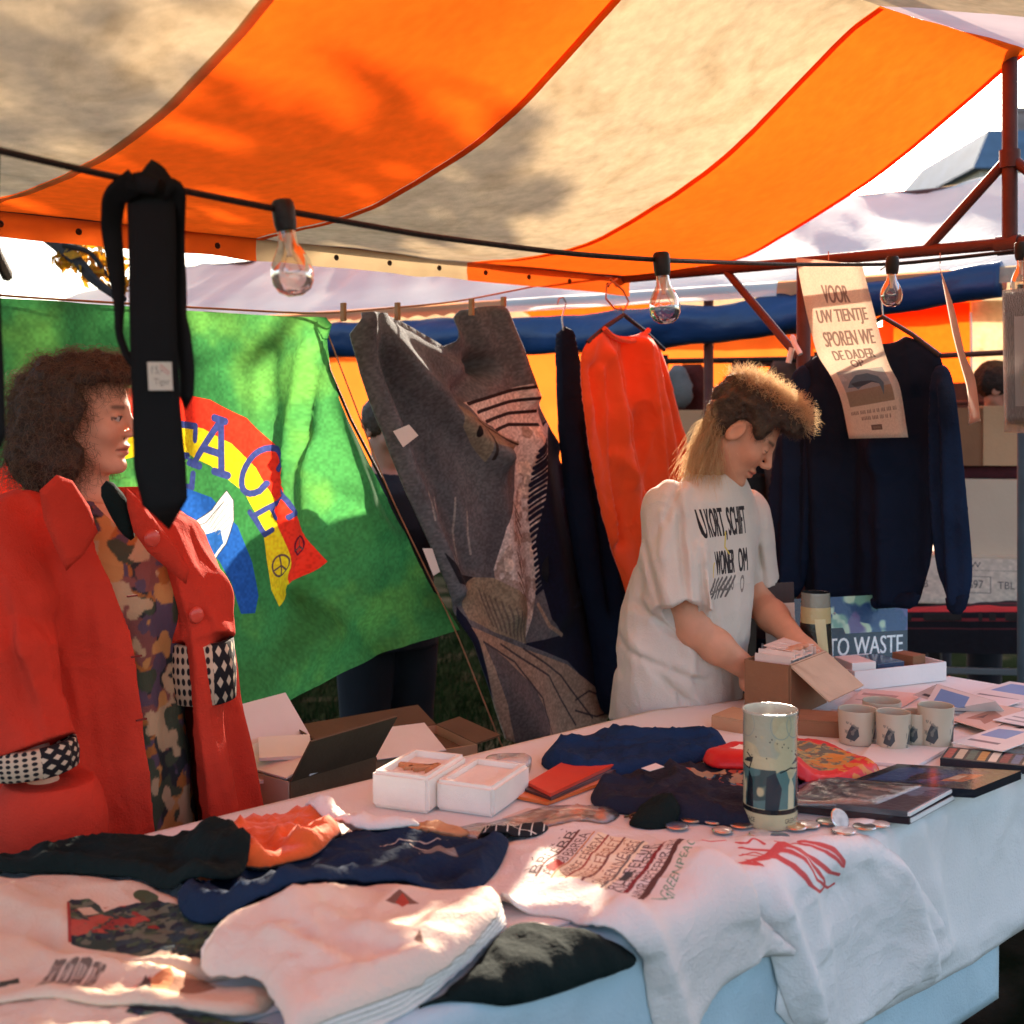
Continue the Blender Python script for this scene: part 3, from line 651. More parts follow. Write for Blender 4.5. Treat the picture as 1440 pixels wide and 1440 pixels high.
cv.poly(tq([(628, 555), (660, 585), (702, 612), (728, 622), (720, 634), (690, 628), (672, 622), (672, 650), (652, 625), (635, 600)]), (122, 112, 96)); cv.ell(tq([(655, 606)])[0], 4*tk, 5*tk, (20, 20, 24)); cv.line(tq([(660, 590), (700, 614), (727, 625)]), 1.8*tk, (40, 34, 34)); cv.line(tq([(673, 600), (676, 645)]), 2.2*tk, (46, 40, 40))
for x, y0, y1 in ((618, 700, 790), (640, 700, 795), (655, 720, 780), (588, 670, 730)): cv.line(tq([(x, y0), (x+3, (y0+y1)/2), (x+10, y1)]), 2*tk, (140, 134, 128))
cv.poly(tq([(612, 775), (640, 806), (668, 812), (664, 828), (632, 818)]), (30, 30, 36)); 
cv.poly(tq([(640, 830), (668, 812), (690, 812), (735, 840), (738, 905), (690, 888), (655, 870)]), (132, 120, 100))
for i in range(9): cv.line(tq([(672+7*i, 830+4*i), (690+6*i, 880+3*i)]), 2*tk, (84, 76, 70), .7)
cv.poly(tq([(640, 852), (652, 868), (708, 1040), (716, 1060), (700, 1060), (640, 890)]), NAVY)
cv.poly(tq([(655, 880), (735, 912), (800, 935), (850, 975), (872, 1012), (868, 1030), (716, 1062), (690, 990)]), (150, 126, 106))
cv.poly(tq([(668, 900), (705, 925), (748, 965), (765, 1010), (755, 1050), (725, 1056), (705, 990)]), (92, 86, 84))
for c in ([(668, 900), (720, 930), (758, 980), (765, 1030)], [(700, 905), (770, 950), (812, 1020)], [(735, 912), (790, 950), (835, 1010)], [(812, 985), (830, 972), (855, 982), (864, 1000), (840, 1008), (812, 1000)]): cv.line(tq(c), 2.0*tk, (46, 42, 46), .8)
cv.line(tq([(790, 893), (770, 880), (755, 850)]), 4*tk, (150, 130, 112)); cv.blotch((.8, .3, 1, .6), [(40, 60, 90)], 30, 8, .3, .6)
cv.a[..., :3] = np.clip(cv.a[..., :3]*np.array((1.14, 1.16, 1.18)), 0, 1); cv.grain(.16, 240, 6)
M('whale_print', (.1, .1, .1), .95, .05, 9, .35, 420, trans=.06, sheen=.05, imgs=[cv.image('whale_print')])
fl = lambda P, a, b, wd, dp: (P.ab(*a), P.ab(*b), wd, dp)
towel = thing('whale_towel', 'grey towel printed with a whale and navy sea pegged up beside the green banner', 'towel', W(1.5, 1.66, 1.2))
hang('cloth', t_out, TP, MATS['whale_print'], towel, .014, .006, uv=TB, rnd=1, nz=(.014, 4, 21), folds=[
    fl(TP, (500, 445), (690, 640), .045, .07), fl(TP, (560, 441), (690, 515), .03, -.05), fl(TP, (690, 515), (655, 440), .03, -.05), fl(TP, (690, 515), (640, 560), .035, -.05), fl(TP, (490, 450), (640, 830), .03, .05),
    fl(TP, (520, 460), (660, 800), .035, -.03), fl(TP, (700, 440), (745, 560), .025, .05), fl(TP, (750, 620), (790, 860), .05, .04), fl(TP, (800, 650), (850, 900), .05, -.05), fl(TP, (660, 900), (760, 1040), .06, .04), fl(TP, (690, 640), (720, 860), .05, .04)])
M('care_label', (.78, .76, .70), .7, .05)
p = [TP.xyz(np.array([TP.ab(*q)]), np.array([.055]))[0] for q in ((536, 606), (558, 597), (571, 612), (550, 628))]; d = np.array((.0015, .002, 0))
def slab(name, quad, off, mat, parent=None, uvs=None, **k):
    q = [np.array(x) for x in quad]; v = q+[x+np.array(off) for x in q]
    return mk(name, v, [(3, 2, 1, 0), (4, 5, 6, 7), (0, 1, 5, 4), (1, 2, 6, 5), (2, 3, 7, 6), (3, 0, 4, 7)], mat, parent, False, uvs=None if uvs is None else list(uvs)*2, **k)
slab('care_tag', p, d, MATS['care_label'], towel)
p = [TP.xyz(np.array([TP.ab(*q)]), np.array([.03]))[0] for q in ((585, 770), (598, 770), (609, 803), (600, 808))]
slab('care_tag', p, d, MATS['care_label'], towel)
m = MB()
for q in ((480, 441), (556, 440), (660, 434), (705, 431)):
    c = TP.xyz(np.array([TP.ab(*q)]), np.array([.01]))[0]; m = MB(); m.box(c+np.array((0, 0, .004)), .010, .018, .05, SAX, .002); tag(m.build('clothes_peg', M('peg_wood', C(170, 130, 90), .7, .2)), {480: 'wooden peg at the far left corner of the grey whale towel', 556: 'wooden peg on the grey whale towel before it sags', 660: 'wooden peg left on the towel peak beside the sag', 705: 'wooden peg right on the towel peak by the blue roll'}[q[0]], 'clothes peg', 'clothes pegs')

# ------------------------------------------------------------------ garments on hangers
M('hanger_black', (.02, .02, .022), .4, .1); M('hanger_wire', (.5, .5, .5), .3, metal=.9); M('wire_copper', C(205, 130, 85), .5, .1)
def ell_hanger(par, pl, c, l, r, hook, off=0., mat='hanger_black', hmat='hanger_wire'):
    q = lambda p_: pl.xyz(np.array([pl.ab(*p_)]), np.array([off]))[0]
    m = MB(); m.tube([q(l), q(((l[0]+c[0])/2, (l[1]+c[1])/2-3)), q(c), q(((r[0]+c[0])/2, (r[1]+c[1])/2-3)), q(r)], .007, 7); m.build('hanger', MATS[mat], par, True)
    m = MB(); m.tube([q(h_) for h_ in hook], .0022, 6); m.build('hook', MATS[hmat], par, True)
M('orange_sweat', (.92, .11, .02), .85, .08, 8, .15, 260, trans=.18, sheen=.3)
OP = Plane(W(2.15, 1.45, 0), AX+.14)
os_ = thing('orange_sweatshirt', 'bright orange sweatshirt hanging on a black hanger left of the short sleeved person', 'sweatshirt', W(2.15, 1.45, 1.5))
ell_hanger(os_, OP, (877, 443), (826, 482), (934, 492), [(877, 447), (876, 436), (872, 432), (868, 437)])
puff('body', OP.pts([(816, 500), (826, 480), (846, 461), (862, 470), (880, 474), (898, 470), (908, 463), (934, 496), (952, 570), (975, 650), (1000, 760), (985, 830), (930, 860), (885, 850), (872, 806), (850, 740), (832, 650), (820, 570)]), OP, MATS['orange_sweat'], .012, .025, os_, nz=(.020, 9., 2), folds=[fl(OP, (838, 520), (862, 760), .012, .022), fl(OP, (868, 500), (915, 820), .012, -.02), fl(OP, (895, 480), (950, 780), .014, .024), fl(OP, (860, 640), (900, 700), .02, .015), fl(OP, (850, 500), (900, 800), .03, .035), fl(OP, (880, 490), (930, 800), .028, -.03), fl(OP, (905, 490), (965, 760), .03, .035), fl(OP, (830, 520), (870, 760), .02, -.02), fl(OP, (925, 510), (985, 720), .02, -.025)])
m = MB(); m.tube([OP.xyz(np.array([OP.ab(*q)]), np.array([.012]))[0] for q in ((845, 462), (855, 472), (868, 478), (882, 480), (896, 477), (908, 464))], .008, 6); m.build('neck_rib', MATS['orange_sweat'], os_, True)
m = MB(); m.tube([OP.xyz(np.array([OP.ab(*q)]), np.array([.0]))[0] for q in ((868, 392), (853, 402), (852, 420), (864, 434), (878, 436), (884, 424), (876, 408), (862, 396), (858, 392))], .003, 6)
tag(m.build('wire_loop', MATS['wire_copper'], None, True), 'copper coloured wire loop carrying the hanger of the orange sweatshirt', 'wire loop')
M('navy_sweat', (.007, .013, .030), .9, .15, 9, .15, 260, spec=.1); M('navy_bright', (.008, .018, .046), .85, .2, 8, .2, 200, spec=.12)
EP = Plane(W(1.72, 1.56, 0), AX+.20)
es = thing('dark_sweatshirt', 'narrow black sweatshirt hung edge on between the grey towel and the orange sweatshirt', 'sweatshirt', W(1.9, 1.58, 1.4))
puff('body', EP.pts([(790, 462), (797, 456), (803, 500), (818, 585), (840, 690), (868, 800), (880, 900), (878, 1010), (850, 1010), (842, 900), (815, 780), (798, 640), (791, 540)]), EP, MATS['navy_sweat'], .05, .05, es, folds=[fl(EP, (800, 520), (858, 900), .015, .03), fl(EP, (806, 600), (845, 860), .014, -.02)])
m = MB(); m.tube([EP.xyz(np.array([EP.ab(*q)]), np.array([0.]))[0] for q in ((784, 428), (786, 420), (792, 418), (796, 426), (792, 440), (790, 448), (793, 470))], .0025, 6); m.build('hook', MATS['hanger_wire'], es, True)

SIDE = AX-PI/2
NP_ = Plane(W(2.16, .75, 0), SIDE)
ns_ = thing('navy_sweatshirt', 'big navy sweatshirt on a hanger under the iron side beam behind the long poster', 'sweatshirt', W(2.16, .75, 1.5))
ell_hanger(ns_, NP_, (1242, 446), (1150, 500), (1322, 500), [(1242, 448), (1240, 424), (1244, 400), (1252, 384), (1246, 374), (1238, 380)])
NF = [fl(NP_, (1150, 560), (1160, 830), .03, .03), fl(NP_, (1200, 620), (1195, 850), .03, -.025), fl(NP_, (1245, 620), (1250, 850), .03, .03), fl(NP_, (1290, 560), (1285, 830), .03, -.02), fl(NP_, (1180, 520), (1240, 640), .04, .03)]
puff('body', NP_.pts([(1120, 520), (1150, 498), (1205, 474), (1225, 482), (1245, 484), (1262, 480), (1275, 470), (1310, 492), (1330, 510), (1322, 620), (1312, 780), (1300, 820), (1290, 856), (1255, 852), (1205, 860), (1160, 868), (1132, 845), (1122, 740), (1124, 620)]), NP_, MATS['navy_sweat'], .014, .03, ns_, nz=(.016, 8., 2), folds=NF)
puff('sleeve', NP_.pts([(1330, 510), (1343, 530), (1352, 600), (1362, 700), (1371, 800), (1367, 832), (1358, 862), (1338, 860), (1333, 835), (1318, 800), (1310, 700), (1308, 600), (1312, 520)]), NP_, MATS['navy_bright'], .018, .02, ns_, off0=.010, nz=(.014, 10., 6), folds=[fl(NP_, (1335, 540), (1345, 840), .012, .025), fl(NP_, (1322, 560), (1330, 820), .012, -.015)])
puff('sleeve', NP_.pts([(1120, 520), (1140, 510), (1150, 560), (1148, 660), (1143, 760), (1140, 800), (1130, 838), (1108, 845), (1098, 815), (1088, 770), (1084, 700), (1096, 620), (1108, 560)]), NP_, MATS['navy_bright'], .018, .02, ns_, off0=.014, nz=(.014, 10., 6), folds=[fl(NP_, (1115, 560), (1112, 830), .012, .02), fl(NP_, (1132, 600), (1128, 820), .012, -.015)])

puff('waistband', NP_.pts([(1134, 838), (1165, 845), (1250, 836), (1300, 830), (1291, 857), (1255, 853), (1205, 861), (1160, 869), (1136, 850)]), NP_, MATS['navy_sweat'], .012, .012, ns_, nz=(.004, 20., 3), off0=.012, rnd=1)
puff('cuff', NP_.pts([(1332, 834), (1370, 828), (1360, 864), (1337, 862)]), NP_, MATS['navy_sweat'], .014, .012, ns_, nz=(.004, 20., 3), off0=.016, rnd=1)
# ------------------------------------------------------------------ hanging posters
def paper(name, rows, DL, DR, bump, mat, parent=None, n=40, uv=True, th=.0008):
    R_ = np.array(rows, float); t = np.linspace(0, len(R_)-1, n); L = np.stack([np.interp(t, range(len(R_)), R_[:, 0, k]) for k in (0, 1)], 1); R2 = np.stack([np.interp(t, range(len(R_)), R_[:, 1, k]) for k in (0, 1)], 1)
    bz = np.interp(t, range(len(R_)), bump)
    for A_ in (L, R2):
        for _ in range(6): A_[1:-1] = (A_[:-2]+2*A_[1:-1]+A_[2:])/4
    for _ in range(6): bz[1:-1] = (bz[:-2]+2*bz[1:-1]+bz[2:])/4
    V = []; U = []
    for i in range(n):
        a = at(*L[i], DL-bz[i]); b = at(*R2[i], DR-bz[i])
        for k in range(7): V.append(a+(b-a)*k/6); U.append((k/6, 1-i/(n-1)))
    V = np.array(V); Fc = [(i*7+k, (i+1)*7+k, (i+1)*7+k+1, i*7+k+1) for i in range(n-1) for k in range(6)]
    VV, FF = twoface(V, V+np.array((0, th, 0)), Fc); return mk(name, VV, FF, mat, parent, uvs=np.array(U+[(-5, -5)]*len(U)) if uv else None)
cv = Canvas(420, 1130, (242, 230, 216)); tc = (150, 134, 128)
def col_text(txt, y, x0, x1, hh):
    for o in (0, .008, .014): cv.text(txt, (x0+o, y-hh/2, x1+o, y+hh/2), tc)
for txt, y, x0, x1 in (('VOOR', .865, .30, .68), ('UW TIENTJE', .765, .14, .88), ('SPOREN WE', .668, .16, .90), ('DE DADER', .570, .22, .84), ('OP', .487, .42, .62)): col_text(txt, y, x0, x1, .074)
cv.poly([(.12, .15), (.88, .15), (.88, .42), (.12, .42)], (186, 190, 190)); cv.blotch((.12, .27, .88, .42), [(206, 208, 208), (170, 184, 192)], 7, 3, .0, .8)
cv.poly([(.12, .15), (.88, .15), (.88, .24), (.12, .24)], (176, 160, 142))
cv.poly([(.18, .27), (.26, .32), (.40, .37), (.60, .375), (.74, .33), (.78, .26), (.72, .18), (.70, .26), (.60, .285), (.42, .265), (.34, .245), (.30, .265)], (112, 136, 152)); cv.poly([(.26, .30), (.42, .31), (.60, .30), (.70, .27), (.60, .285), (.42, .265), (.30, .268)], (84, 96, 108))
for y, x0, x1 in ((.118, .12, .90), (.090, .28, .76)):
    x = x0
    while x < x1: wd_ = .012+.010*((x*53) % 1); cv.poly([(x, y-.008), (x+wd_, y-.008), (x+wd_*.9, y+.008), (x+wd_*.2, y+.008)], (168, 152, 140)); x += wd_+(.008 if (x*31) % 1 < .75 else .03)
cv.poly([(.42, .036), (.60, .036), (.60, .058), (.42, .058)], (120, 106, 98)); cv.text('GREENPEACE', (.435, .041, .585, .053), (200, 186, 170)); cv.grain(.04, 90)
M('poster_print', (.6, .5, .42), .7, .03, 9, .05, 60, trans=.6, imgs=[cv.image('poster_print')])
post = thing('whale_poster', 'long beige paper poster with lettering and a whale, hanging from the beam', 'poster', at(1200, 480, 3.4))
paper('sheet', [[(1119, 362), (1212, 372)], [(1134, 440), (1228, 432)], [(1149, 500), (1243, 493)], [(1168, 527), (1252, 517)], [(1183, 560), (1266, 541)], [(1194, 617), (1277, 615)]], 3.36, 3.24, [0, .0, .05, .02, -.02, .02], MATS['poster_print'], post)
M('plain_paper', C(206, 184, 168), .75, .06, 6, .05, 40, trans=.3)
po2 = thing('curled_poster', 'pale paper poster seen edge on, curling beside the navy sweatshirt sleeve', 'poster', at(1350, 480, 3.2))
paper('sheet', [[(1320, 368), (1324, 382)], [(1332, 430), (1340, 426)], [(1340, 472), (1349, 462)], [(1350, 510), (1357, 500)], [(1361, 548), (1372, 530)], [(1362, 598), (1379, 592)]], 3.22, 2.95, [0, 0, .02, 0, -.03, 0], MATS['plain_paper'], po2, uv=False)
for nm, q, b, par in (('cord', (1165, 366), (1165, 354), post), ('cord', (1322, 370), (1322, 356), po2)):
    m = MB(); m.tube([at(*q, 3.2), at(*b, 3.24)], .0015, 5); m.build(nm, MATS['rope'], par)
M('dark_print', C(58, 34, 32), .3, .5, 4, .1, 30, coat=.5); glass_mat('sleeve_plastic', (1, 1, 1), .1, .06, grime=.04)
dp = thing('dark_picture', 'dark brown picture in a clear plastic sleeve hanging at the right edge of the stall', 'picture', at(1450, 500, 3.0))
slab('print', [at(1411, 412, 3.02), at(1500, 404, 2.85), at(1500, 606, 2.85), at(1414, 596, 3.02)], (.002, .006, 0), MATS['dark_print'], dp)
slab('plastic_sleeve', [at(1409, 408, 3.01), at(1502, 399, 2.84), at(1502, 612, 2.84), at(1412, 608, 3.01)], (.0005, .001, 0), MATS['sleeve_plastic'], dp)
m = MB(); m.tube([at(1440, 405, 2.97), at(1440, 372, 3.0), at(1441, 340, 3.02)], .0015, 5); m.build('cord', MATS['rope'], dp)
# ------------------------------------------------------------------ ground, sky-side setting
M('grass_soil', C(16, 22, 14), .95, .45, 1.6, .5, 40, stain=(C(58, 52, 46), 1.2, .8), spec=0); M('pavement', C(120, 112, 104), .9, .25, 6, .4, 60); M('brick_paver', C(112, 92, 82), .9, .3, 5, .4, 80)
def structure(o): o['kind'] = 'structure'; return o
g = 60
structure(mk('ground', [(-g, -g, 0), (g, -g, 0), (g, 2*g, 0), (-g, 2*g, 0)], [(0, 1, 2, 3)], MATS['grass_soil'], smooth=False))
M('grass_blade', C(16, 30, 15), 1., .5, 3, 0, trans=.1, spec=0)
n = 26000; bx = RNG.uniform(-2.6, 2.2, n); by = RNG.uniform(4.3, 9.5, n); hh = RNG.uniform(.03, .085, n); an = RNG.uniform(0, 2*PI, n); lx = RNG.normal(0, .02, (n, 2))
V = np.zeros((n*3, 3)); V[0::3] = np.stack((bx-.004*np.cos(an), by-.004*np.sin(an), 0*bx), 1); V[1::3] = np.stack((bx+.004*np.cos(an), by+.004*np.sin(an), 0*bx), 1); V[2::3] = np.stack((bx+lx[:, 0], by+lx[:, 1], hh), 1)
gr = mk('grass', V, np.arange(n*3).reshape(-1, 3), MATS['grass_blade'], smooth=False); gr['kind'] = 'stuff'; tag(gr, 'short dark green grass growing behind the stall', 'grass')

# ------------------------------------------------------------------ neighbouring stall behind
E0 = np.array((-.823, 5.96)); EDX = np.array((.81, -.587)); EDX /= np.linalg.norm(EDX); EBK = np.array((-EDX[1], EDX[0]))
def Bp(t, d, z): p = E0+EDX*t+EBK*d; return np.array((p[0], p[1], z))
M('white_tarp', (.93, .93, .88), .7, .06, 4, .15, 50, trans=.55); M('peach_tarp', (.80, .34, .16), .8, .1, 6, .15, 60, trans=.45); M('blue_tarp', (.010, .044, .13), .42, .25, 5, .35, 26, spec=.5); M('orange_cloth', (.85, .16, .02), .85, .1, 5, .15, 60, trans=.5)
ms = thing('neighbour_stall', 'neighbouring market stall behind with a white tarpaulin roof and a rolled blue tarpaulin', 'market stall', Bp(1, .8, 0))
def bgrid(name, t0, t1, d0, d1, zf, mat, nt=50, nd=24, wr=.02):
    T_, D_ = np.meshgrid(np.linspace(t0, t1, nt), np.linspace(d0, d1, nd)); q = np.stack((T_.ravel(), D_.ravel()), 1)
    z = zf(q[:, 0], q[:, 1])+wr*fbm(q*np.array((1.6, .35))+q[:, ::-1]*np.array((.9, 0)), 2.2, 31)*np.minimum(1, q[:, 1]*2+.1)
    return mk(name, [Bp(a, b, c) for (a, b), c in zip(q, z)], [(j*nt+i, j*nt+i+1, (j+1)*nt+i+1, (j+1)*nt+i) for j in range(nd-1) for i in range(nt-1)], mat, ms)
RZ = lambda t, d: 2.06+.54*(d/1.35)**.95-.02*np.sin(np.clip(d/1.35, 0, 1)*PI)
for a, b in ((-3.3, -1.9), (-1.9, -.6), (-.6, .9), (.9, 2.3), (2.3, 4.4)): bgrid('roof_panel', a, b, 0, 1.35, RZ, MATS['white_tarp'], wr=.05)
FZ = lambda t, d: 2.60-.48*((d-1.35)/1.35)
for i, (a, b) in enumerate(((-3.3, -.6), (-.6, .5), (.5, 1.4), (1.4, 2.3), (2.3, 3.1), (3.1, 4.4))): bgrid('back_roof_panel', a, b, 1.35, 2.7, FZ, MATS[['beige_canvas', 'orange_canvas'][i % 2]], 16, 16, .02)
for i, (a, b, c) in enumerate(((-3.3, -.55, 'white_tarp'), (-.55, .42, 'peach_tarp'), (.42, .98, 'peach_tarp'), (.98, 2.25, 'white_tarp'), (2.25, 3.0, 'peach_tarp'), (3.0, 4.4, 'beige_canvas'))):
    V = []; n_ = 40
    for j in range(4):
        for k in range(n_):
            t = a+(b-a)*k/(n_-1); sc = .012*abs(math.sin(t*PI/.105)) if c == 'peach_tarp' else .002
            V.append(Bp(t, -.004-.012*math.sin(t*9)*j/3, 2.062-j/3*(.058-sc)))
    mk('valance', V, [(j*n_+k, j*n_+k+1, (j+1)*n_+k+1, (j+1)*n_+k) for j in range(3) for k in range(n_-1)], MATS[c], ms)
# rolled blue tarpaulin under the eave, tapering and sagging
V = []; seg = 26; N_ = 150; ts = np.linspace(-.25, 3.05, N_)
for t in ts:
    zc = 1.935-.035*math.sin((t+.2)*1.25)+.055*sstep(2.0, 3.0, t)+.01*noise(np.array((t*5, 0, 0)), 1, 2); rr = .077+.012*noise(np.array((t*3, 4, 0)), 1, 8)-.02*sstep(2.3, 3.05, t)
    for k in range(seg):
        th = 2*PI*k/seg; q = np.array((t*5.+th*.6, math.cos(th)*1.2, math.sin(th)*1.2)); rk = rr*(1+.16*fbm(q*1.4, 1, 5)+.10*math.sin(3*th+t*7))
        V.append(Bp(t, .03+rk*1.0*math.cos(th), zc+rk*1.05*math.sin(th)))
mk('rolled_tarpaulin', V, [(i*seg+k, i*seg+(k+1) % seg, (i+1)*seg+(k+1) % seg, (i+1)*seg+k) for i in range(N_-1) for k in range(seg)]+[tuple(range(seg))[::-1], tuple(range((N_-1)*seg, N_*seg))], MATS['blue_tarp'], ms)
for t, d in ((-3.2, .1), (1.9, .12), (4.3, .1), (-3.2, 2.6), (1.3, 2.6), (4.3, 2.6)): bar('post', Bp(t, d, 0), Bp(t, d, 2.05 if d < 1 else 2.12), .02, ms)
M('bluegrey_paint', C(74, 92, 98), .5, .2); bar('corner_post', at(1440, 1100, 4.2)*np.array((1, 1, 0)), at(1440, 400, 4.2), .022, ms, 'bluegrey_paint')
bar('eave_pole', Bp(-3.3, .02, 2.045), Bp(4.4, .02, 2.045), .014, ms); bar('ridge_pole', Bp(-3.3, 1.35, 2.58), Bp(4.4, 1.35, 2.58), .014, ms)
bar('iron_tie', Bp(1.7, .75, 1.78), Bp(4.4, .75, 1.84), .012, ms); bar('iron_tie', Bp(1.25, 1.8, 1.60), Bp(2.6, 1.8, 1.62), .012, ms)
cp = Plane(Bp(0, 2.3, 0), math.atan2(EDX[1], EDX[0]))
hang('back_curtain', [(-3.2, .95), (1.9, .95), (1.9, 2.04), (-3.2, 2.04)], cp, MATS['orange_cloth'], ms, .06, single=True, rnd=0, nz=(.03, 3, 4))
hang('side_curtain', [(2.0, 1.0), (4.35, .9), (4.35, 1.78), (2.0, 1.72)], cp, M('brown_cloth', C(92, 66, 58), .9, .3, 4, .3, 30), ms, .07, single=True, rnd=0, nz=(.03, 3, 14))
c2 = Plane(Bp(0, 2.55, 0), math.atan2(EDX[1], EDX[0]))
hang('awning_skirt', [(2.25, 1.70), (4.4, 1.66), (4.4, 2.17), (2.25, 2.17)], c2, MATS['beige_canvas'], ms, .06, single=True, rnd=0, nz=(.04, 2.5, 24), folds=[((2.3, 2.15), (3.6, 1.7), .06, .06), ((3.2, 2.16), (4.3, 1.8), .05, -.05)])
hang('awning_skirt', [(1.75, 1.74), (2.24, 1.70), (2.24, 2.17), (1.75, 2.17)], c2, MATS['orange_canvas'], ms, .05, single=True, rnd=0, nz=(.03, 3, 25))
# table of the neighbouring stall
M('dark_wood', C(40, 34, 32), .7, .3, 4, .3, 20, aniso=(1, 8, 1)); M('card', C(188, 148, 112), .85, .10, 6, .12, 80); M('card_dark', C(140, 98, 70), .88, .14, 6, .15, 80); M('card_pale', C(196, 174, 150), .85, .06, 5, .1, 60)
BA = np.array(((EDX[0], EDX[1], 0), (EBK[0], EBK[1], 0), (0, 0, 1.)))
tb = thing('neighbour_table', 'dark low table of the neighbouring stall with a red striped cloth over its front', 'table', at(1360, 1000, 5.0)*np.array((1, 1, 0)))
xs = lambda px, py, D: at(px, py, D)
c0 = xs(1255, 862, 4.95); c1 = xs(1520, 862, 4.6); e = unit(c1-c0); eb = np.array((-e[1], e[0], 0)); TAx = np.array((e, eb, (0, 0, 1.))); mid = (c0+c1)/2; Lh = np.linalg.norm(c1-c0)
m = MB(); m.box(mid+eb*.35+np.array((0, 0, -.015)), Lh, .72, .03, TAx, .004); m.build('tabletop', MATS['dark_wood'], tb)
for u in (-.45, .45):
    for v_ in (.06, .64): m = MB(); q = mid+e*u*Lh+eb*v_; m.box((q[0], q[1], (q[2]-.03)/2), .05, .05, q[2]-.03, TAx, .003); m.build('leg', MATS['dark_wood'], tb)
m = MB(); m.box(mid+eb*.3+np.array((0, 0, -.42)), Lh*.96, .5, .03, TAx, .003); m.build('shelf', MATS['dark_wood'], tb)
m = MB(); m.box(mid+eb*.03+np.array((0, 0, -.23)), Lh*.96, .02, .025, TAx, .003); m.build('rail', M('grey_metal', C(120, 130, 132), .4, .1, metal=.5), tb)
cvs = Canvas(16, 160, (22, 20, 26))
for y0, y1, c in ((.62, .72, (190, 52, 52)), (.48, .53, (120, 40, 44)), (.80, .84, (80, 34, 44)), (.36, .38, (90, 40, 44))): cvs.poly([(-.1, y0), (1.1, y0), (1.1, y1), (-.1, y1)], c)
M('stripe_cloth', (.02, .02, .03), .9, .15, 5, .3, 40, imgs=[cvs.image('stripe_cloth')]); Vc = []; U = []
for j in range(14):
    for k in range(40):
        u = k/39-.5; q = mid+e*u*Lh*1.01+np.array((0, 0, .004)); 
        if j < 5: q = q+eb*(.3-.06*j)+np.array((0, 0, .012+.006*noise(np.array((k*.4, j*.6, 0)), 1, 2)))
        else: q = q+eb*(-.006-.012*abs(noise(np.array((k*.35, 0, 0)), 1, 3)))+np.array((0, 0, -.02*(j-5)))
        Vc.append(q); U.append((.5, 1-j/13))
mk('striped_cloth', Vc, [(j*40+k, j*40+k+1, (j+1)*40+k+1, (j+1)*40+k) for j in range(13) for k in range(39)], MATS['stripe_cloth'], tb, uvs=np.array(U))
def carton(name, label, px0, px1, y0, y1, D, dep, mat, yaw=0., flaps=False, print_=None, cat='cardboard box', group=None, base=None):
    """closed carton: front face spans px0..px1 and y0 (top) .. y1 (bottom) at depth D"""
    a = at(px0, y1, D); b = at(px1, y1, D); h_ = (y1-y0)/F*D; c = (a+b)/2; wd = (px1-px0)/F*D
    A = np.array(((math.cos(yaw), math.sin(yaw), 0), (-math.sin(yaw), math.cos(yaw), 0), (0, 0, 1.))); cc = c+A[1]*dep/2
    root = thing(name, label, cat, cc, group); t = .004
    for (o, sx, sy) in ((A[1]*(-dep/2), wd, t), (A[1]*(dep/2), wd, t)):
        m = MB(); m.box(cc+o+np.array((0, 0, h_/2)), sx, sy, h_, A, .001); m.build('side_panel', mat, root)
    for sgn in (-1, 1): m = MB(); m.box(cc+A[0]*sgn*(wd/2-t/2)+np.array((0, 0, h_/2)), t, dep-2*t, h_, A, .001); m.build('side_panel', mat, root)
    m = MB(); m.box(cc+np.array((0, 0, t/2+.001)), wd-2*t, dep-2*t, t, A); m.build('bottom', mat, root)
    for sgn in (-1, 1): m = MB(); m.box(cc+A[1]*sgn*(dep/4)+np.array((0, 0, h_+t/2)), wd, dep/2-.001, t, A, .001); m.build('lid_flap', mat, root)
    if print_ is not None:
        q = [c+A[0]*u*wd-A[1]*(t/2+.0012)+np.array((0, 0, v*h_)) for u, v in ((-.49, .03), (.49, .03), (.49, .97), (-.49, .97))]
        slab('printed_face', q, -A[1]*.0006, print_, root, uvs=[(0, 0), (1, 0), (1, 1), (0, 1)])
    return root
cv = Canvas(420, 200, (206, 188, 168))
for tx, bx_ in (('ORFW', (.40, .80, .66, .93)), ('KBLB', (.06, .34, .22, .50)), ('US97', (.50, .34, .68, .52)), ('TBL', (.80, .34, .94, .50))): cv.text(tx, bx_, (70, 70, 74))
cv.line([(.44, .24), (.74, .24), (.74, .60), (.44, .60), (.44, .24)], .006, (80, 80, 84)); cv.line([(.34, .74), (.96, .74)], .004, (120, 116, 112)); cv.grain(.08, 40)
M('carton_print', (.6, .5, .4), .85, .05, imgs=[cv.image('carton_print')])
carton('carton', 'wide beige carton with dark stencilled lettering on the neighbouring table', 1270, 1434, 783, 850, 4.98, .40, MATS['card_pale'], -.2, print_=MATS['carton_print'])
carton('carton', 'plain pale carton stacked on the lettered carton beside the navy sleeve', 1345, 1434, 676, 781, 5.0, .36, MATS['card_pale'], -.2)
carton('carton', 'brown carton standing upright below the curled poster, left of its twin', 1345, 1382, 575, 655, 5.05, .22, MATS['card_dark'], -.15)
carton('carton', 'lighter brown carton standing upright right of the darker one near the post', 1384, 1436, 572, 655, 5.02, .22, MATS['card'], -.15)
m = MB()
m.box(at(1395, 664, 5.08)+np.array((0, .16, 0)), .36, .34, .055, yawed(-.2, np.eye(3)), .02); tag(m.build('folded_clothes', M('maroon_cloth', C(74, 30, 36), .9, .4, 14, .5, 30), None, True), 'maroon folded clothes lying on the pale carton under the brown cartons', 'folded clothes')
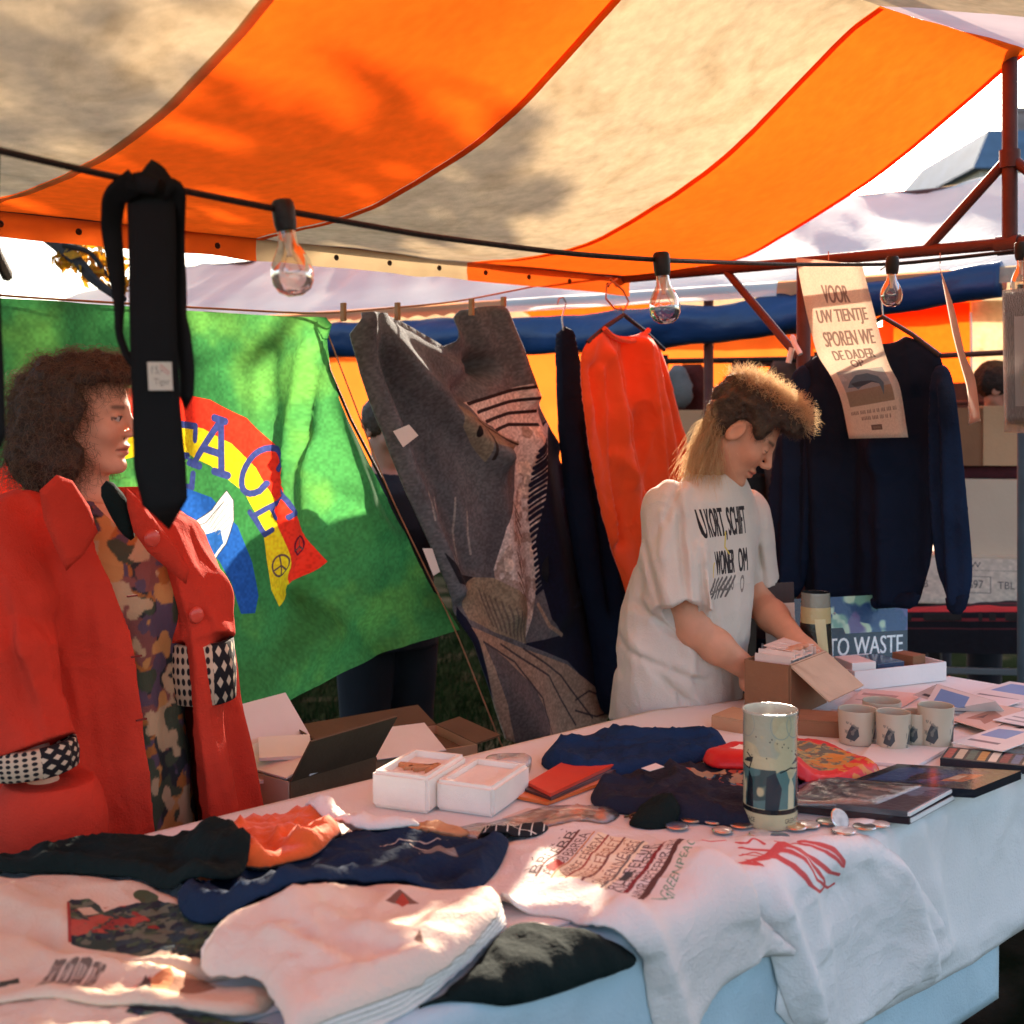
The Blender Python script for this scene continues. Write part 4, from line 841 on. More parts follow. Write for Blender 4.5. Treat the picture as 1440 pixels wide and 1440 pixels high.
# clothes rail further back with hanging things
rl = thing('clothes_rail', 'dark clothes rail behind the person with short sleeves', 'clothes rail', at(1040, 900, 5.6)*np.array((1, 1, 0)))
ra, rb_ = at(935, 508, 5.9), at(1150, 505, 5.2)
bar('rail', ra, rb_, .014, rl, 'dark_wood')
for q in (ra, rb_): bar('upright', q*np.array((1, 1, 0)), q+np.array((0, 0, .03)), .016, rl, 'dark_wood')
RP = Plane(ra, math.atan2((rb_-ra)[1], (rb_-ra)[0]))
M('maroon_wool', C(84, 40, 38), .95, .3, 8, .4, 60); M('black_wool', (.014, .014, .018), .95, .3, 8, .4, 60); M('grey_denim', C(112, 122, 128), .9, .2, 10, .3, 90)
for nm, lab, cat, o, mt, of in (('maroon_garment', 'maroon woollen garment on the dark rail right of the orange sweatshirt', 'garment', [(946, 512), (1000, 512), (1004, 640), (1000, 760), (940, 760), (944, 640)], 'maroon_wool', .0),
      ('black_garment', 'black garment on the dark rail just above the blond hair', 'garment', [(1022, 508), (1072, 506), (1078, 640), (1074, 760), (1020, 760), (1018, 640)], 'black_wool', .0), ('brown_garment', 'brown garment on the dark rail beside the iron post', 'garment', [(1076, 506), (1128, 505), (1132, 640), (1128, 760), (1080, 760), (1078, 640)], 'brown_cloth', .0),
      ('grey_bag', 'small grey cloth bag hanging on the rail beside the orange sweatshirt', 'bag', [(968, 514), (988, 514), (992, 532), (999, 540), (996, 574), (964, 574), (966, 540)], 'grey_denim', .12)):
    puff(nm, RP.pts(o), RP, MATS[mt], .05, .06, None, .03, nz=(.03, 9, 4), off0=of, rnd=1); ob = bpy.data.objects[nm]; tag(ob, lab, cat)
carton('carton', 'small brown cardboard carton below the grey bag right of the orange sweatshirt', 952, 1012, 578, 660, 5.3, .22, MATS['card'], -.5)
m = MB(); q = at(985, 664, 5.3); m.box((q[0]+.06, q[1]+.12, q[2]/2-.006), .4, .34, q[2]-.012, BA, .01); tag(m.build('wooden_crate', MATS['dark_wood']), 'tall dark crate carrying the small brown carton behind the person', 'crate')

# ------------------------------------------------------------------ tree with drooping branch, hedge, house
M('bark', C(44, 34, 28), .95, .35, 7, .6, 30, aniso=(1, 1, .25)); M('leaf_gold', C(186, 130, 30), .7, .5, 1.4, 0, trans=.55, tcol=(1, .9, .6)); M('leaf_green', C(58, 78, 30), .7, .5, 1.2, 0, trans=.35)
def limb(m, pts, r0, r1, wob=.05, seed=0):
    P = np.array(pts, float); t = np.linspace(0, len(P)-1, len(P)*6); Q = np.stack([np.interp(t, range(len(P)), P[:, k]) for k in range(3)], 1)
    for _ in range(4): Q[1:-1] = (Q[:-2]+2*Q[1:-1]+Q[2:])/4
    Q += wob*np.stack([noise(np.stack((t*1.3, t*0+k, t*0), 1), 1, seed+k) for k in range(3)], 1)*np.linspace(0, 1, len(t))[:, None]
    m.tube(list(Q), list(np.linspace(r0, r1, len(t))), 7); return Q
def leaves(C_, R_, n, size, seed, flat=.7):
    r = np.random.default_rng(seed); k = len(C_); ci = r.integers(0, k, n); d = r.normal(size=(n, 3)); d /= np.linalg.norm(d, axis=1)[:, None]
    p = np.array(C_)[ci]+d*(np.array(R_)[ci]*r.uniform(.25, 1, n)**.6)[:, None]*np.array((1, 1, flat))
    a = r.normal(size=(n, 3)); a /= np.linalg.norm(a, axis=1)[:, None]; b = np.cross(a, r.normal(size=(n, 3))); b /= np.linalg.norm(b, axis=1)[:, None]
    s = size*r.uniform(.6, 1.3, n)[:, None]; V = np.empty((n*4, 3)); V[0::4] = p-a*s; V[1::4] = p+b*s*.45; V[2::4] = p+a*s; V[3::4] = p-b*s*.45
    return V, np.arange(n*4).reshape(-1, 4)
def tree(label, off, seed, n, sc=1., leaf=.075):
    t = thing('autumn_tree', label, 'tree', np.array((-4.1, 9.6, 0))+off); o = np.array(off)
    m = MB(); limb(m, [np.array(q)+o for q in ((-4.1, 9.6, -.1), (-4.0, 9.5, 1.5), (-3.8, 9.3, 3.2), (-3.4, 8.8, 5.2))], .2, .07, .1, seed); m.build('trunk', MATS['bark'], t, True)
    for i, b_ in enumerate([[(-3.85, 9.3, 2.9), (-2.9, 8.2, 4.0), (-2.0, 7.2, 4.5)], [(-3.7, 9.2, 3.4), (-4.6, 8.2, 4.9), (-5.2, 7.4, 5.6)], [(-3.6, 9.0, 4.2), (-2.5, 9.3, 5.3), (-1.6, 9.2, 5.8)], [(-3.5, 8.9, 4.6), (-3.7, 7.8, 5.6), (-3.3, 7.0, 6.0)]]):
        m = MB(); limb(m, [np.array(q)+o for q in b_], .07, .015, .12, seed+10+i); m.build('limb', MATS['bark'], t, True)
    C_ = [(-2.2, 7.6, 4.3), (-2.9, 8.0, 5.0), (-3.4, 7.6, 4.5), (-1.9, 8.6, 5.2), (-4.2, 7.9, 4.8), (-3.2, 8.8, 5.7), (-2.5, 7.2, 4.9), (-4.9, 8.3, 5.4), (-1.7, 7.4, 5.0), (-3.6, 7.0, 5.4), (-2.4, 8.4, 4.0), (-1.35, 7.9, 4.55), (-3.0, 7.3, 3.95)]
    V, Fc = leaves([np.array(q)+o for q in C_], np.array([.75, .8, .7, .65, .75, .8, .6, .7, .45, .6, .6, .45, .55])*sc, n, leaf, seed+2); mk('crown', V, Fc, MATS['leaf_gold'], t, False); return t
tree('golden leaved tree rising behind the neighbouring stall, its leaves shading the canopy', (2.35, .7, -.05), 3, 2600, .95, .10)
tr = tree('golden leaved tree left behind the banner with a dark branch drooping into view', (-.6, .3, .6), 23, 4500, .9)
m = MB(); dq = limb(m, [(-3.8, 9.3, 2.6), at(-60, 250, 7.0), at(40, 312, 5.8), at(100, 362, 5.2), at(140, 398, 5.0), at(178, 424, 4.9)], .05, .012, .02, 31); m.build('drooping_branch', MATS['bark'], tr, True)
m = MB(); limb(m, [at(90, 345, 5.2), at(125, 352, 5.15), at(150, 388, 5.1), at(172, 402, 5.05)], .014, .005, .01, 41); m.build('twig', MATS['bark'], tr, True)
V, Fc = leaves([at(92, 366, 5.3), at(120, 372, 5.2), at(140, 385, 5.15), at(152, 365, 5.2), at(165, 400, 5.1), at(110, 350, 5.3), at(140, 355, 5.3)], [.06, .09, .09, .09, .07, .07, .08], 210, .034, 8); mk('twig_leaves', V, Fc, MATS['leaf_gold'], tr, False)
hd = thing('hedge', 'dark green clipped hedge far behind the neighbouring stall', 'hedge', (2, 17, 0))
V, Fc = leaves([(x, 17+.3*math.sin(x), z) for x in np.arange(-13, 15, .8) for z in (.4, 1.0, 1.6)], [.7]*105, 12000, .10, 15); mk('foliage', V, Fc, MATS['leaf_green'], hd, False)
m = MB()
for x in np.arange(-13, 15, 1.2): m.tube([(x, 17, 0), (x+.1, 17, 1.4)], [.04, .02], 6)
o = m.build('stems', MATS['bark'], hd); o['kind'] = 'stuff'
M('slate', C(86, 104, 122), .75, .2, 2, .4, 12); M('render_wall', C(196, 186, 170), .9, .1); M('chimney_brick', C(140, 120, 112), .9, .25, 4, .4, 12); M('window_dark', (.03, .04, .05), .15, .1, coat=.5); M('white_paint', (.75, .75, .72), .5, .05)
ho = thing('slate_house', 'house with grey blue slate roof and chimney showing beyond the white tarpaulin roof', 'house', (14, 33, 0))
hx0, hx1, hy0, hy1 = 10.9, 19.5, 29.2, 36.5; ez = 7.35; rz = 8.42
m = MB(); m.box(((hx0+hx1)/2, (hy0+hy1)/2, ez/2), hx1-hx0-.5, hy1-hy0-.5, ez); m.build('wall', MATS['render_wall'], ho)
rx0, rx1, ry = hx0+.65, hx1-.65, (hy0+hy1)/2
mk('roof', [(hx0, hy0, ez), (hx1, hy0, ez), (hx1, hy1, ez), (hx0, hy1, ez), (rx0, ry-2.9, rz), (rx1, ry-2.9, rz-.1), (rx1, ry+2, rz), (rx0, ry+2, rz)], [(0, 1, 5, 4), (1, 2, 6, 5), (2, 3, 7, 6), (3, 0, 4, 7), (4, 5, 6, 7), (3, 2, 1, 0)], MATS['slate'], ho, False)
m = MB(); q = at(1433, 195, 31.5); m.box((q[0], q[1], 8.55), .55, .55, 1.3, None, .03); m.box((q[0], q[1], 9.22), .66, .66, .12, None, .02); m.build('chimney', MATS['chimney_brick'], ho)
for x in (12.4, 14.6, 16.8):
    for z in (2.2, 5.2):
        m = MB(); m.box((x, hy0+.24, z), 1.1, .08, 1.5, None, .01); fr = m.build('window', MATS['white_paint'], ho)
        for sx in (-.26, .26): m = MB(); m.box((x+sx, hy0+.195, z), .44, .02, 1.34); m.build('pane', MATS['window_dark'], fr)
m = MB(); P_ = at(505, 988, 6.7); V_ = []
bm = bmesh.new(); bmesh.ops.create_icosphere(bm, subdivisions=3, radius=.06)
for v in bm.verts: v.co *= 1+.5*float(noise(np.array(v.co)*30, 1, 4)); v.co.z *= .5; v.co.x *= 1.4
mk('crumpled_paper', [np.array(v.co)+np.array((P_[0], P_[1], .03)) for v in bm.verts], [[v.index for v in f.verts] for f in bm.faces], M('blue_paper', C(120, 190, 215), .8, .1)); bm.free()
tag(bpy.data.objects['crumpled_paper'], 'crumpled light blue paper lying on the grass behind the open cartons', 'paper litter')
# ------------------------------------------------------------------ selling table, its cloths and everything laid on it
M('plank', C(120, 92, 66), .8, .3, 5, .3, 30, aniso=(1, 8, 1))
tbl = thing('trestle_table', 'long wooden trestle table carrying the goods under blue and white cloths', 'table', W(.4, .4, 0))
for k in range(4): m = MB(); m.box(W(.45, .02+.1+.2*k, ZT-.021), 3.5, .196, .024, SAX, .003); m.build('plank', MATS['plank'], tbl)
for s_ in (-1.1, .4, 2.0):
    for n_ in (.1, .7): m = MB(); m.tube([W(s_-.12, n_, 0), W(s_, n_, ZT-.06)], .018, 6); m.tube([W(s_+.12, n_, 0), W(s_, n_, ZT-.06)], .018, 6); m.build('trestle_leg', MATS['plank'], tbl)
    m = MB(); m.box(W(s_, .4, ZT-.049), .05, .72, .03, SAX, .003); m.build('trestle_bar', MATS['plank'], tbl)
RE = .018; LE = PI*RE/2
def wrap(V, h):
    """unrolled table coords (s, v) + height -> world; v < RE-LE hangs over the front edge"""
    s, v = V[:, 0], V[:, 1]; th = np.clip((RE-v)/RE, 0, PI/2); hang_ = np.maximum(0, (RE-LE)-v)
    n = np.where(v > RE, v, RE-(RE+h)*np.sin(th)); z = np.where(v > RE, ZT+h, ZT-RE+(RE+h)*np.cos(th)-hang_)
    return np.column_stack((P0[0]+DX*s-DY*n, P0[1]+DY*s+DX*n, z))
def tab(px, py, h=.02):
    p = at_z(px, py, ZT+h) if py > 590 else at(px, py, 5); s, n = SN(p[0], p[1])
    if n >= RE*.6: return (s, n)
    p = at_n(px, py, -h); s, n = SN(p[0], p[1]); return (s, min(RE-LE-((ZT-RE)-p[2]), RE))
HS, HV, HR = (-1.5, 2.6), (-.62, 1.2), .008
HM = np.zeros((int((HS[1]-HS[0])/HR), int((HV[1]-HV[0])/HR)))
def hidx(V): return np.clip(((V[:, 0]-HS[0])/HR).astype(int), 0, HM.shape[0]-1), np.clip(((V[:, 1]-HV[0])/HR).astype(int), 0, HM.shape[1]-1)
def shf(A, i, j): return np.roll(np.roll(A, i, 0), j, 1)
def base_h():
    A = HM.copy()
    for _ in range(1): A = np.maximum.reduce([shf(A, i, j) for i in (-1, 0, 1) for j in (-1, 0, 1)])
    for _ in range(4): A = sum(shf(A, i, j) for i in (-1, 0, 1) for j in (-1, 0, 1))/9
    return A
SHEETS = {}
def sheet(name, out, mat, T=.012, R=.03, edge=.004, fold=(.006, 6., 1, 0.), lines=(), label=None, cat=None, group=None, h=.0085, zg=.02, rnd=2, sv=False, flatk=1., base=True, parent=None, uv=False, lift=0., keep=True):
    o = np.array(out if sv else [tab(px, py, zg) for px, py in out], float); o = chaikin(o, rnd) if rnd else o
    V, Fc, D = tess(o, h); lo, hi = o.min(0), o.max(0); box = (lo[0], lo[1], hi[0], hi[1])
    b = base_h()[hidx(V)] if base else np.zeros(len(V))
    a = fold[3]; R2 = np.array(((math.cos(a), math.sin(a)), (-math.sin(a), math.cos(a)))); q = (V@R2.T)*np.array((.33, 1))
    nz_ = fold[0]*(1.3*(crease(V@R2.T, fold[1]*1.0, fold[2])-.3)+.40*fbm(V, fold[1]*.6, fold[2]+9)+.35*(crease(V, fold[1]*2.6, fold[2]+4)-.3))
    nz_ = nz_*(flatk+(1-flatk)*sstep(.06, -.03, V[:, 1]))
    pr = np.sqrt(np.clip(1-(1-np.minimum(D/R, 1))**2, 0, 1))
    ln = ridges(V, [(np.array(tab(*p, zg)), np.array(tab(*q_, zg)), wd, dp) for p, q_, wd, dp in lines]) if lines else 0
    H = b+edge+T*pr+np.maximum(nz_+fold[0]*.5*flatk+ln, -T*.8*pr)*np.minimum(1, D/.02)+.0006+lift
    top = wrap(V, H); bot = wrap(V, np.maximum(b+.0004, H-.004-T*pr*.9) if T < .02 else b+.0004)
    VV, FF = twoface(top, bot, Fc)
    uvs = None
    if uv: u = uvbox(V, box); uvs = np.concatenate((u, np.full(u.shape, -5.)))
    ob = mk(name, VV, FF, mat, parent, uvs=uvs)
    if keep:
        i, j = hidx(V)
        for di in (0, 1): np.maximum.at(HM, (np.minimum(i+di, HM.shape[0]-1), j), H)
    if label: tag(ob, label, cat, group)
    return ob
def pq(out, zg=.02, rnd=2):
    """painter coordinates of a sheet before it is built"""
    o = chaikin(np.array([tab(px, py, zg) for px, py in out], float), rnd); lo, hi = o.min(0), o.max(0); bx_ = (lo[0], lo[1], hi[0], hi[1])
    f = lambda L: uvbox(np.array([tab(px, py, zg) for px, py in L], float), bx_); f.asp = (hi[1]-lo[1])/(hi[0]-lo[0]); f.k = 1/(hi[0]-lo[0]); return f
def quadmap(q, f):
    """unit square -> painter coords through pixel quad TL, TR, BR, BL"""
    TL, TR, BR, BL = [np.array(p, float) for p in q]
    def g(V):
        V = np.asarray(V, float); u = V[:, :1]; v = V[:, 1:]; P = (BL*(1-u)+BR*u)*(1-v)+(TL*(1-u)+TR*u)*v
        return f([tuple(p) for p in P])
    return g
M('blue_cloth', C(178, 198, 204), .9, .12, 5, .2, 220); M('white_cloth', (.74, .70, .66), .9, .06, 4, .2, 220, sheen=.1); 
sheet('blue_tablecloth', [(-1.32, .80), (-1.32, -.42), (1.42, -.42), (1.44, .80)], MATS['blue_cloth'], .0, .02, .002, (.010, 3.5, 3, 1.3), sv=True, rnd=0, h=.022, flatk=.10, label='light blue cloth under the white one, hanging lowest over the table front', cat='tablecloth', base=False)
HM[:] = np.maximum(HM, .003)
wo = [(.62, .80), (.60, .3), (.66, .02), (.74, -.10), (.70, -.24), (.9, -.30), (1.2, -.315), (1.6, -.31), (2.2, -.32), (2.2, .80)]
sheet('white_tablecloth', wo+[(-.9, .80)] if False else [(-1.3, .81), (-1.3, .24), (.35, .08), (.60, .0), (.70, -.10), (.68, -.24), (.9, -.30), (1.2, -.315), (1.6, -.31), (2.21, -.32), (2.21, .81)], MATS['white_cloth'], .0, .02, .003, (.012, 4., 5, 1.35), sv=True, rnd=1, h=.018, flatk=.10, label='white tablecloth over the blue one, hanging in a broad fall at the right', cat='tablecloth', lines=[((1290, 1150), (1330, 1330), .03, .02), ((1350, 1130), (1380, 1300), .03, -.015), ((1240, 1180), (1285, 1360), .03, .018)])
HM[:] = np.where(HM > .03, .012, HM)

# ---- garments at the back left
M('navy_cotton', (.014, .026, .058), .9, .2, 9, .3, 160); M('dark_green_cotton', (.007, .014, .013), .92, .2, 8, .3, 160, spec=.12); M('black_cotton', (.008, .012, .012), .92, .2, 8, .3, 160, sheen=.1)
M('orange_cotton', (.80, .13, .02), .85, .12, 8, .2, 160, sheen=.2); M('cream_cotton', (.72, .60, .46), .9, .07, 7, .25, 200, sheen=.1); M('white_cotton', (.74, .67, .60), .9, .06, 7, .25, 200, sheen=.1)
# ---- printed shirts at the front left
GRN, RED, INK, BRN = (46, 62, 52), (150, 52, 44), (34, 40, 52), (84, 62, 54)
S4 = [(-90, 1225), (0, 1216), (20, 1224), (60, 1214), (150, 1218), (190, 1228), (206, 1225), (260, 1253), (340, 1270), (402, 1266), (420, 1290), (390, 1330), (330, 1350), (250, 1360), (120, 1352), (0, 1348), (-90, 1350)]
f_ = pq(S4, .032); cv = Canvas(900, int(900*f_.asp), None)
body = [(94, 1262), (100, 1255), (125, 1252), (140, 1260), (146, 1270), (165, 1262), (190, 1258), (220, 1254), (240, 1262), (270, 1268), (330, 1268), (360, 1272), (385, 1262), (400, 1275), (380, 1285), (340, 1296), (320, 1315), (290, 1338), (262, 1340), (240, 1328), (200, 1332), (140, 1322), (100, 1318)]
cv.poly(f_(body), GRN); cv.blotch((0, 0, 1, 1), [(40, 58, 66), (70, 88, 60), (30, 36, 46), (104, 108, 86)], 26, 6, .12, .9, poly=f_(body)); cv.blotch((0, 0, .62, 1), [RED, (176, 74, 56)], 18, 16, .12, .9, poly=f_([(100, 1270), (150, 1262), (230, 1256), (240, 1290), (180, 1296), (100, 1312)]))
cv.poly(f_([(108, 1266), (128, 1262), (140, 1272), (120, 1278)]), (196, 176, 148)); cv.line(f_([(96, 1262), (98, 1316)]), .010, RED); cv.ell(f_([(205, 1250)])[0], .035, .05, (70, 84, 56)); cv.line(f_([(250, 1270), (350, 1280)]), .006, (90, 104, 100))
M('jungle_print', (.64, .50, .36), .9, .07, 7, .25, 200, wear=.30, imgs=[cv.image('jungle_print')])
TS = 'printed T-shirts spread at the front left'
sheet('printed_shirt', S4, MATS['jungle_print'], .006, .015, .003, (.014, 7, 12, .6), uv=True, zg=.032, label='cream T-shirt with a big dark green and red jungle print', cat='T-shirt', group=TS, lines=[((130, 1345), (260, 1352), .02, .012), ((0, 1250), (120, 1300), .03, .012)])
S5 = [(-90, 1312), (0, 1296), (40, 1296), (90, 1326), (180, 1336), (262, 1345), (330, 1352), (392, 1352), (380, 1378), (335, 1398), (240, 1396), (100, 1390), (0, 1384), (-90, 1388)]
f_ = pq(S5, .045); cv = Canvas(900, int(900*f_.asp), None)
g = quadmap([(80, 1330), (150, 1340), (112, 1372), (42, 1370)], f_)
for i, tx in enumerate(('BOB', 'AGB', 'EEB', 'TAS')): [cv.text(tx, None, (88, 74, 64), .9, fn=lambda V, i=i, o=o: g(np.column_stack((.02+o+.26*i+.21*V[:, 1]*0+.21*V[:, 0], .06+.88*V[:, 1])))) for o in (0, .02, .04)]
cv.poly(f_([(140, 1376), (180, 1362), (212, 1350), (212, 1376), (190, 1382), (150, 1384)]), RED); cv.poly(f_([(175, 1372), (205, 1350), (215, 1356), (214, 1378), (180, 1382)]), BRN); cv.poly(f_([(212, 1352), (240, 1342), (248, 1360), (238, 1374), (214, 1372)]), (206, 134, 86)); cv.blotch((0, 0, 1, 1), [(190, 110, 70)], 26, 3, .1, .8, poly=f_([(212, 1352), (240, 1342), (248, 1360), (238, 1374), (214, 1372)]))
cv.poly(f_([(246, 1352), (290, 1350), (305, 1360), (270, 1372), (230, 1378)]), (150, 108, 82)); cv.poly(f_([(0, 1352), (26, 1346), (28, 1354), (8, 1362), (-10, 1364)]), (60, 66, 54))
M('lettered_print', (.66, .51, .37), .9, .07, 7, .25, 200, wear=.30, imgs=[cv.image('lettered_print')])
S6 = [(-90, 1396), (0, 1388), (60, 1382), (110, 1392), (190, 1398), (300, 1404), (400, 1412), (470, 1440), (520, 1500), (300, 1560), (-90, 1600)]
f6 = pq(S6, .034); cv = Canvas(900, int(900*f6.asp), None); body = [(176, 1412), (200, 1398), (225, 1388), (300, 1388), (340, 1376), (385, 1385), (400, 1410), (440, 1430), (430, 1450), (380, 1446), (300, 1434), (250, 1424), (200, 1420)]
cv.poly(f6(body), (38, 58, 58)); cv.blotch((0, 0, 1, 1), [(64, 92, 58), (28, 34, 52), (56, 70, 80)], 24, 9, .1, .9, poly=f6(body)); cv.poly(f6([(360, 1425), (410, 1418), (440, 1436), (420, 1450), (370, 1440)]), (120, 44, 50)); cv.line(f6([(305, 1440), (320, 1428), (335, 1432), (330, 1440)]), .012, (190, 60, 52)); cv.text('A', None, INK, fn=lambda V: quadmap([(342, 1428), (362, 1430), (358, 1446), (338, 1444)], f6)(V))
M('reef_print', (.66, .53, .40), .9, .07, 7, .25, 200, wear=.30, imgs=[cv.image('reef_print')])
sheet('printed_shirt', S6, MATS['reef_print'], .006, .015, .003, (.014, 7, 14, .4), uv=True, zg=.034, label='cream T-shirt with dark blue green print, nearest at the bottom left', cat='T-shirt', group=TS)
sheet('printed_shirt', S5, MATS['lettered_print'], .006, .015, .003, (.012, 7, 13, .2), uv=True, zg=.045, label='cream T-shirt with grey lettering and a brown animal print', cat='T-shirt', group=TS)
# ---- dark shirt and stack of white shirts
sheet('dark_shirt', [(612, 1408), (640, 1372), (690, 1310), (720, 1288), (800, 1292), (860, 1308), (906, 1345), (908, 1364), (830, 1392), (750, 1418), (690, 1424), (640, 1418)], MATS['dark_green_cotton'], .010, .025, .004, (.016, 10, 21, .9), label='folded dark green shirt between the white shirt stack and the printed white shirt', cat='shirt', zg=.025)
WS = [(272, 1350), (300, 1322), (335, 1302), (400, 1288), (450, 1264), (510, 1244), (552, 1238), (600, 1250), (650, 1254), (690, 1246), (706, 1262), (700, 1286), (640, 1338), (604, 1380), (570, 1425), (520, 1455), (450, 1445), (402, 1412), (380, 1380), (360, 1352)]
LBL = ['white T-shirt at the very bottom of the stack beside the dark green shirt', 'white T-shirt second from the bottom of the white stack', 'white T-shirt in the middle of the white stack', 'white T-shirt just under the top one of the white stack', 'white T-shirt on top of the stack with two small brown triangles']
f_ = pq(WS, .054); cv = Canvas(600, int(600*f_.asp), None)
for t_ in ([(541, 1272), (562, 1258), (590, 1274)], [(582, 1334), (590, 1324), (598, 1342)]): cv.poly(f_(t_), (118, 84, 70))
cv.poly(f_([(556, 1271), (566, 1262), (576, 1272), (566, 1276)]), (170, 66, 50))
M('brown_mark_print', (.70, .56, .45), .9, .06, 7, .25, 200, wear=.30, imgs=[cv.image('brown_mark_print')])
for k in range(5):
    dx = 4-k; o = [(x+dx*2.2*(1 if x > 480 else 0), y+dx*5.0*(1 if x > 480 else .3)) for x, y in WS]
    sheet('white_shirt', o, MATS['brown_mark_print'] if k == 4 else MATS['white_cotton'], .0050, .009, .0025, (.003 if k < 4 else .012, 8, 30+k, .5), uv=(k == 4), zg=.022+.008*k, label=LBL[k], cat='T-shirt', group='stack of white T-shirts', base=True, lines=[((400, 1290), (560, 1330), .02, .01), ((460, 1380), (600, 1345), .015, .012), ((380, 1330), (470, 1360), .015, .014)] if k == 4 else ())
# ---- red scribble shirt, then printed shirt over the edge
S10 = [(930, 1196), (985, 1178), (1060, 1172), (1150, 1174), (1222, 1182), (1258, 1198), (1290, 1242), (1318, 1290), (1336, 1322), (1330, 1342), (1308, 1372), (1270, 1400), (1225, 1440), (1170, 1470), (1125, 1450), (1104, 1400), (1092, 1340), (1060, 1290), (1000, 1240)]
f_ = pq(S10); cv = Canvas(800, int(800*f_.asp), None); RD = (206, 56, 52)
def rl_(P, wd): 
    P = np.array(P, float); t = np.linspace(0, len(P)-1, len(P)*6); Q = np.stack([np.interp(t, range(len(P)), P[:, k]) for k in (0, 1)], 1)
    for _ in range(4): Q[1:-1] = (Q[:-2]+2*Q[1:-1]+Q[2:])/4
    cv.line(f_([tuple(q) for q in Q]), wd*f_.k*.0008, RD, .92)
for P, wd in (([(1040, 1196), (1075, 1200), (1110, 1210), (1150, 1222), (1180, 1230)], 7), ([(1045, 1204), (1080, 1208), (1120, 1222), (1150, 1240), (1166, 1250), (1178, 1244)], 6), ([(1050, 1213), (1090, 1218), (1120, 1235), (1140, 1250), (1152, 1253), (1160, 1244), (1150, 1230), (1120, 1216)], 7), ([(1090, 1196), (1130, 1202), (1165, 1212), (1184, 1218)], 5), ([(1150, 1202), (1170, 1208), (1184, 1214)], 7),
    ([(975, 1186), (1000, 1190), (1020, 1186)], 6), ([(1035, 1190), (1050, 1194), (1060, 1190), (1075, 1196)], 6), ([(1040, 1207), (1060, 1200), (1075, 1206), (1095, 1200)], 5), ([(1078, 1212), (1110, 1226), (1135, 1246)], 4)): rl_(P, wd)
M('scribble_print', (.76, .71, .67), .9, .06, 7, .25, 200, wear=.30, imgs=[cv.image('scribble_print')])
sheet('scribble_shirt', S10, MATS['scribble_print'], .004, .015, .003, (.012, 6, 41, 1.2), uv=True, label='white T-shirt with swirling red lines, hanging over the table front', cat='T-shirt', lines=[((1090, 1270), (1140, 1420), .02, .02), ((1180, 1260), (1200, 1420), .03, -.02), ((1255, 1210), (1300, 1370), .02, .02), ((1060, 1190), (1150, 1330), .02, .012)])
S9 = [(640, 1244), (668, 1218), (692, 1196), (730, 1174), (790, 1160), (850, 1160), (905, 1170), (982, 1204), (1038, 1262), (1082, 1312), (1102, 1334), (1062, 1350), (1048, 1366), (1012, 1394), (990, 1440), (960, 1490), (935, 1480), (920, 1420), (912, 1376), (904, 1344), (860, 1306), (800, 1286), (745, 1280), (708, 1287), (700, 1268)]
f_ = pq(S9, .015); cv = Canvas(1100, int(1100*f_.asp), None); Qd = [(793, 1171), (964, 1203), (905, 1278), (732, 1235)]; g = quadmap(Qd, f_)
cv.poly(g([(.50, 0), (.50, 1), (.28, 1), (.25, 0)]), (238, 222, 190)); cv.poly(g([(.7, 0), (.7, 1), (.5, 1), (.5, 0)]), (240, 226, 196))
rng = np.random.default_rng(3)
words = [('BBE', .06, (76, 66, 64)), ('AERBB', .16, (96, 74, 66)), ('WEMEE', .30, (150, 116, 96)), ('TERSEE', .42, (176, 130, 104)), ('SEBAEN', .57, (132, 96, 84)), ('RULE', .70, (90, 76, 72)), ('NEBES', .78, (88, 74, 72)), ('NNRMEE', .885, (96, 78, 76))]
for tx, u0, c in words:
    for v0, v1, t2 in ((.03, .48, tx), (.52, .97, tx[::-1])): cv.text(t2, None, c, .95, fn=lambda V, u0=u0, v0=v0, v1=v1: g(np.column_stack((u0+.075-.085*V[:, 1], v0+(v1-v0)*V[:, 0]))))
for u, c, wd in ((.125, (110, 70, 62), .010), (.25, (196, 140, 90), .007), (.365, (160, 84, 70), .008), (.50, (120, 78, 70), .009), (.655, (110, 104, 98), .009), (.835, (132, 40, 44), .015), (.975, (92, 60, 54), .024)): cv.line(g([(u, 0), (u, 1)]), wd, c)
cv.poly(g([(.16, .12), (.24, .1), (.24, .34), (.17, .36)]), (176, 66, 56)); cv.poly(g([(.70, .26), (.77, .24), (.77, .44), (.71, .42)]), (70, 74, 76))
for _ in range(130):
    u, v = rng.uniform(0, .95), rng.uniform(0, 1); cv.line(g([(u, v), (u+rng.uniform(-.025, .025), v+rng.uniform(-.05, .05))]), .0045, (110, 86, 76) if u < .35 or u > .68 else (186, 146, 110), .9)
cv.text('GREENPEACE', None, (92, 146, 116), .95, fn=quadmap([(926, 1268), (972, 1205), (983, 1211), (937, 1275)], f_))
M('words_print', (.74, .66, .60), .9, .05, 7, .25, 200, wear=.30, imgs=[cv.image('words_print')])
sheet('word_print_shirt', S9, MATS['words_print'], .005, .015, .004, (.010, 6, 51, .9), uv=True, zg=.015, label='white T-shirt with rows of coloured words and bars, falling over the table edge', cat='T-shirt', lines=[((905, 1300), (960, 1440), .02, .014), ((990, 1240), (1050, 1340), .03, .012), ((730, 1200), (860, 1290), .04, .012)])

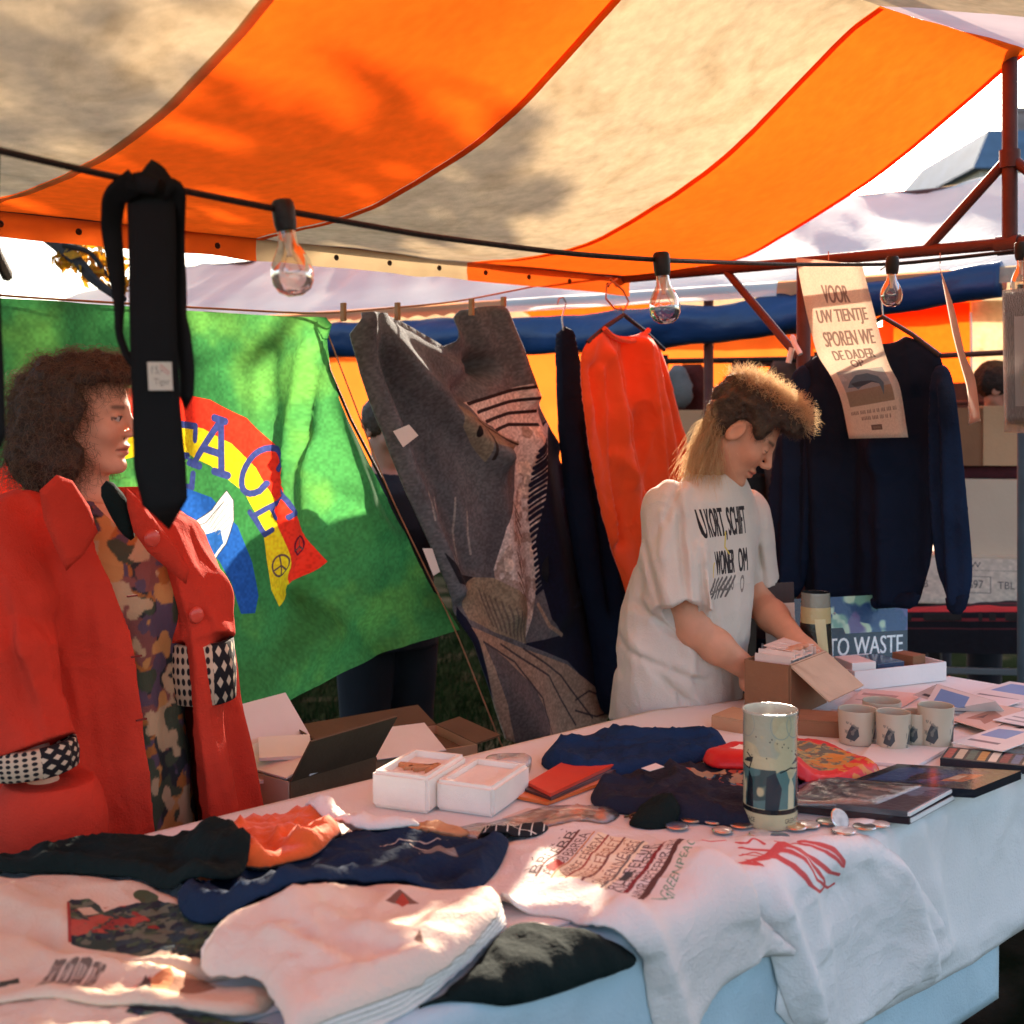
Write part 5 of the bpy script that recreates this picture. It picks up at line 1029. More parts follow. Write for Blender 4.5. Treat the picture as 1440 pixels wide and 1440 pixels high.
NJ = [(250, 1235), (330, 1212), (400, 1204), (460, 1170), (520, 1158), (600, 1162), (650, 1168), (700, 1166), (720, 1178), (700, 1215), (655, 1252), (600, 1258), (520, 1262), (430, 1300), (380, 1312), (300, 1300), (250, 1280)]
f_ = pq(NJ, .04); cv = Canvas(500, int(500*f_.asp), None)
for L in ([(535, 1188), (560, 1178), (600, 1180), (630, 1178)], [(570, 1182), (610, 1190), (650, 1186)], [(590, 1195), (640, 1206)]): cv.line(f_(L), .004, (200, 190, 176), .8)
cv.poly(f_([(590, 1190), (625, 1185), (645, 1208), (620, 1206)]), (150, 142, 132), .7)
M('navy_line_print', (.010, .024, .056), .9, .2, 9, .3, 160, spec=.15, wear=.30, imgs=[cv.image('navy_line_print')])
sheet('navy_sweatshirt', NJ, MATS['navy_line_print'], .012, .03, .005, (.020, 10, 4, .3), zg=.035, uv=True, label='folded navy sweatshirt with a faint grey line drawing, between orange cloth and white shirts', cat='sweatshirt', lines=[((350, 1240), (560, 1200), .02, .012), ((420, 1260), (640, 1225), .02, -.012)])
sheet('orange_shirt', [(262, 1184), (300, 1156), (340, 1136), (430, 1130), (466, 1140), (486, 1164), (455, 1196), (400, 1210), (345, 1222), (280, 1215)], MATS['orange_cotton'], .016, .03, .005, (.020, 12, 7, .5), zg=.04, label='crumpled bright orange shirt beside the red coat', cat='shirt')
sheet('black_shirt', [(-90, 1194), (0, 1188), (60, 1170), (160, 1161), (250, 1160), (325, 1166), (354, 1188), (350, 1224), (300, 1248), (240, 1236), (190, 1218), (100, 1208), (40, 1210), (-90, 1214)], MATS['dark_green_cotton'], .013, .03, .005, (.020, 9, 8, .25), zg=.045, label='thick folded black green garment in front of the red coat', cat='shirt')
# ---- boxed things
M('foam', (.84, .76, .66), .75, .05, 20, .25, 400, sss=0.); M('foam_content', C(196, 140, 96), .8, .3, 20, .3, 60)
def foam_box(fb, lb, dep, h_, label, inner):
    p0 = at_z(*fb, ZT+.008); p1 = at_z(*lb, ZT+.008); a = p1-p0; L = np.linalg.norm(a); a /= L; b = np.array((a[1], -a[0], 0)); b = b if b[1] > 0 else -b
    root = thing('foam_box', label, 'foam box', p0, 'white foam boxes on the table'); c = p0+a*L/2+b*dep/2
    bm = bmesh.new(); bmesh.ops.create_cube(bm, size=1)
    for v in bm.verts: v.co = (v.co.x*L, v.co.y*dep, v.co.z*h_)
    bmesh.ops.bevel(bm, geom=bm.edges[:], offset=.006, segments=3, affect='EDGES')
    top = max(bm.faces, key=lambda f: f.calc_center_median().z); r = bmesh.ops.inset_region(bm, faces=[top], thickness=.012); ext = bmesh.ops.extrude_face_region(bm, geom=[top])
    vs = [v for v in ext['geom'] if isinstance(v, bmesh.types.BMVert)]; bmesh.ops.translate(bm, verts=vs, vec=(0, 0, -.012)); bmesh.ops.delete(bm, geom=[top], context='FACES')
    A = np.array((a, b, (0, 0, 1.))); V = [c+np.array((0, 0, h_/2))+np.array(v.co)@A for v in bm.verts]; bm.verts.index_update(); Fc = [[v.index for v in f.verts] for f in bm.faces]; bm.free()
    mk('tray', V, Fc, MATS['foam'], root, False)
    if inner:
        for k in range(5): m = MB(); q = c+a*(.06*(k/4-.5)*.9)+b*(.01*math.sin(k*3))+np.array((0, 0, h_-.010)); m.box(q, .012, .05+.01*math.sin(k), .010, yawed(.5*k, A), .003); m.build('packing_piece', MATS['foam_content'], root)
    else: m = MB(); m.box(c+np.array((0, 0, h_-.0108)), L-.03, dep-.03, .002, A, .0008); m.build('lid_sheet', MATS['foam'], root)
foam_box((602, 1146), (522, 1135), .165, .066, 'left taller white foam box with bits of packing in its top', True)
foam_box((694, 1151), (611, 1139), .165, .054, 'right lower white foam box with a flat closed top', False)
def flat(name, quad, th, mat, label=None, cat=None, z=None, group=None, uv=True, parent=None, sm=.0):
    """flat rectangular thing on the table through its top corners (pixels)"""
    zt = (ZT+.0095 if z is None else z+.0035)+th; q = [at_z(px, py, zt) for px, py in quad]; c = sum(q)/4
    o = slab(name, q, (0, 0, -th), mat, parent, uvs=[(0, 0), (1, 0), (1, 1), (0, 1)] if uv else None)
    if label: tag(o, label, cat, group)
    return o
M('red_cover', C(214, 62, 36), .4, .15, 8, .05, 20, coat=.4); M('orange_cover', C(214, 110, 50), .4, .2, 9, .05, 20, coat=.4); M('paper_white', (.76, .72, .68), .7, .05, 6, .03, 30); M('dark_cover', C(54, 40, 44), .3, .35, 6, .05, 20, coat=.6); M('steel_blue_cover', C(70, 92, 124), .3, .5, 7, .05, 14, coat=.7); M('black_board', (.02, .024, .032), .3, .2, 6, .05, 30, coat=.6); M('olive_cover', C(110, 120, 80), .5, .3, 9)
flat('magazine', [(722, 1118), (770, 1128), (872, 1090), (812, 1078)], .006, MATS['orange_cover'], 'orange magazine lying undermost beside the foam boxes', 'magazine', group='magazines beside the foam boxes')
flat('magazine', [(735, 1108), (775, 1122), (866, 1082), (806, 1072)], .005, MATS['dark_cover'], 'dark brown magazine between the orange one and the red one', 'magazine', ZT+.0125, group='magazines beside the foam boxes')
flat('magazine', [(742, 1100), (774, 1116), (863, 1075), (800, 1066)], .006, MATS['red_cover'], 'bright red magazine on top of the pile by the foam boxes', 'magazine', ZT+.018, group='magazines beside the foam boxes')
glass_mat('clear_wrap', (.97, .96, .95), .16, .16, grime=.05)
sheet('plastic_bag', [(600, 1160), (690, 1152), (770, 1124), (880, 1130), (856, 1152), (760, 1164), (680, 1172)], MATS['clear_wrap'], .006, .02, .002, (.006, 22, 61, .4), label='crinkled clear plastic bag in front of the magazines', cat='plastic bag', keep=False)
bm = bmesh.new(); bmesh.ops.create_icosphere(bm, subdivisions=4, radius=.026); P_ = at_z(712, 1076, ZT+.02)
V = [P_+np.array((v.co.x*1.9, v.co.y, v.co.z*.9))*(1+.45*float(noise(np.array(v.co)*60, 1, 4))) for v in bm.verts]
tag(mk('plastic_wrapper', V, [[v.index for v in f.verts] for f in bm.faces], MATS['clear_wrap']), 'scrunched clear wrapper behind the right foam box', 'wrapper'); bm.free()
sheet('navy_shirt', [(752, 1064), (790, 1040), (860, 1026), (960, 1022), (1004, 1026), (1026, 1040), (1010, 1056), (960, 1070), (860, 1084), (790, 1082)], M('navy_blue_cotton', (.008, .030, .085), .9, .2, 9, .3, 160, spec=.15), .013, .03, .005, (.018, 11, 71, .2), zg=.022, label='folded bright navy shirt at the back of the table below the grey towel', cat='shirt')
S11 = [(826, 1112), (850, 1096), (910, 1086), (960, 1072), (1010, 1074), (1080, 1088), (1136, 1094), (1130, 1136), (1062, 1156), (980, 1148), (900, 1138), (842, 1130)]
f_ = pq(S11, .022); cv = Canvas(400, int(400*f_.asp), None); cv.blotch((0, 0, 1, 1), [(60, 110, 140), (190, 90, 70), (176, 150, 120)], 22, 4, .05, .9, poly=f_([(960, 1088), (1040, 1092), (1100, 1112), (1010, 1108)]))
M('small_fish_print', (.008, .011, .026), .85, .2, 9, .3, 160, wear=.30, imgs=[cv.image('small_fish_print')])
sheet('black_navy_shirt', S11, MATS['small_fish_print'], .013, .03, .005, (.018, 11, 73, .3), zg=.022, uv=True, label='folded blackish navy shirt with a small red and blue print behind the tall tin', cat='shirt')
flat('price_label', [(902, 1080), (914, 1084), (934, 1078), (922, 1073)], .001, MATS['paper_white'], 'little white label lying on the blackish navy shirt', 'label', ZT+.05)
S12 = [(984, 1068), (1010, 1048), (1060, 1040), (1110, 1038), (1168, 1042), (1216, 1066), (1250, 1078), (1192, 1098), (1122, 1104), (1060, 1090), (1000, 1082)]
f_ = pq(S12, .03); cv = Canvas(500, int(500*f_.asp), None); el = [(1030, 1056), (1070, 1046), (1130, 1046), (1180, 1058), (1205, 1074), (1170, 1088), (1120, 1090), (1070, 1076)]
cv.poly(f_(el), (150, 138, 88)); cv.blotch((0, 0, 1, 1), [(96, 116, 106), (200, 110, 50), (176, 158, 96), (90, 90, 80)], 26, 5, .05, .9, poly=f_(el)); cv.poly(f_([(1010, 1062), (1040, 1052), (1060, 1058), (1040, 1068)]), (240, 226, 214)); cv.blotch((.45, 0, 1, .35), [(206, 130, 40)], 20, 8, -.05, .9)
M('red_bag_print', C(206, 28, 30), .6, .1, 9, .2, 60, coat=.2, imgs=[cv.image('red_bag_print')])
sheet('red_bag', S12, MATS['red_bag_print'], .022, .03, .005, (.008, 8, 81, .2), zg=.03, uv=True, label='red folded bag with an olive and orange pattern behind the tall tin', cat='bag')
S13 = [(664, 1176), (690, 1164), (742, 1160), (778, 1166), (752, 1180), (700, 1188)]
f_ = pq(S13, .02); cv = Canvas(300, int(300*f_.asp), None)
for i in range(7): cv.line(f_([(672+16*i, 1160), (664+16*i, 1190)]), .016, (216, 206, 190))
for y in (1168, 1180): cv.line(f_([(660, y+2), (790, y-4)]), .016, (216, 206, 190))
M('grid_print', (.012, .012, .014), .9, .1, 9, .2, 160, imgs=[cv.image('grid_print')])
sheet('grid_cloth', S13, MATS['grid_print'], .008, .02, .003, (.012, 12, 95, .3), uv=True, label='small black cloth with a white grid tucked behind the word printed shirt', cat='cloth')
sheet('grey_pouch', [(880, 1150), (900, 1138), (940, 1136), (962, 1146), (940, 1156), (900, 1158)], MATS['dark_green_cotton'], .010, .02, .003, (.010, 14, 97, .2), label='little dark pouch in front of the blackish navy shirt beside the trinkets', cat='pouch')
sheet('brown_wrap', [(560, 1160), (590, 1150), (640, 1154), (668, 1164), (640, 1174), (590, 1174)], M('kraft', C(196, 150, 108), .8, .2, 14, .3, 60), .006, .02, .003, (.012, 16, 99, .1), label='crumpled brown wrapping paper in front of the left foam box', cat='wrapping paper')
# books and trays at the right
cv = Canvas(256, 128, (96, 112, 134)); cv.blotch((0, 0, 1, 1), [(52, 66, 92), (150, 160, 172), (70, 60, 66)], 5, 3, .0, .9); M('ocean_cover', (.1, .1, .1), .28, .1, coat=.7, imgs=[cv.image('ocean_cover')])
BK = 'wrapped books at the right table corner'
flat('book', [(1090, 1130), (1278, 1150), (1342, 1116), (1150, 1098)], .012, MATS['dark_cover'], 'dark covered book lying lowest at the table corner', 'book', ZT+.006, BK); flat('page_block', [(1096, 1131), (1282, 1151), (1345, 1117), (1154, 1099)], .0075, MATS['paper_white'], parent=bpy.data.objects['book'], z=ZT+.0082)
o = flat('book', [(1092, 1122), (1276, 1141), (1338, 1108), (1150, 1090)], .010, MATS['ocean_cover'], 'blue grey picture book in shiny wrap on top of the dark book', 'book', ZT+.0195, BK); flat('page_block', [(1098, 1124), (1280, 1143), (1341, 1109), (1154, 1091)], .006, MATS['paper_white'], parent=o, z=ZT+.0214)
sheet('book_wrap', [(1088, 1124), (1276, 1144), (1344, 1108), (1150, 1086)], MATS['clear_wrap'], .002, .012, .001, (.003, 25, 63, .4), rnd=0, zg=.04, parent=o, base=False, lift=.031, keep=False)
cv = Canvas(256, 128, (22, 28, 38)); cv.blotch((.1, .15, .9, .85), [(44, 74, 120), (30, 50, 90)], 5, 5, -.1, 1); cv.poly([(.62, .3), (.8, .3), (.82, .7), (.64, .7)], (170, 100, 60)); cv.poly([(.64, .4), (.72, .4), (.72, .6), (.64, .6)], (196, 170, 140)); M('portfolio_print', (.02, .02, .03), .25, .1, coat=.8, imgs=[cv.image('portfolio_print')])
o = flat('portfolio', [(1190, 1100), (1370, 1110), (1436, 1084), (1262, 1074)], .016, MATS['portfolio_print'], 'black shiny portfolio with a blue picture behind the wrapped books', 'portfolio', ZT+.014, None); flat('edge_strip', [(1192, 1103), (1371, 1113), (1437, 1087), (1264, 1077)], .004, M('grey_card', C(150, 156, 160), .5, .1), parent=o, z=ZT+.018)
flat('portfolio_spacer', [(1200, 1104), (1366, 1113), (1430, 1088), (1266, 1079)], .008, MATS['paper_white'], 'white pad under the black portfolio', 'pad', ZT+.005)
cv = Canvas(400, 100, (26, 28, 34))
for i in range(9): cv.poly([(.02+.108*i, .1), (.10+.108*i, .1), (.10+.108*i, .9), (.02+.108*i, .9)], [(160, 70, 54), (190, 176, 150), (70, 96, 84), (176, 130, 60), (210, 200, 180), (120, 50, 50), (80, 100, 130), (190, 176, 150), (150, 80, 60)][i])
M('spine_strip', (.02, .02, .03), .4, .1, imgs=[cv.image('spine_strip')])
flat('book_tray', [(1322, 1066), (1470, 1080), (1480, 1064), (1334, 1050)], .016, MATS['spine_strip'], 'tray of small books with coloured spines behind the portfolio', 'book tray', ZT+.006)
flat('white_board', [(1206, 1070), (1290, 1076), (1336, 1050), (1226, 1046)], .006, MATS['paper_white'], 'white board lying in front of the mugs', 'board', ZT+.006)
# mugs
M('mug_ceramic', C(186, 172, 150), .3, .06, 8, .02, 20, coat=.4)
def vessel(name, label, cat, c, r0, r1, h_, mat, group=None, wall=.003, prof=None, uv=False, seg=40):
    pr = prof or [(r0, 0), (r0*1.0, .004), (r1, h_-.003), (r1-.0005, h_), (r1-wall, h_-.001), (r0-wall, .008), (.0005, .006)]
    n = len(pr); V = []; U = []
    for r, z in pr:
        for k in range(seg+1): th = 2*PI*k/seg; V.append(np.array(c)+np.array((r*math.cos(th), r*math.sin(th), z))); U.append((k/seg, z/h_))
    Fc = [(i*(seg+1)+k, i*(seg+1)+k+1, (i+1)*(seg+1)+k+1, (i+1)*(seg+1)+k) for i in range(n-1) for k in range(seg)]
    U = np.array(U); U[4*(seg+1):] = -5
    o = mk(name, V, Fc, mat, None, uvs=U if uv else None); o.data.set_sharp_from_angle(angle=math.radians(50)); bmx = bmesh.new(); bmx.from_mesh(o.data); bmesh.ops.holes_fill(bmx, edges=bmx.edges, sides=60); bmx.to_mesh(o.data); bmx.free()
    return tag(o, label, cat, group)
cv = Canvas(512, 128, (186, 172, 150)); 
for u in (.16, .41, .66, .91): cv.poly([(u-.06, .2), (u-.03, .45), (u, .62), (u+.05, .55), (u+.06, .3), (u+.02, .14)], (60, 70, 74)); cv.blotch((u-.07, .1, u+.07, .7), [(120, 120, 110)], 30, 4, .1, .8)
M('mug_print', C(186, 172, 150), .3, .06, 8, .02, 20, coat=.4, imgs=[cv.image('mug_print')])
ML = ['printed beige mug leftmost of the mug cluster', 'beige mug standing behind between the two front mugs', 'printed beige mug second from the left in front', 'narrow beige mug between two wider mugs near the white board', 'printed beige mug rightmost of the cluster beside the leaflets']
for i, (px, py, r, h_) in enumerate([(1206, 1043, .042, .072), (1240, 1030, .042, .072), (1256, 1052, .036, .078), (1288, 1046, .033, .070), (1316, 1049, .038, .088)]):
    p = at_z(px, py, ZT+.009); vessel('mug', ML[i], 'mug', p, r*.92, r, h_, MATS['mug_print'], 'beige mugs with whale prints', uv=True)
# tall printed tin
cv = Canvas(1024, 640, (190, 178, 140)); cv.blotch((0, .5, 1, 1), [(200, 190, 150), (164, 170, 150)], 6, 2, .0, .7); cv.blotch((0, .18, 1, .52), [(50, 78, 80), (84, 120, 118)], 5, 12, -.25, .95)
for b0 in (.0, .333, .667):
    cv.poly([(b0+.02, .17), (b0+.10, .17), (b0+.12, .36), (b0+.08, .50), (b0+.03, .46)], (36, 54, 62)); cv.poly([(b0+.16, .18), (b0+.21, .18), (b0+.215, .36), (b0+.185, .46), (b0+.165, .38)], (204, 196, 160)); cv.poly([(b0+.22, .18), (b0+.28, .18), (b0+.275, .42), (b0+.245, .50)], (26, 34, 40)); cv.line([(b0+.11, .50), (b0+.18, .53), (b0+.25, .51), (b0+.27, .60), (b0+.23, .64)], .008, (40, 44, 44))
    cv.poly([(b0+.19, .56), (b0+.27, .57), (b0+.28, .62), (b0+.23, .60)], (44, 48, 48))
    for i in range(12): cv.ell((b0+.03+.28*((i*.37) % 1), .62+.2*((i*.61) % 1)), .004, .006, (50, 56, 54))
    for a0 in (.12, .22): cv.ell((b0+a0, .90), .07, .12, (150, 160, 146), 1, .93)
    cv.text('GREENPEACE', (b0+.14, .055, b0+.29, .095), (60, 60, 56))
cv.poly([(0, .135), (1, .135), (1, .175), (0, .175)], (20, 26, 28)); 
for b0 in (0., .333, .667): cv.text('GREENPEACE', (b0+.14, .055, b0+.29, .095), (60, 60, 56)); cv.line([(b0+.15, .03), (b0+.28, .03)], .010, (150, 140, 116))
M('tin_print', (.5, .48, .38), .25, .05, coat=.5, imgs=[cv.image('tin_print')])
tp = at_z(1083, 1156, ZT+.009)
vessel('tall_tin', 'tall cylindrical tin printed with whales and small lettering in the middle of the table', 'tin', tp, .046, .0465, .197, MATS['tin_print'], prof=[(.046, 0), (.0465, .003), (.0462, .190), (.048, .193), (.048, .197), (.0455, .197), (.0445, .193), (.0445, .005), (.0005, .004)], uv=True, seg=56)
# badges
cols = [(196, 186, 172), (150, 60, 50), (70, 90, 110), (180, 150, 100), (60, 54, 52), (200, 196, 188), (120, 130, 110)]
BL = ['badge lying flat {} the tall tin', ]
spots = [(1016, 1168, 0), (1042, 1160, 4), (1070, 1174, 5), (1096, 1177, 2), (1118, 1163, 3), (1136, 1160, 0), (1162, 1156, 6), (1186, 1169, 5), (1216, 1163, 4), (1003, 1155, 2), (952, 1162, 2), (972, 1152, 4), (1238, 1160, 5)]
BN = ['pale metal rimmed badge left of the tall tin, nearest the red swirls', 'dark badge close at the left foot of the tall tin', 'whitish badge directly in front of the tall tin', 'blue badge in front and right of the tall tin', 'ochre badge at the right foot of the tall tin', 'pale badge just right of the ochre one', 'greenish badge behind the white badge pair', 'white flat badge under the tilted white one', 'dark badge right of the white badge pair', 'blue badge behind the pale metal rimmed one', 'blue badge beside the small jewellery, far left of the tin', 'dark badge beside the small jewellery behind the blue one', 'white badge furthest right, before the wrapped books']
for i, (px, py, c) in enumerate(spots):
    nm = 'badge_%d' % c; M(nm, C(*cols[c]), .3, .35, 60, .02, 40, coat=.6); p = at_z(px, py, ZT+.012); r = .0205 if i % 3 else .018
    root = thing('badge', BN[i], 'badge', p, 'round badges on the white cloth'); m = MB(); m.lathe([(.0002, .0045), (r*.6, .0042), (r*.9, .0030)], p, 20); m.build('face', MATS[nm], root, True)
    m = MB(); m.lathe([(r*.9, .0030), (r, .0012), (r*.97, 0), (.0002, 0)], p, 20); m.build('rim', M('badge_rim', (.6, .58, .55), .25, 0, metal=.9), root, True)
p = at_z(1181, 1152, ZT+.022); root = thing('badge', 'white badge standing tilted against another one right of the tall tin', 'badge', p, 'round badges on the white cloth'); A = np.array((unit((.9, .3, -.3)), unit(np.cross((.2, -.75, .6), (.9, .3, -.3))), unit((.2, -.75, .6))))
m = MB(); m.lathe([(.0002, .0045), (.011, .0042), (.017, .0030)], p, 20, A); m.build('face', MATS['badge_5'], root, True); m = MB(); m.lathe([(.017, .0030), (.019, .0012), (.0185, 0), (.0002, 0)], p, 20, A); m.build('rim', MATS['badge_rim'], root, True)
for i, (px, py) in enumerate([(905, 1140), (928, 1146), (890, 1150)]):
    p = at_z(px, py, ZT+.012); m = MB(); m.tube([p+np.array((.012*math.cos(t)*(1+.3*math.sin(3*t)), .012*math.sin(t), .003*math.sin(2*t)+.002)) for t in np.linspace(0, 2*PI, 22)], .0022, 5)
    tag(m.build('trinket', M('trinket_metal', C(90, 76, 60), .35, .3, metal=.6), None, True), ['twisted metal trinket nearest the blackish navy shirt', 'twisted metal trinket right of its twins by the badges', 'twisted metal trinket left of its twins above the word print'][i], 'trinket', 'metal trinkets')
# ------------------------------------------------------------------ people
M('skin', (.5, .3, .2), .55, .08, 30, .08, 300, spec=.35, tint=True, sss=.06)
M('hair_dark', (.06, .034, .022), .6, .5, 60, .7, 160, spec=.35, aniso=(1, 1, .3)); 
def strand_mat(name, col, tr=.35):
    m = bpy.data.materials.new(name); m.use_nodes = True; b = m.node_tree.nodes['Principled BSDF']; N = m.node_tree.nodes; L = m.node_tree.links
    hi = N.new('ShaderNodeHairInfo'); rp = N.new('ShaderNodeValToRGB'); rp.color_ramp.elements[0].color = (*[c*.55 for c in col], 1); rp.color_ramp.elements[1].color = (*col, 1)
    L.new(hi.outputs['Intercept'], rp.inputs[0]); L.new(rp.outputs[0], b.inputs['Base Color']); b.inputs['Roughness'].default_value = .45; b.inputs['Specular IOR Level'].default_value = .5
    t = N.new('ShaderNodeBsdfTranslucent'); L.new(rp.outputs[0], t.inputs[0]); x = N.new('ShaderNodeMixShader'); x.inputs[0].default_value = tr
    L.new(b.outputs[0], x.inputs[1]); L.new(t.outputs[0], x.inputs[2]); L.new(x.outputs[0], N['Material Output'].inputs[0]); MATS[name] = m; return m
def strands(name, paths, r0, mat, parent):
    """paths (n, k, 3) -> real hair curves"""
    n, k, _ = paths.shape; cu = bpy.data.hair_curves.new(name); cu.add_curves([k]*n)
    cu.points.foreach_set('position', paths.reshape(-1).astype(np.float32)); cu.points.foreach_set('radius', np.tile(np.linspace(1, .35, k)*r0, n).astype(np.float32))
    cu.materials.append(mat); o = link(bpy.data.objects.new(name, cu)); adopt(o, parent); return o
def grow(V, Nrm, n, k, length, curl, gravity, seed, keep=None, spread=.5, dirf=None):
    r = np.random.default_rng(seed); idx = np.arange(len(V)) if keep is None else np.flatnonzero(keep); i = r.choice(idx, n)
    p = V[i]-Nrm[i]*.006; d = Nrm[i]+spread*r.normal(size=(n, 3)); 
    if dirf is not None: d = d+dirf(V[i])
    d /= np.linalg.norm(d, axis=1)[:, None]; L = length*r.uniform(.5, 1.25, n)[:, None]; out = np.empty((n, k, 3)); out[:, 0] = p
    u = np.cross(d, r.normal(size=(n, 3))); u /= np.linalg.norm(u, axis=1)[:, None]; w_ = np.cross(d, u); ph = r.uniform(0, 2*PI, n)[:, None]; fr = r.uniform(.8, 1.3, n)[:, None]
    for j in range(1, k):
        t = j/(k-1); a = ph+t*7*fr
        out[:, j] = p+d*L*t+gravity*t*t*L*np.array((0, 0, -1))+curl*t**.7*(u*(np.cos(a)-np.cos(ph))+w_*(np.sin(a)-np.sin(ph)))
    return out
def vnormals(V, Fc):
    n = np.zeros(V.shape); f = np.cross(V[Fc[:, 2]]-V[Fc[:, 0]], V[Fc[:, 3]]-V[Fc[:, 1]])
    for k in range(4): np.add.at(n, Fc[:, k], f)
    return n/(np.linalg.norm(n, axis=1)[:, None]+1e-12)
def group(P, c, R, fn):
    """evaluate fn only near its bounding sphere"""
    d = np.linalg.norm(P-np.asarray(c), axis=1)-R; m = d < .03; out = np.maximum(d, .03)
    if m.any(): out[m] = fn(P[m])
    return out
def head_axes(az, pitch, roll=0.):
    A = axes((math.cos(az), math.sin(az)), pitch)
    if roll: c, s = math.cos(roll), math.sin(roll); A = np.array((A[0], c*A[1]+s*A[2], -s*A[1]+c*A[2]))
    return A
def head(P, c, A, k=1., closed=False, fem=False):
    q = (P-np.asarray(c))@A.T/k; ay = np.abs(q[:, 1]); Q = np.column_stack((q[:, 0], ay, q[:, 2]))
    d = ellip(q, (-.012, 0, .035), (.096, .074, .083))
    d = smin(d, ellip(q, (.030, 0, -.030), (.056, .056, .078)), .03)
    d = smin(d, cone(Q, (-.008, .050, -.050), (.058, .016, -.098), .017, .014), .028)
    d = smin(d, ellip(Q, (.073, 0, -.100), (.014, .017, .013)), .02)
    d = smin(d, ellip(Q, (.056, .036, -.026), (.024, .022, .022)), .022)
    d = smin(d, cone(Q, (.080, 0, .020), (.066, .040, .022), .009, .008), .016)
    d = smax(d, -ellip(Q, (.094, .032, .002), (.018, .017, .011)), .012)
    d = smin(d, ellip(Q, (.0735, .031, .002), (.0125, .0135, .0115)), .0025)            # eyeball with lids
    lz = -.004 if closed else .004
    d = smin(d, cone(Q, (.0845, .021, lz), (.0795, .044, lz-.001), .0032, .0026), .003)
    d = smin(d, cone(q, (.085, 0, .012), (.106, 0, -.026), .0065, .0095), .010)           # nose
    d = smin(d, ellip(Q, (.096, .011, -.032), (.011, .0075, .0075)), .006)
    d = smax(d, -ellip(Q, (.103, .007, -.040), (.006, .0035, .004)), .003)
    d = smin(d, ellip(q, (.081, 0, -.058), (.012, .023, .0075)), .006); d = smin(d, ellip(q, (.079, 0, -.0715), (.012, .020, .0078)), .006)
    d = smax(d, -cone(Q, (.096, 0, -.0645), (.082, .026, -.0635), .0022, .0012), .003)
    e = ellip(q@np.array(((1, 0, 0), (0, 1, 0), (0, 0, 1.))), (0, 9, 0), (1, 1, 1))
    Ea = np.array(((.96, 0, -.28), (0, 1, 0), (.28, 0, .96)))
    e = ellip(Q, (-.006, .077, -.002), (.019, .0075, .031), Ea); e = smax(e, -ellip(Q, (-.002, .085, .001), (.011, .007, .020), Ea), .004)
    return smin(d, e, .006)*k
def head_tint(q, T, skin, brow, closed=False):
    ay = np.abs(q[:, 1]); 
    def mixc(w_, c): T[:] = T*(1-w_[:, None])+np.array(c)*w_[:, None]
    f = sstep(.05, .065, q[:, 0])
    mixc(.35*f*np.exp(-((ay-.038)**2+(q[:, 2]+.03)**2)/.022**2), (skin[0]*1.02, skin[1]*.66, skin[2]*.6))
    lip = f*sstep(.0, 1, 1-((ay/.026)**2+((q[:, 2]+.0645)/.0125)**2)); mixc(np.clip(lip*2, 0, .75), (skin[0]*.80, skin[1]*.42, skin[2]*.42))
    mixc(f*.8*np.exp(-((q[:, 2]+.0642)/.0016)**2)*(ay < .026), (.10, .03, .025))
    mixc(np.clip(1.1*sstep(.055, .065, q[:, 0])*np.exp(-((q[:, 2]-.024-.08*np.minimum(ay-.03, .004))/.0042)**2)*sstep(.012, .018, ay)*sstep(.052, .044, ay), 0, .85), brow)
    ed = ((ay-.031)/.0125)**2+((q[:, 2]-.0005)/(.0055 if not closed else .0022))**2; ev = f*(ed < 1)
    if closed: mixc(ev*.8, (.05, .025, .02))
    else:
        mixc(ev*1., (.55, .52, .48)); mixc(f*(((ay-.029)**2+(q[:, 2]-.001)**2) < .0056**2), (.03, .02, .015)); mixc(f*.85*(np.abs(np.sqrt(ed)-1.05) < .16)*(q[:, 2] > -.001), (.04, .02, .02))
    mixc(f*(((ay-.007)**2+(q[:, 2]+.040)**2) < .004**2), (.08, .03, .025))
def hand(P, w_, d, nr, side, curl=.5, k=1., spread=.1, thumb=.6):
    """palm with four fingers and a thumb; nr = out of the palm, side = thumb side"""
    w_ = np.asarray(w_, float); d = unit(d); nr = unit(np.asarray(nr)-np.dot(nr, d)*d); t = np.cross(d, nr); t = t*np.sign(np.dot(t, side)+1e-9)
    A = np.array((d, t, nr)); r = ellip(P, w_+d*.048*k, (.054*k, .041*k, .016*k), A); r = smin(r, cone(P, w_-d*.03*k, w_+d*.02*k, .024*k, .026*k), .02)
    for o, b0, L, c_ in ((.029, .084, .070, 1.), (.010, .090, .078, 1.05), (-.010, .086, .072, 1.1), (-.027, .076, .056, 1.2)):
        p = w_+(d*b0*.88+t*o)*k; ang = .25*curl; dd = unit(d+t*o*spread*10)
        r = smin(r, cone(P, w_+(d*.05+t*o*.8)*k, p, .011*k, .0095*k), .006)
        f = None
        for s_, rr in ((.46, .0088), (.31, .0078), (.23, .0070)):
            ang += curl*c_*.75; q = p+(dd*math.cos(ang)+nr*math.sin(ang))*L*s_*k; g_ = cone(P, p, q, rr*k, rr*.92*k); f = g_ if f is None else np.minimum(f, g_); p = q
        r = smin(r, f, .004)
    p = w_+(d*.018+t*.026+nr*.006)*k; q = p+(d*.034+t*.030+nr*.014*thumb)*k; e = q+(d*.030+t*.006+nr*.022*thumb)*k; e2 = e+(d*.024-t*.004+nr*.014*thumb)*k
    return smin(r, np.minimum(np.minimum(cone(P, p, q, .0135*k, .0105*k), cone(P, q, e, .010*k, .0088*k)), cone(P, e, e2, .0088*k, .0072*k)), .008)
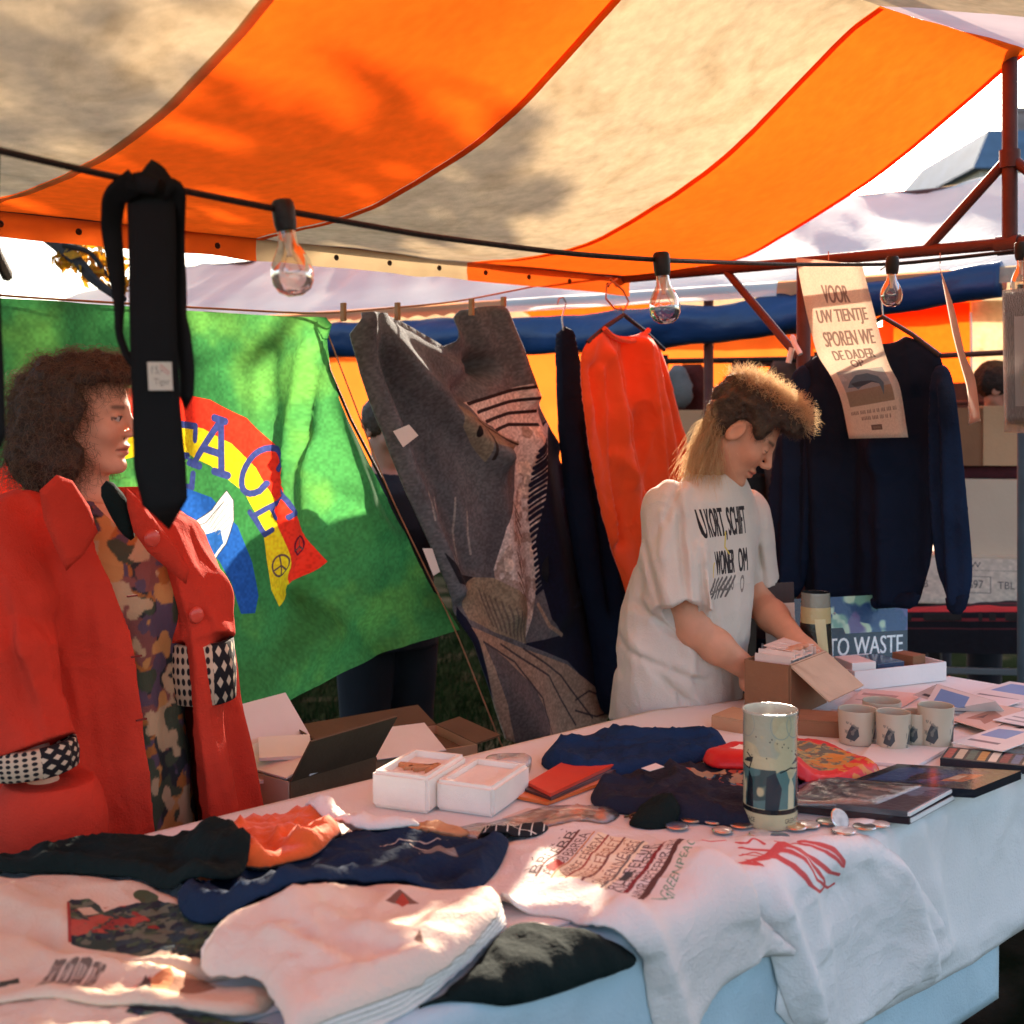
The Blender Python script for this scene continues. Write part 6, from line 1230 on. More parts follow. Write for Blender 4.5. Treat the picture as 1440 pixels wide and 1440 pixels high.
def torso(P, st, L, Fv):
    """st: (z, centre_x, centre_y, half width, half depth) rising z"""
    st = np.array(st); z = P[:, 2]; I = lambda k: np.interp(z, st[:, 0], st[:, k])
    x = P[:, 0]-I(1); y = P[:, 1]-I(2); a = I(3); b = I(4); l = x*L[0]+y*L[1]; f = x*Fv[0]+y*Fv[1]
    k = np.sqrt((l/a)**2+(f/b)**2); d = (k-1)*np.minimum(a, b)*np.where(k > 1, 1, 1)
    return np.maximum(d, np.maximum(st[0, 0]-z, z-st[-1, 0])), l, f
def leg_pair(P, hip, lat, z0, r=(.085, .055, .042), foot=None, gap=.09):
    d = None
    for s in (-1, 1):
        h_ = np.array(hip)+lat*s*gap; kn = np.array((h_[0], h_[1], z0*.53)); an = np.array((h_[0], h_[1], .085)); e = smin(cone(P, h_, kn, r[0], r[1]), cone(P, kn, an, r[1], r[2]), .02)
        if foot is not None: e = smin(e, cone(P, an-np.array((0, 0, .045)), an+np.array((foot[0]*.15, foot[1]*.15, -.055)), .036, .028), .03)
        d = e if d is None else smin(d, e, .02)
    return d
def body_mesh(fn, lo, hi, h, tintf, mat, parent, name='body'):
    V, Fc = surface(fn, lo, hi, h); T = np.ones((len(V), 3)); tintf(V, T); return mk(name, V, Fc, mat, parent, cols=T), V, Fc
def grooves(P, segs):
    """soft creases pressed into cloth; each runs between two points of the garment's near side"""
    r = np.zeros(len(P))
    for a, b, wd, dp in segs:
        v = b-a; t = np.clip(((P-a)@v)/(v@v), 0, 1); q = P-a-t[:, None]*v; w_ = unit(np.cross(v, (0, 1, 0))); s = q@w_; e = np.abs(q@np.array((0, 1., 0)))
        g = np.exp(-(np.hypot(s, .35*e)/wd)**2)*(.25+.75*np.sin(PI*np.clip(t, .02, .98))**.7); r += dp*(g-.55*np.exp(-(np.hypot(s-wd*1.7, .35*e)/(wd*1.2))**2)*(.25+.75*np.sin(PI*np.clip(t, .02, .98))))
    return r
V3 = lambda xy, z=0.: np.array((xy[0], xy[1], z))

# ================================================= person with the short sleeved shirt
MS = 3.17
mf = unit((.80, -.60, 0)); ml = unit((-.60, -.80, 0))              # facing, towards the right hand
hp = at(1040, 609, 3.13); HA = head_axes(math.atan2(-.26, .97), math.radians(36), math.radians(-4))
nb = at(1000, 676, 3.18)
def stn(px, py, a, b, D=MS): p = at(px, py, D); return (p[2], p[0], p[1], a, b)
shn, eln, wrn = at(944, 730, 3.03), at(976, 886, 3.00), at(1064, 950, 3.03)
shf_, elf, wrf = at(1050, 725, 3.33), at(1066, 846, 3.30), at(1126, 907, 3.10)
SKM = (.62, .29, .17)
mbody = sorted([stn(955, 1030, .155, .105), stn(957, 960, .15, .105), stn(967, 850, .165, .105), stn(985, 760, .18, .105), stn(998, 706, .16, .085), stn(1002, 682, .09, .06)])
mper = thing('person', 'person with a blond mullet and white T-shirt bending over a carton on the table', 'person', (at(955, 1000, MS)[0], at(955, 1000, MS)[1], 0))
hn_d = unit(at(1086, 930, 3.02)-wrn); hf_d = unit(at(1158, 925, 3.04)-wrf)
def man(P):
    d, l, f = torso(P, mbody, ml, mf)
    d = smin(d, cone(P, nb, hp+HA[0]*-.025+HA[2]*-.055, .058, .054), .03)
    for a, b, c in ((shn, eln, wrn), (shf_, elf, wrf)):
        e = smin(cone(P, a, b, .044, .041), smin(cone(P, b, b+(c-b)*.35, .041, .040), cone(P, b+(c-b)*.35, c, .040, .025), .02), .015); d = smin(d, e, .03)
    d = smin(d, group(P, wrn+hn_d*.08, .13, lambda q: hand(q, wrn, hn_d, (.35, -.2, -.9), (.5, -.8, .3), .22, .95, .12)), .015)
    d = smin(d, group(P, wrf+hf_d*.08, .13, lambda q: hand(q, wrf, hf_d, (-.1, -.3, -1), (-.6, -.8, .2), .45, .95, .1)), .015)
    d = smin(d, leg_pair(P, at(955, 1010, MS), ml, .9, foot=mf), .04)
    return smin(d, group(P, hp+HA[0]*.01, .16, lambda q: head(q, hp, HA, 1.0, True)), .022)
def man_t(V, T):
    T[:] = SKM; q = (V-hp)@HA.T; m = np.linalg.norm(q, axis=1) < .2; t = T[m]; head_tint(q[m], t, SKM, (.10, .05, .03), True); T[m] = t
    T *= (1+.10*fbm(V, 22, 3))[:, None]
lo = (.05, 2.7, -.01); hi = (1.05, 3.6, 1.75)
body_mesh(man, lo, hi, .0034, man_t, MATS['skin'], mper)
# T-shirt
tst = sorted([stn(952, 1003, .205, .150), stn(954, 960, .205, .145), stn(960, 900, .212, .148), stn(967, 850, .210, .147), stn(980, 790, .205, .132), stn(991, 735, .198, .112), stn(999, 700, .165, .092), stn(1004, 676, .098, .080), stn(1005, 664, .070, .072)])
sn_e = at(957, 860, 2.965); sf_e = at(1064, 818, 3.33)
SHIRT_FOLDS = [(at(*a, Da), at(*b, Db), wd, dp) for a, b, Da, Db, wd, dp in (((905, 760), (928, 852), 3.02, 2.94, .008, .010), ((952, 700), (966, 846), 2.98, 2.92, .009, .012), ((984, 762), (992, 880), 2.96, 2.93, .010, .014), ((880, 905), (968, 986), 3.08, 3.0, .011, .012), ((926, 872), (1012, 936), 3.0, 2.95, .010, .012), ((1004, 868), (1036, 972), 2.97, 3.0, .011, .012), ((872, 936), (910, 988), 3.12, 3.05, .009, .010), ((1030, 700), (1010, 790), 3.0, 2.96, .009, .009), ((940, 940), (1030, 978), 3.0, 2.98, .009, .009), ((965, 660), (930, 740), 3.06, 2.98, .010, .009), ((1040, 820), (1046, 900), 3.02, 3.02, .009, .010), ((900, 840), (884, 930), 3.06, 3.08, .010, .010), ((1062, 745), (1070, 806), 3.28, 3.28, .008, .010))]
def shirt(P):
    d, l, f = torso(P, tst, ml, mf)
    for a, e, r0, r1 in ((shn+np.array((.01, .03, .01)), sn_e, .084, .066), (shf_+np.array((-.01, -.02, .005)), sf_e, .068, .060)):
        ax = unit(e-a); c_ = cone(P, a, e+ax*.1, r0, r1); c_ = np.maximum(c_, (P-e)@ax); d = smin(d, c_, .035)
    d = d+.018*(np.abs(fbm(P@np.array(((1, 0, .5), (0, 1, .3), (.25, 0, .40))), 10, 5, 3))-.22)*(.35+.65*sstep(1.40, 1.2, P[:, 2]))+.008*fbm(P@np.array(((1, 0, .6), (0, 1, .4), (0, 0, .5))), 8, 9, 2)*sstep(1.32, 1.15, P[:, 2])
    # folds fanning from the armpit and the belly
    for (a, b, wd, dp) in ((at(985, 770, 2.95), at(965, 960, 3.0), .018, .012), (at(1000, 800, 2.95), at(1030, 960, 3.0), .016, -.010), (at(940, 860, 3.0), at(1010, 940, 2.95), .016, .012), (at(900, 830, 3.1), at(930, 970, 3.05), .018, .012), (at(880, 900, 3.1), at(960, 990, 3.0), .014, -.010), (at(930, 720, 2.98), at(938, 840, 2.92), .012, .008), (at(970, 730, 2.96), at(978, 840, 2.93), .012, -.009), (at(960, 690, 3.0), at(930, 780, 2.95), .014, .009)):
        v = b-a; t = np.clip(((P-a)@v)/(v@v), 0, 1); d = d-dp*np.exp(-(np.linalg.norm(P-a-t[:, None]*v, axis=1)/wd)**2)
    d = d+1.5*grooves(P, SHIRT_FOLDS); keep = d
    neck = cone(P, nb-np.array((0, 0, .03)), hp+HA[0]*-.03+HA[2]*-.05, .062, .066); keep = np.maximum(keep, -neck)
    for e, a, r1 in ((sn_e, shn, .066), (sf_e, shf_, .060)): ax = unit(e-a); keep = np.maximum(keep, -np.maximum(cone(P, a, e+ax*.1, r1-.022, r1-.024), (e-ax*.05-P)@ax))
    return keep
V, Fc = surface(shirt, (.05, 2.75, .78), (.95, 3.65, 1.5), .0042, 2.4)
# print: planar coordinates on the chest
cv = Canvas(700, 640, None)
K_ = (38, 36, 38)
for tx, b in (('U KORT, SCHIFT', (.02, .63, .99, .99)), ('WONER', (.22, .26, .64, .52)), ('OM', (.74, .26, .95, .52))): [cv.text(tx, (b[0]+o, b[1]+o2, b[2]+o, b[3]+o2), K_) for o in (0, .008, .016) for o2 in (0, .006)]
for x in np.linspace(.2, .66, 6): cv.line([(x, .22), (x-.10, .12), (x-.18, .01)], .034, (96, 90, 86)); cv.ell((x-.06, .13), .03, .06, (110, 104, 98), .9, .5)
cv.ell((.84, .12), .05, .10, (110, 104, 98), .9, .62); cv.line([(.50, .72), (.46, .56), (.54, .48)], .022, (206, 180, 70)); cv.line([(.20, .40), (.16, .25)], .018, (206, 180, 70)); cv.line([(.04, .06), (.3, .10), (.55, .08)], .02, (110, 104, 98))
fc = at(1028, 770, 3.0); w2 = (V-fc)@(-ml); z2 = V[:, 2]-fc[2]; front = ((V-np.array((at(967, 850, MS))))@mf) > .02
ux = (w2+.070)/.19; uy = (z2+.125)/.22; front &= (vnormals(V, Fc)@mf > .15)&(ux > -.06)&(ux < 1.06)&(uy > -.06)&(uy < 1.06); fm = front[Fc].all(1)
M('shirt_plain', (.62, .56, .48), .92, .07, 6, .22, 240, sheen=.1); M('shirt_white', (.62, .56, .48), .92, .07, 6, .22, 240, sheen=.1, wear=.28, imgs=[cv.image('chest_print')])
ts = mk('tshirt', V, Fc, [MATS['shirt_plain'], MATS['shirt_white']], mper, uvs=np.column_stack((ux, uy))); ts.data.polygons.foreach_set('material_index', fm.astype(np.int32))
m = MB(); nk = unit(hp+HA[0]*-.03+HA[2]*-.05-nb); a1 = unit(np.cross(nk, (0, 1, 0))); a2 = np.cross(nk, a1); cc = nb+nk*.004
m.tube([cc+(a1*math.cos(t)*.067+a2*math.sin(t)*.064) for t in np.linspace(0, 2*PI, 40)], .0065, 7, False); m.build('collar_rib', MATS['shirt_plain'], mper, True)
M('trouser_black', (.012, .013, .018), .9, .2, 8, .2, 140); M('shoe_leather', (.03, .02, .016), .5, .2)
def trou(P):
    d = leg_pair(P, at(955, 1010, MS), ml, .9, (.105, .085, .075), None); d = np.maximum(d, .06-P[:, 2])
    t_, l, f = torso(P, [(.72, at(955, 1010, MS)[0], MS, .175, .125), (.90, at(955, 1010, MS)[0], MS, .168, .118)], ml, mf); return smin(d, t_, .05)+.006*fbm(P, 12, 4)
V, Fc = surface(trou, (.0, 2.75, .03), (.95, 3.65, .93), .009); mk('trousers', V, Fc, MATS['trouser_black'], mper)
def shoes(par, hip, lat, fw, mat='shoe_leather', gap=.09):
    for s in (-1, 1):
        p = np.array((hip[0], hip[1], 0))+lat*s*gap; V, Fc = surface(lambda P: np.maximum(smin(ellip(P, p+fw*.06+np.array((0, 0, .03)), (.15, .052, .05), np.array((fw, lat, (0, 0, 1.)))), cone(P, p+np.array((0, 0, .03)), p+np.array((0, 0, .10)), .05, .055), .03), .003-P[:, 2]), p-.26, p+.26, .009); mk('shoe', V, Fc, MATS[mat], par)
shoes(mper, at(955, 1010, MS), ml, mf)
m = MB(); w0 = wrn-unit(wrn-eln)*.012; ax = unit(wrn-eln); b1 = unit(np.cross(ax, (0, 0, 1))); b2 = np.cross(ax, b1)
# hair: dark curls at the sides, pale tips on top, long pale hair at the nape
def mhair(P):
    q = (P-hp)@HA.T; ay = np.abs(q[:, 1]); Q = np.column_stack((q[:, 0], ay, q[:, 2]))
    d = ellip(q, (-.004, 0, .062), (.112, .087, .086)); d = smin(d, ellip(q, (.070, 0, .090), (.056, .068, .052)), .03)
    d = smin(d, ellip(Q, (-.02, .058, .035), (.070, .026, .050)), .02)
    nz_ = .010*fbm(q, 42, 3, 2)+.010*(np.abs(fbm(q, 24, 8, 2))-.3)
    face = np.maximum(.006+.30*np.clip(ay-.03, 0, 1)-(q[:, 0]-.045), (q[:, 2]-.070+.30*np.clip(.085-q[:, 0], 0, .1)))   # inside where the face is
    d = smax(d, -face, .012)
    d = smax(d, -np.maximum(q[:, 2]-.012, -.018-q[:, 0]), .012)
    ear = ellip(Q, (.006, .08, -.002), (.03, .03, .036)); d = smax(d, -ear, .01)
    n1 = [(-.070, 0, .05), (-.098, 0, -.01), (-.094, 0, -.075), (-.080, 0, -.135)]
    for a, b, r0, r1 in ((at(1010, 582, 3.15), at(996, 622, 3.17), .030, .020), (at(996, 622, 3.17), at(998, 655, 3.19), .020, .008)):
        for y in (-.026, .026): d = smin(d, cone(P, a+HA[1]*y, b+HA[1]*y, r0, r1), .02)
    for a, b, r0, r1 in ():
        for y in (-.035, .035): d = smin(d, cone(q, (a[0], y, a[2]), (b[0], y*1.1, b[2]), r0*.72, r1*.58), .03)
    for y in (-1, 1): d = smin(d, cone(q, (-.045, .056*y, .02), (-.046, .052*y, -.060), .020, .012), .02)
    return d+nz_
V, Fc = surface(mhair, hp-.24, hp+.24, .0036); qh = (V-hp)@HA.T
pale = np.clip(sstep(.115, .145, qh[:, 2])*.8+sstep(at(1004, 600, 3.15)[0], at(992, 600, 3.15)[0], V[:, 0])+.25*fbm(V, 30, 2), 0, 1)[:, None]
M('hair_two_tone', (.1, .06, .03), .55, .35, 70, .6, 180, spec=.4, tint=True, trans=.12)
mh = mk('hair', V, Fc, MATS['hair_two_tone'], mper, cols=np.array((.055, .032, .020))*(1-pale)+np.array((.42, .27, .13))*pale)
Nr = vnormals(V, Fc); sm_b = strand_mat('strand_blond', (.72, .50, .27), .5); sm_d = strand_mat('strand_brown', (.060, .036, .024), .2)
topm = (qh[:, 2] > .108); backm = (V[:, 0] < at(1006, 600, 3.15)[0]) & (V[:, 2] < at(1, 585, 3.15)[2]); sidem = ~topm & ~backm
strands('curls', np.concatenate((grow(V, Nr, 3000, 9, .038, .005, .05, 1, topm, .5), )), .00042, sm_b, mh)
strands('side_curls', grow(V, Nr, 3000, 9, .014, .006, .2, 2, sidem), .00045, sm_d, mh)
strands('nape_hair', grow(V, Nr, 2600, 11, .070, .007, .9, 3, backm, .55, lambda p: np.array((-.2, 0, -1.6))+0*p), .00042, sm_b, mh)

# ================================================= person in the red coat
WS_ = 2.5
wf = unit((.74, -.67, 0)); wl = unit((-.67, -.74, 0))
wh = at(120, 586, 2.50); WA = head_axes(math.atan2(-.05, 1), math.radians(2), math.radians(3))
def stw(px, py, a, b, D=WS_): p = at(px, py, D); return (p[2], p[0], p[1], a, b)
wper = thing('person', 'person with dark curly hair in a red coat over a flowered blouse behind the table', 'person', V3(at(140, 900, WS_)[:2]))
wnb = at(122, 712, 2.52)
wsn, wen, wwn = at(-2, 760, 2.33), at(20, 960, 2.21), at(62, 1105, 2.20)
wsf, wef, wwf = at(258, 782, 2.63), at(282, 930, 2.55), at(318, 1030, 2.70)
wbody = sorted([stw(146, 1200, .18, .13), stw(142, 1080, .175, .125), stw(140, 940, .155, .11), stw(138, 850, .175, .125), stw(134, 770, .18, .11), stw(128, 730, .15, .085), stw(124, 706, .08, .06)])
SKW = (.70, .35, .22)
def woman(P):
    d, l, f = torso(P, wbody, wl, wf)
    d = smin(d, cone(P, wnb, wh+WA[0]*-.022+WA[2]*-.06, .054, .050), .03)
    for a, b, c in ((wsn, wen, wwn), (wsf, wef, wwf)):
        d = smin(d, smin(cone(P, a, b, .045, .036), cone(P, b, c, .036, .024), .015), .03)
    d = smin(d, group(P, wwn+np.array((.03, 0, -.08)), .13, lambda q: hand(q, wwn, at(84, 1190, 2.26)-wwn, (.3, .8, .1), (.8, -.3, 0), .45, .9)), .015)
    d = smin(d, group(P, wwf+np.array((.0, .05, -.08)), .13, lambda q: hand(q, wwf, (.05, .3, -1), (-.8, .2, 0), (.3, .8, 0), .45, .9)), .015)
    d = smin(d, leg_pair(P, at(146, 1180, WS_), wl, .85, foot=wf), .04)
    return smin(d, group(P, wh+WA[0]*.01, .16, lambda q: head(q, wh, WA, .98, False, True)), .022)
def woman_t(V, T):
    T[:] = SKW; q = (V-wh)@WA.T/.98; m = np.linalg.norm(q, axis=1) < .2; t = T[m]; head_tint(q[m], t, SKW, (.09, .05, .03)); T[m] = t
    T *= (1+.08*fbm(V, 22, 7))[:, None]
body_mesh(woman, (-1.35, 2.05, -.01), (-.3, 2.95, 1.75), .0034, woman_t, MATS['skin'], wper)
# blouse
bst = sorted([(z, x, y, a+.012, b+.014) for z, x, y, a, b in wbody])
def blouse(P):
    d, l, f = torso(P, bst, wl, wf); d = d-.006+.006*fbm(P*np.array((1, 1, .5)), 14, 3)+.006*np.sin(l*70+3*fbm(P, 5, 2))*sstep(1.3, 1.1, P[:, 2])
    v = np.maximum(np.abs(l+.005)-(P[:, 2]-1.325)*.5, -f); d = np.maximum(d, -v)
    return np.maximum(d, .62-P[:, 2])
V, Fc = surface(blouse, (-1.2, 2.15, .55), (-.45, 2.85, 1.46), .0042)
nA, nB_, nC, nD = fbm(V, 17, 1, 2), fbm(V, 21, 2, 2), fbm(V, 26, 3, 2), fbm(V, 19, 14, 2)
T = np.tile(np.array((.022, .024, .026)), (len(V), 1))
for nn, th, c in ((nA, .06, (.36, .12, .025)), (nB_, .09, (.20, .065, .055)), (nC, .12, (.09, .055, .085)), (nD, .16, (.48, .22, .07)), (nB_*-1, .16, (.05, .06, .035)), (nC*-1, .22, (.45, .30, .17))): w_ = sstep(th, th+.04, nn)[:, None]; T = T*(1-w_)+np.array(c)*w_
M('flower_blouse', (.1, .1, .1), .8, .12, 14, .2, 160, tint=True); mk('blouse', V, Fc, MATS['flower_blouse'], wper, cols=T)
# coat
M('red_wool', (.54, .042, .022), .9, .12, 9, .3, 260, spec=.12)
cst = sorted([stw(172, 1400, .345, .235), stw(168, 1240, .325, .22), stw(160, 1130, .30, .20), stw(150, 1000, .268, .182), stw(145, 880, .25, .172), stw(140, 800, .238, .155), stw(134, 740, .212, .125), stw(128, 712, .165, .105), stw(124, 692, .105, .09)])
cuf_n, cuf_f = at(46, 1052, 2.19), at(284, 902, 2.545)
COAT_FOLDS = [(at(*a, Da), at(*b, Db), wd, dp) for a, b, Da, Db, wd, dp in (((140, 815), (154, 1160), 2.31, 2.27, .009, .012), ((166, 800), (194, 1160), 2.31, 2.27, .006, .006), ((112, 810), (118, 1060), 2.30, 2.26, .012, .014), ((176, 900), (180, 1150), 2.30, 2.27, .010, -.010), ((300, 990), (332, 1140), 2.50, 2.48, .010, .012), ((230, 700), (246, 770), 2.40, 2.36, .008, .008))]
SLEEVE_FOLDS = [(at(*a, Da), at(*b, Db), wd, dp) for a, b, Da, Db, wd, dp in (((52, 770), (84, 1030), 2.22, 2.14, .010, .016), ((20, 720), (38, 900), 2.24, 2.14, .010, .012), ((70, 760), (98, 1000), 2.26, 2.18, .010, .014), ((-4, 830), (34, 1000), 2.18, 2.12, .010, .012), ((10, 960), (70, 1020), 2.12, 2.12, .008, .010), ((262, 790), (290, 880), 2.52, 2.49, .008, .010), ((275, 820), (300, 890), 2.54, 2.50, .007, .009))]
def coat(P):
    d, l, f = torso(P, cst, wl, wf)
    fol = .013*np.sin(l*36+f*22+3.5*fbm(P*np.array((1, 1, .3)), 4, 3))*sstep(1.36, 1.0, P[:, 2])+.030*(np.abs(fbm(P*np.array((1, 1, .22))+P[:, 2:]*np.array((.25, 0, 0)), 11, 6, 3))-.25)
    shell = d+fol+grooves(P, COAT_FOLDS)
    op0 = np.interp(P[:, 2], (.5, .9, 1.15, 1.3, 1.40), (-.10, -.105, -.10, -.075, -.06)); op1 = np.interp(P[:, 2], (.5, .9, 1.15, 1.3, 1.40), (.030, .030, .040, .075, .07))
    opening = np.maximum(np.maximum(l-op1, op0-l), -f)
    d = np.maximum(np.maximum(shell, -(shell+.03)), -opening)
    for a, b, e, r0, r1 in ((wsn+np.array((.02, .03, .0)), at(10, 930, 2.22), cuf_n, .090, .072), (wsf+np.array((-.02, -.02, .0)), at(276, 850, 2.57), cuf_f, .080, .066)):
        ax = unit(e-b); c_ = smin(cone(P, a, b, r0, (r0+r1)/2), cone(P, b, e+ax*.08, (r0+r1)/2, r1), .02); c_ = c_+.016*(np.abs(fbm(P@np.array(((1, 0, .5), (0, 1, .3), (.3, 0, .45))), 13, 4, 3))-.25)+.004*np.sin(((P-a)@ax)*46+6*fbm(P, 7, 5)); c_ = c_+grooves(P, SLEEVE_FOLDS); c_ = np.maximum(c_, (P-e)@ax); c_ = np.maximum(c_, -np.maximum(c_+.014, (e-ax*.06-P)@ax)); d = smin(d, c_, .018)
    pk = ellip(P, at(70, 1165, 2.20), (.10, .10, .135)); pk = np.maximum(pk, P[:, 2]-at(82, 1087, 2.24)[2]); d = smin(d, pk, .02)
    return np.maximum(d, .42-P[:, 2])
V, Fc = surface(coat, (-1.4, 2.05, .40), (-.3, 2.95, 1.50), .0046, 2.6); mk('coat', V, Fc, MATS['red_wool'], wper)
LP = Plane(at(178, 800, 2.335), math.atan2(.74, .67))
puff('lapel', LP.pts([(58, 690), (82, 668), (104, 676), (128, 712), (140, 748), (122, 778), (96, 803), (80, 770), (64, 730)]), LP, MATS['red_wool'], .006, .012, wper, .010, nz=(.003, 9, 4), off0=-.006, rnd=0)
LP2 = Plane(at(230, 770, 2.36), math.atan2(.74, .67))
puff('lapel', LP2.pts([(176, 684), (196, 702), (222, 736), (250, 772), (266, 800), (262, 822), (236, 800), (208, 776), (188, 748), (180, 716)]), LP2, MATS['red_wool'], .006, .012, wper, .010, nz=(.003, 9, 5), off0=.0, rnd=0)
puff('blouse_collar', LP2.pts([(146, 690), (160, 672), (186, 700), (198, 736), (196, 764), (178, 752), (160, 722)]), LP2, MATS['dark_green_cotton'], .010, .02, wper, .010, nz=(.003, 9, 6), off0=-.018, rnd=1)
for px, py, D in ((214, 757, 2.335), (276, 865, 2.475)): 
    p = at(px, py, D); m = MB(); m.lathe([(.0003, .006), (.010, .0062), (.015, .004), (.017, .0), (.0003, 0)], p, 20, np.array(((wf[1]*-1, wf[0], 0), (0, 0, 1), wf))); m.build('button', M('red_button', (.60, .06, .035), .35, .1, coat=.4), wper, True)
m = None
for px, py in ((186, 838), (192, 923), (199, 1012)):
    p = at(px, py, 2.295); m = MB(); m.box(p, .022, .004, .0035, np.array(((wf[1]*-1, wf[0], 0), wf, (0, 0, 1))), .001); m.build('buttonhole', M('dark_red_thread', (.16, .02, .015), .9, .1), wper)
cv = Canvas(512, 96, (196, 168, 140))
for i in range(32):
    for j in range(6): cv.ell(((i+.5)/32, (j+.5)/6), .0095, .055, (30, 26, 28))
cv2 = Canvas(512, 96, (22, 20, 24))
for i in range(20):
    for j in range(4): x = (i+.5*(j % 2)+.25)/20; y = (j+.5)/4; cv2.poly([(x-.017, y), (x, y+.095), (x+.017, y), (x, y-.095)], (196, 176, 150))
cv.a[:, 330:, :] = cv2.a[:, 330:, :]; cv.a[:, :60, :] = cv2.a[:, :60, :]
M('cuff_print', (.6, .5, .4), .85, .08, imgs=[cv.image('cuff_print')])
def cuff(c0, c1, r, par):
    ax = unit(c1-c0); b1 = unit(np.cross(ax, (0, 0, 1)) if abs(ax[2]) < .95 else np.cross(ax, (.3, 1, 0))); b2 = np.cross(ax, b1); L = np.linalg.norm(c1-c0); V = []; U = []
    pr = [(r-.010, 0), (r, .004), (r+.003, L*.5), (r, L-.004), (r-.010, L), (r-.013, L*.5)]; n = 49
    for rr, z in pr:
        for k in range(n): th = 2*PI*k/(n-1); V.append(c0+ax*z+(b1*math.cos(th)+b2*math.sin(th))*(rr+.002*math.sin(3*th))); U.append(((k/(n-1)*1.0) % 1.0001, 1-z/L))
    Fc = [(i*n+k, i*n+k+1, ((i+1) % 6)*n+k+1, ((i+1) % 6)*n+k) for i in range(6) for k in range(n-1)]; mk('cuff', V, Fc, MATS['cuff_print'], par, uvs=np.array(U))
cuff(at(45, 1043, 2.185), at(50, 1086, 2.185), .076, wper); cuff(at(284, 898, 2.545), at(288, 984, 2.55), .030+.036, wper)
def skirt(P):
    d = leg_pair(P, at(146, 1180, WS_), wl, .85, (.10, .08, .07), None); d = np.maximum(d, .07-P[:, 2]); t_, l, f = torso(P, [(.55, at(146, 1, WS_)[0], WS_, .19, .14), (.86, at(144, 1, WS_)[0], WS_, .182, .135)], wl, wf); return smin(d, t_, .05)+.005*fbm(P, 12, 4)
V, Fc = surface(skirt, (-1.25, 2.1, .03), (-.4, 2.9, .9), .010); mk('trousers', V, Fc, MATS['trouser_black'], wper); shoes(wper, at(146, 1180, WS_), wl, wf)
# curly bob
hcn = at(84, 594, 2.50)
def whair(P):
    q = (P-wh)@WA.T; ay = np.abs(q[:, 1]); Q = np.column_stack((q[:, 0], ay, q[:, 2]))
    d = ellip(q, (-.030, 0, .024), (.114, .104, .100)); d = smin(d, ellip(Q, (-.050, .045, -.062), (.086, .064, .086)), .04); d = smin(d, ellip(q, (.045, 0, .090), (.062, .075, .034)), .03)
    face = np.maximum(.010+.16*np.clip(q[:, 2], 0, .1)*0+.35*np.clip(ay-.05, 0, .1)-(q[:, 0]-.012*np.sin(q[:, 2]*60)), q[:, 2]-.072)
    d = smax(d, -face, .012)
    return d+.013*fbm(q, 34, 3, 2)+.014*(np.abs(fbm(q, 19, 8, 2))-.3)
V, Fc = surface(whair, wh-.30, wh+.26, .0042); Nr = vnormals(V, Fc); qh = (V-wh)@WA.T
whm = mk('hair', V, Fc, MATS['hair_dark'], wper); sm_w = strand_mat('strand_dark', (.20, .115, .065), .4)
strands('curls', grow(V, Nr, 5200, 12, .040, .013, .5, 21, None, .7), .00045, sm_w, whm)
# ------------------------------------------------------------------ carton on the table with cards, and things behind it
def panel(name, q, par, mat, th=.004, **k):
    """board through four corners, with thickness"""
    q = [np.array(x, float) for x in q]; n = unit(np.cross(q[1]-q[0], q[3]-q[0])); return slab(name, q, -n*th, mat, par, **k)
LATE = []
c0 = at(1110, 1004, 2.87); c0[2] = ZT+.005; Lv = unit((-.80, .60, 0)); Rv = unit((.60, .80, 0)); up = np.array((0, 0, 1.)); bl, br, bh = .112, .21, .128
cb = thing('open_carton', 'small open brown carton full of cards, one flap folded out, at the bending person\'s hands', 'cardboard box', c0)
cm, cpale = MATS['card_dark'], M('card_worn', C(198, 168, 140), .85, .12, 12, .15, 80, stain=(C(150, 118, 92), 9, .5))
panel('side_panel', [c0, c0+Lv*bl, c0+Lv*bl+up*bh, c0+up*bh], cb, cm); panel('side_panel', [c0+Rv*br, c0, c0+up*bh, c0+Rv*br+up*bh], cb, cm)
panel('side_panel', [c0+Lv*bl+Rv*.004, c0+Lv*bl+Rv*br, c0+Lv*bl+Rv*br+up*bh, c0+Lv*bl+Rv*.004+up*bh], cb, cm); panel('side_panel', [c0+Lv*bl+Rv*br, c0+Rv*br, c0+Rv*br+up*bh, c0+Lv*bl+Rv*br+up*bh], cb, cm)
panel('bottom', [c0+up*.004, c0+Rv*br+up*.004, c0+Rv*br+Lv*bl+up*.004, c0+Lv*bl+up*.004], cb, cm)
t0, t1 = c0+up*(bh+.002), c0+Rv*br+up*(bh+.002); od = -Lv*.098-up*.072
panel('flap', [t0, t0+od, t1+od, t1], cb, cpale); panel('flap', [c0+Rv*br+up*(bh+.002), c0+Rv*(br+.05)+up*(bh-.05), c0+Rv*(br+.05)+Lv*bl+up*(bh-.05), c0+Rv*br+Lv*bl+up*(bh+.002)], cb, cpale)
M('card_paper', C(226, 204, 190), .7, .08, 30, .05, 60)
for i in range(11):
    b = c0+Rv*(.022+.016*i)+up*.012; le = Rv*(.012+.004*math.sin(i*2.1))+up*(.128+.008*math.sin(i*1.7)); panel('card', [b+Lv*.010, b+Lv*.102, b+Lv*.102+le, b+Lv*.010+le], cb, MATS['card_paper'], .0025)
for i in range(3): b = c0+up*(bh+.006+.004*i)+Rv*(.03+.03*i)+Lv*(.005+.012*i); panel('card', [b, b+Rv*.12, b+Rv*.13+Lv*.085+up*.006, b+Rv*.01+Lv*.085+up*.004], cb, MATS['card_paper'], .001)
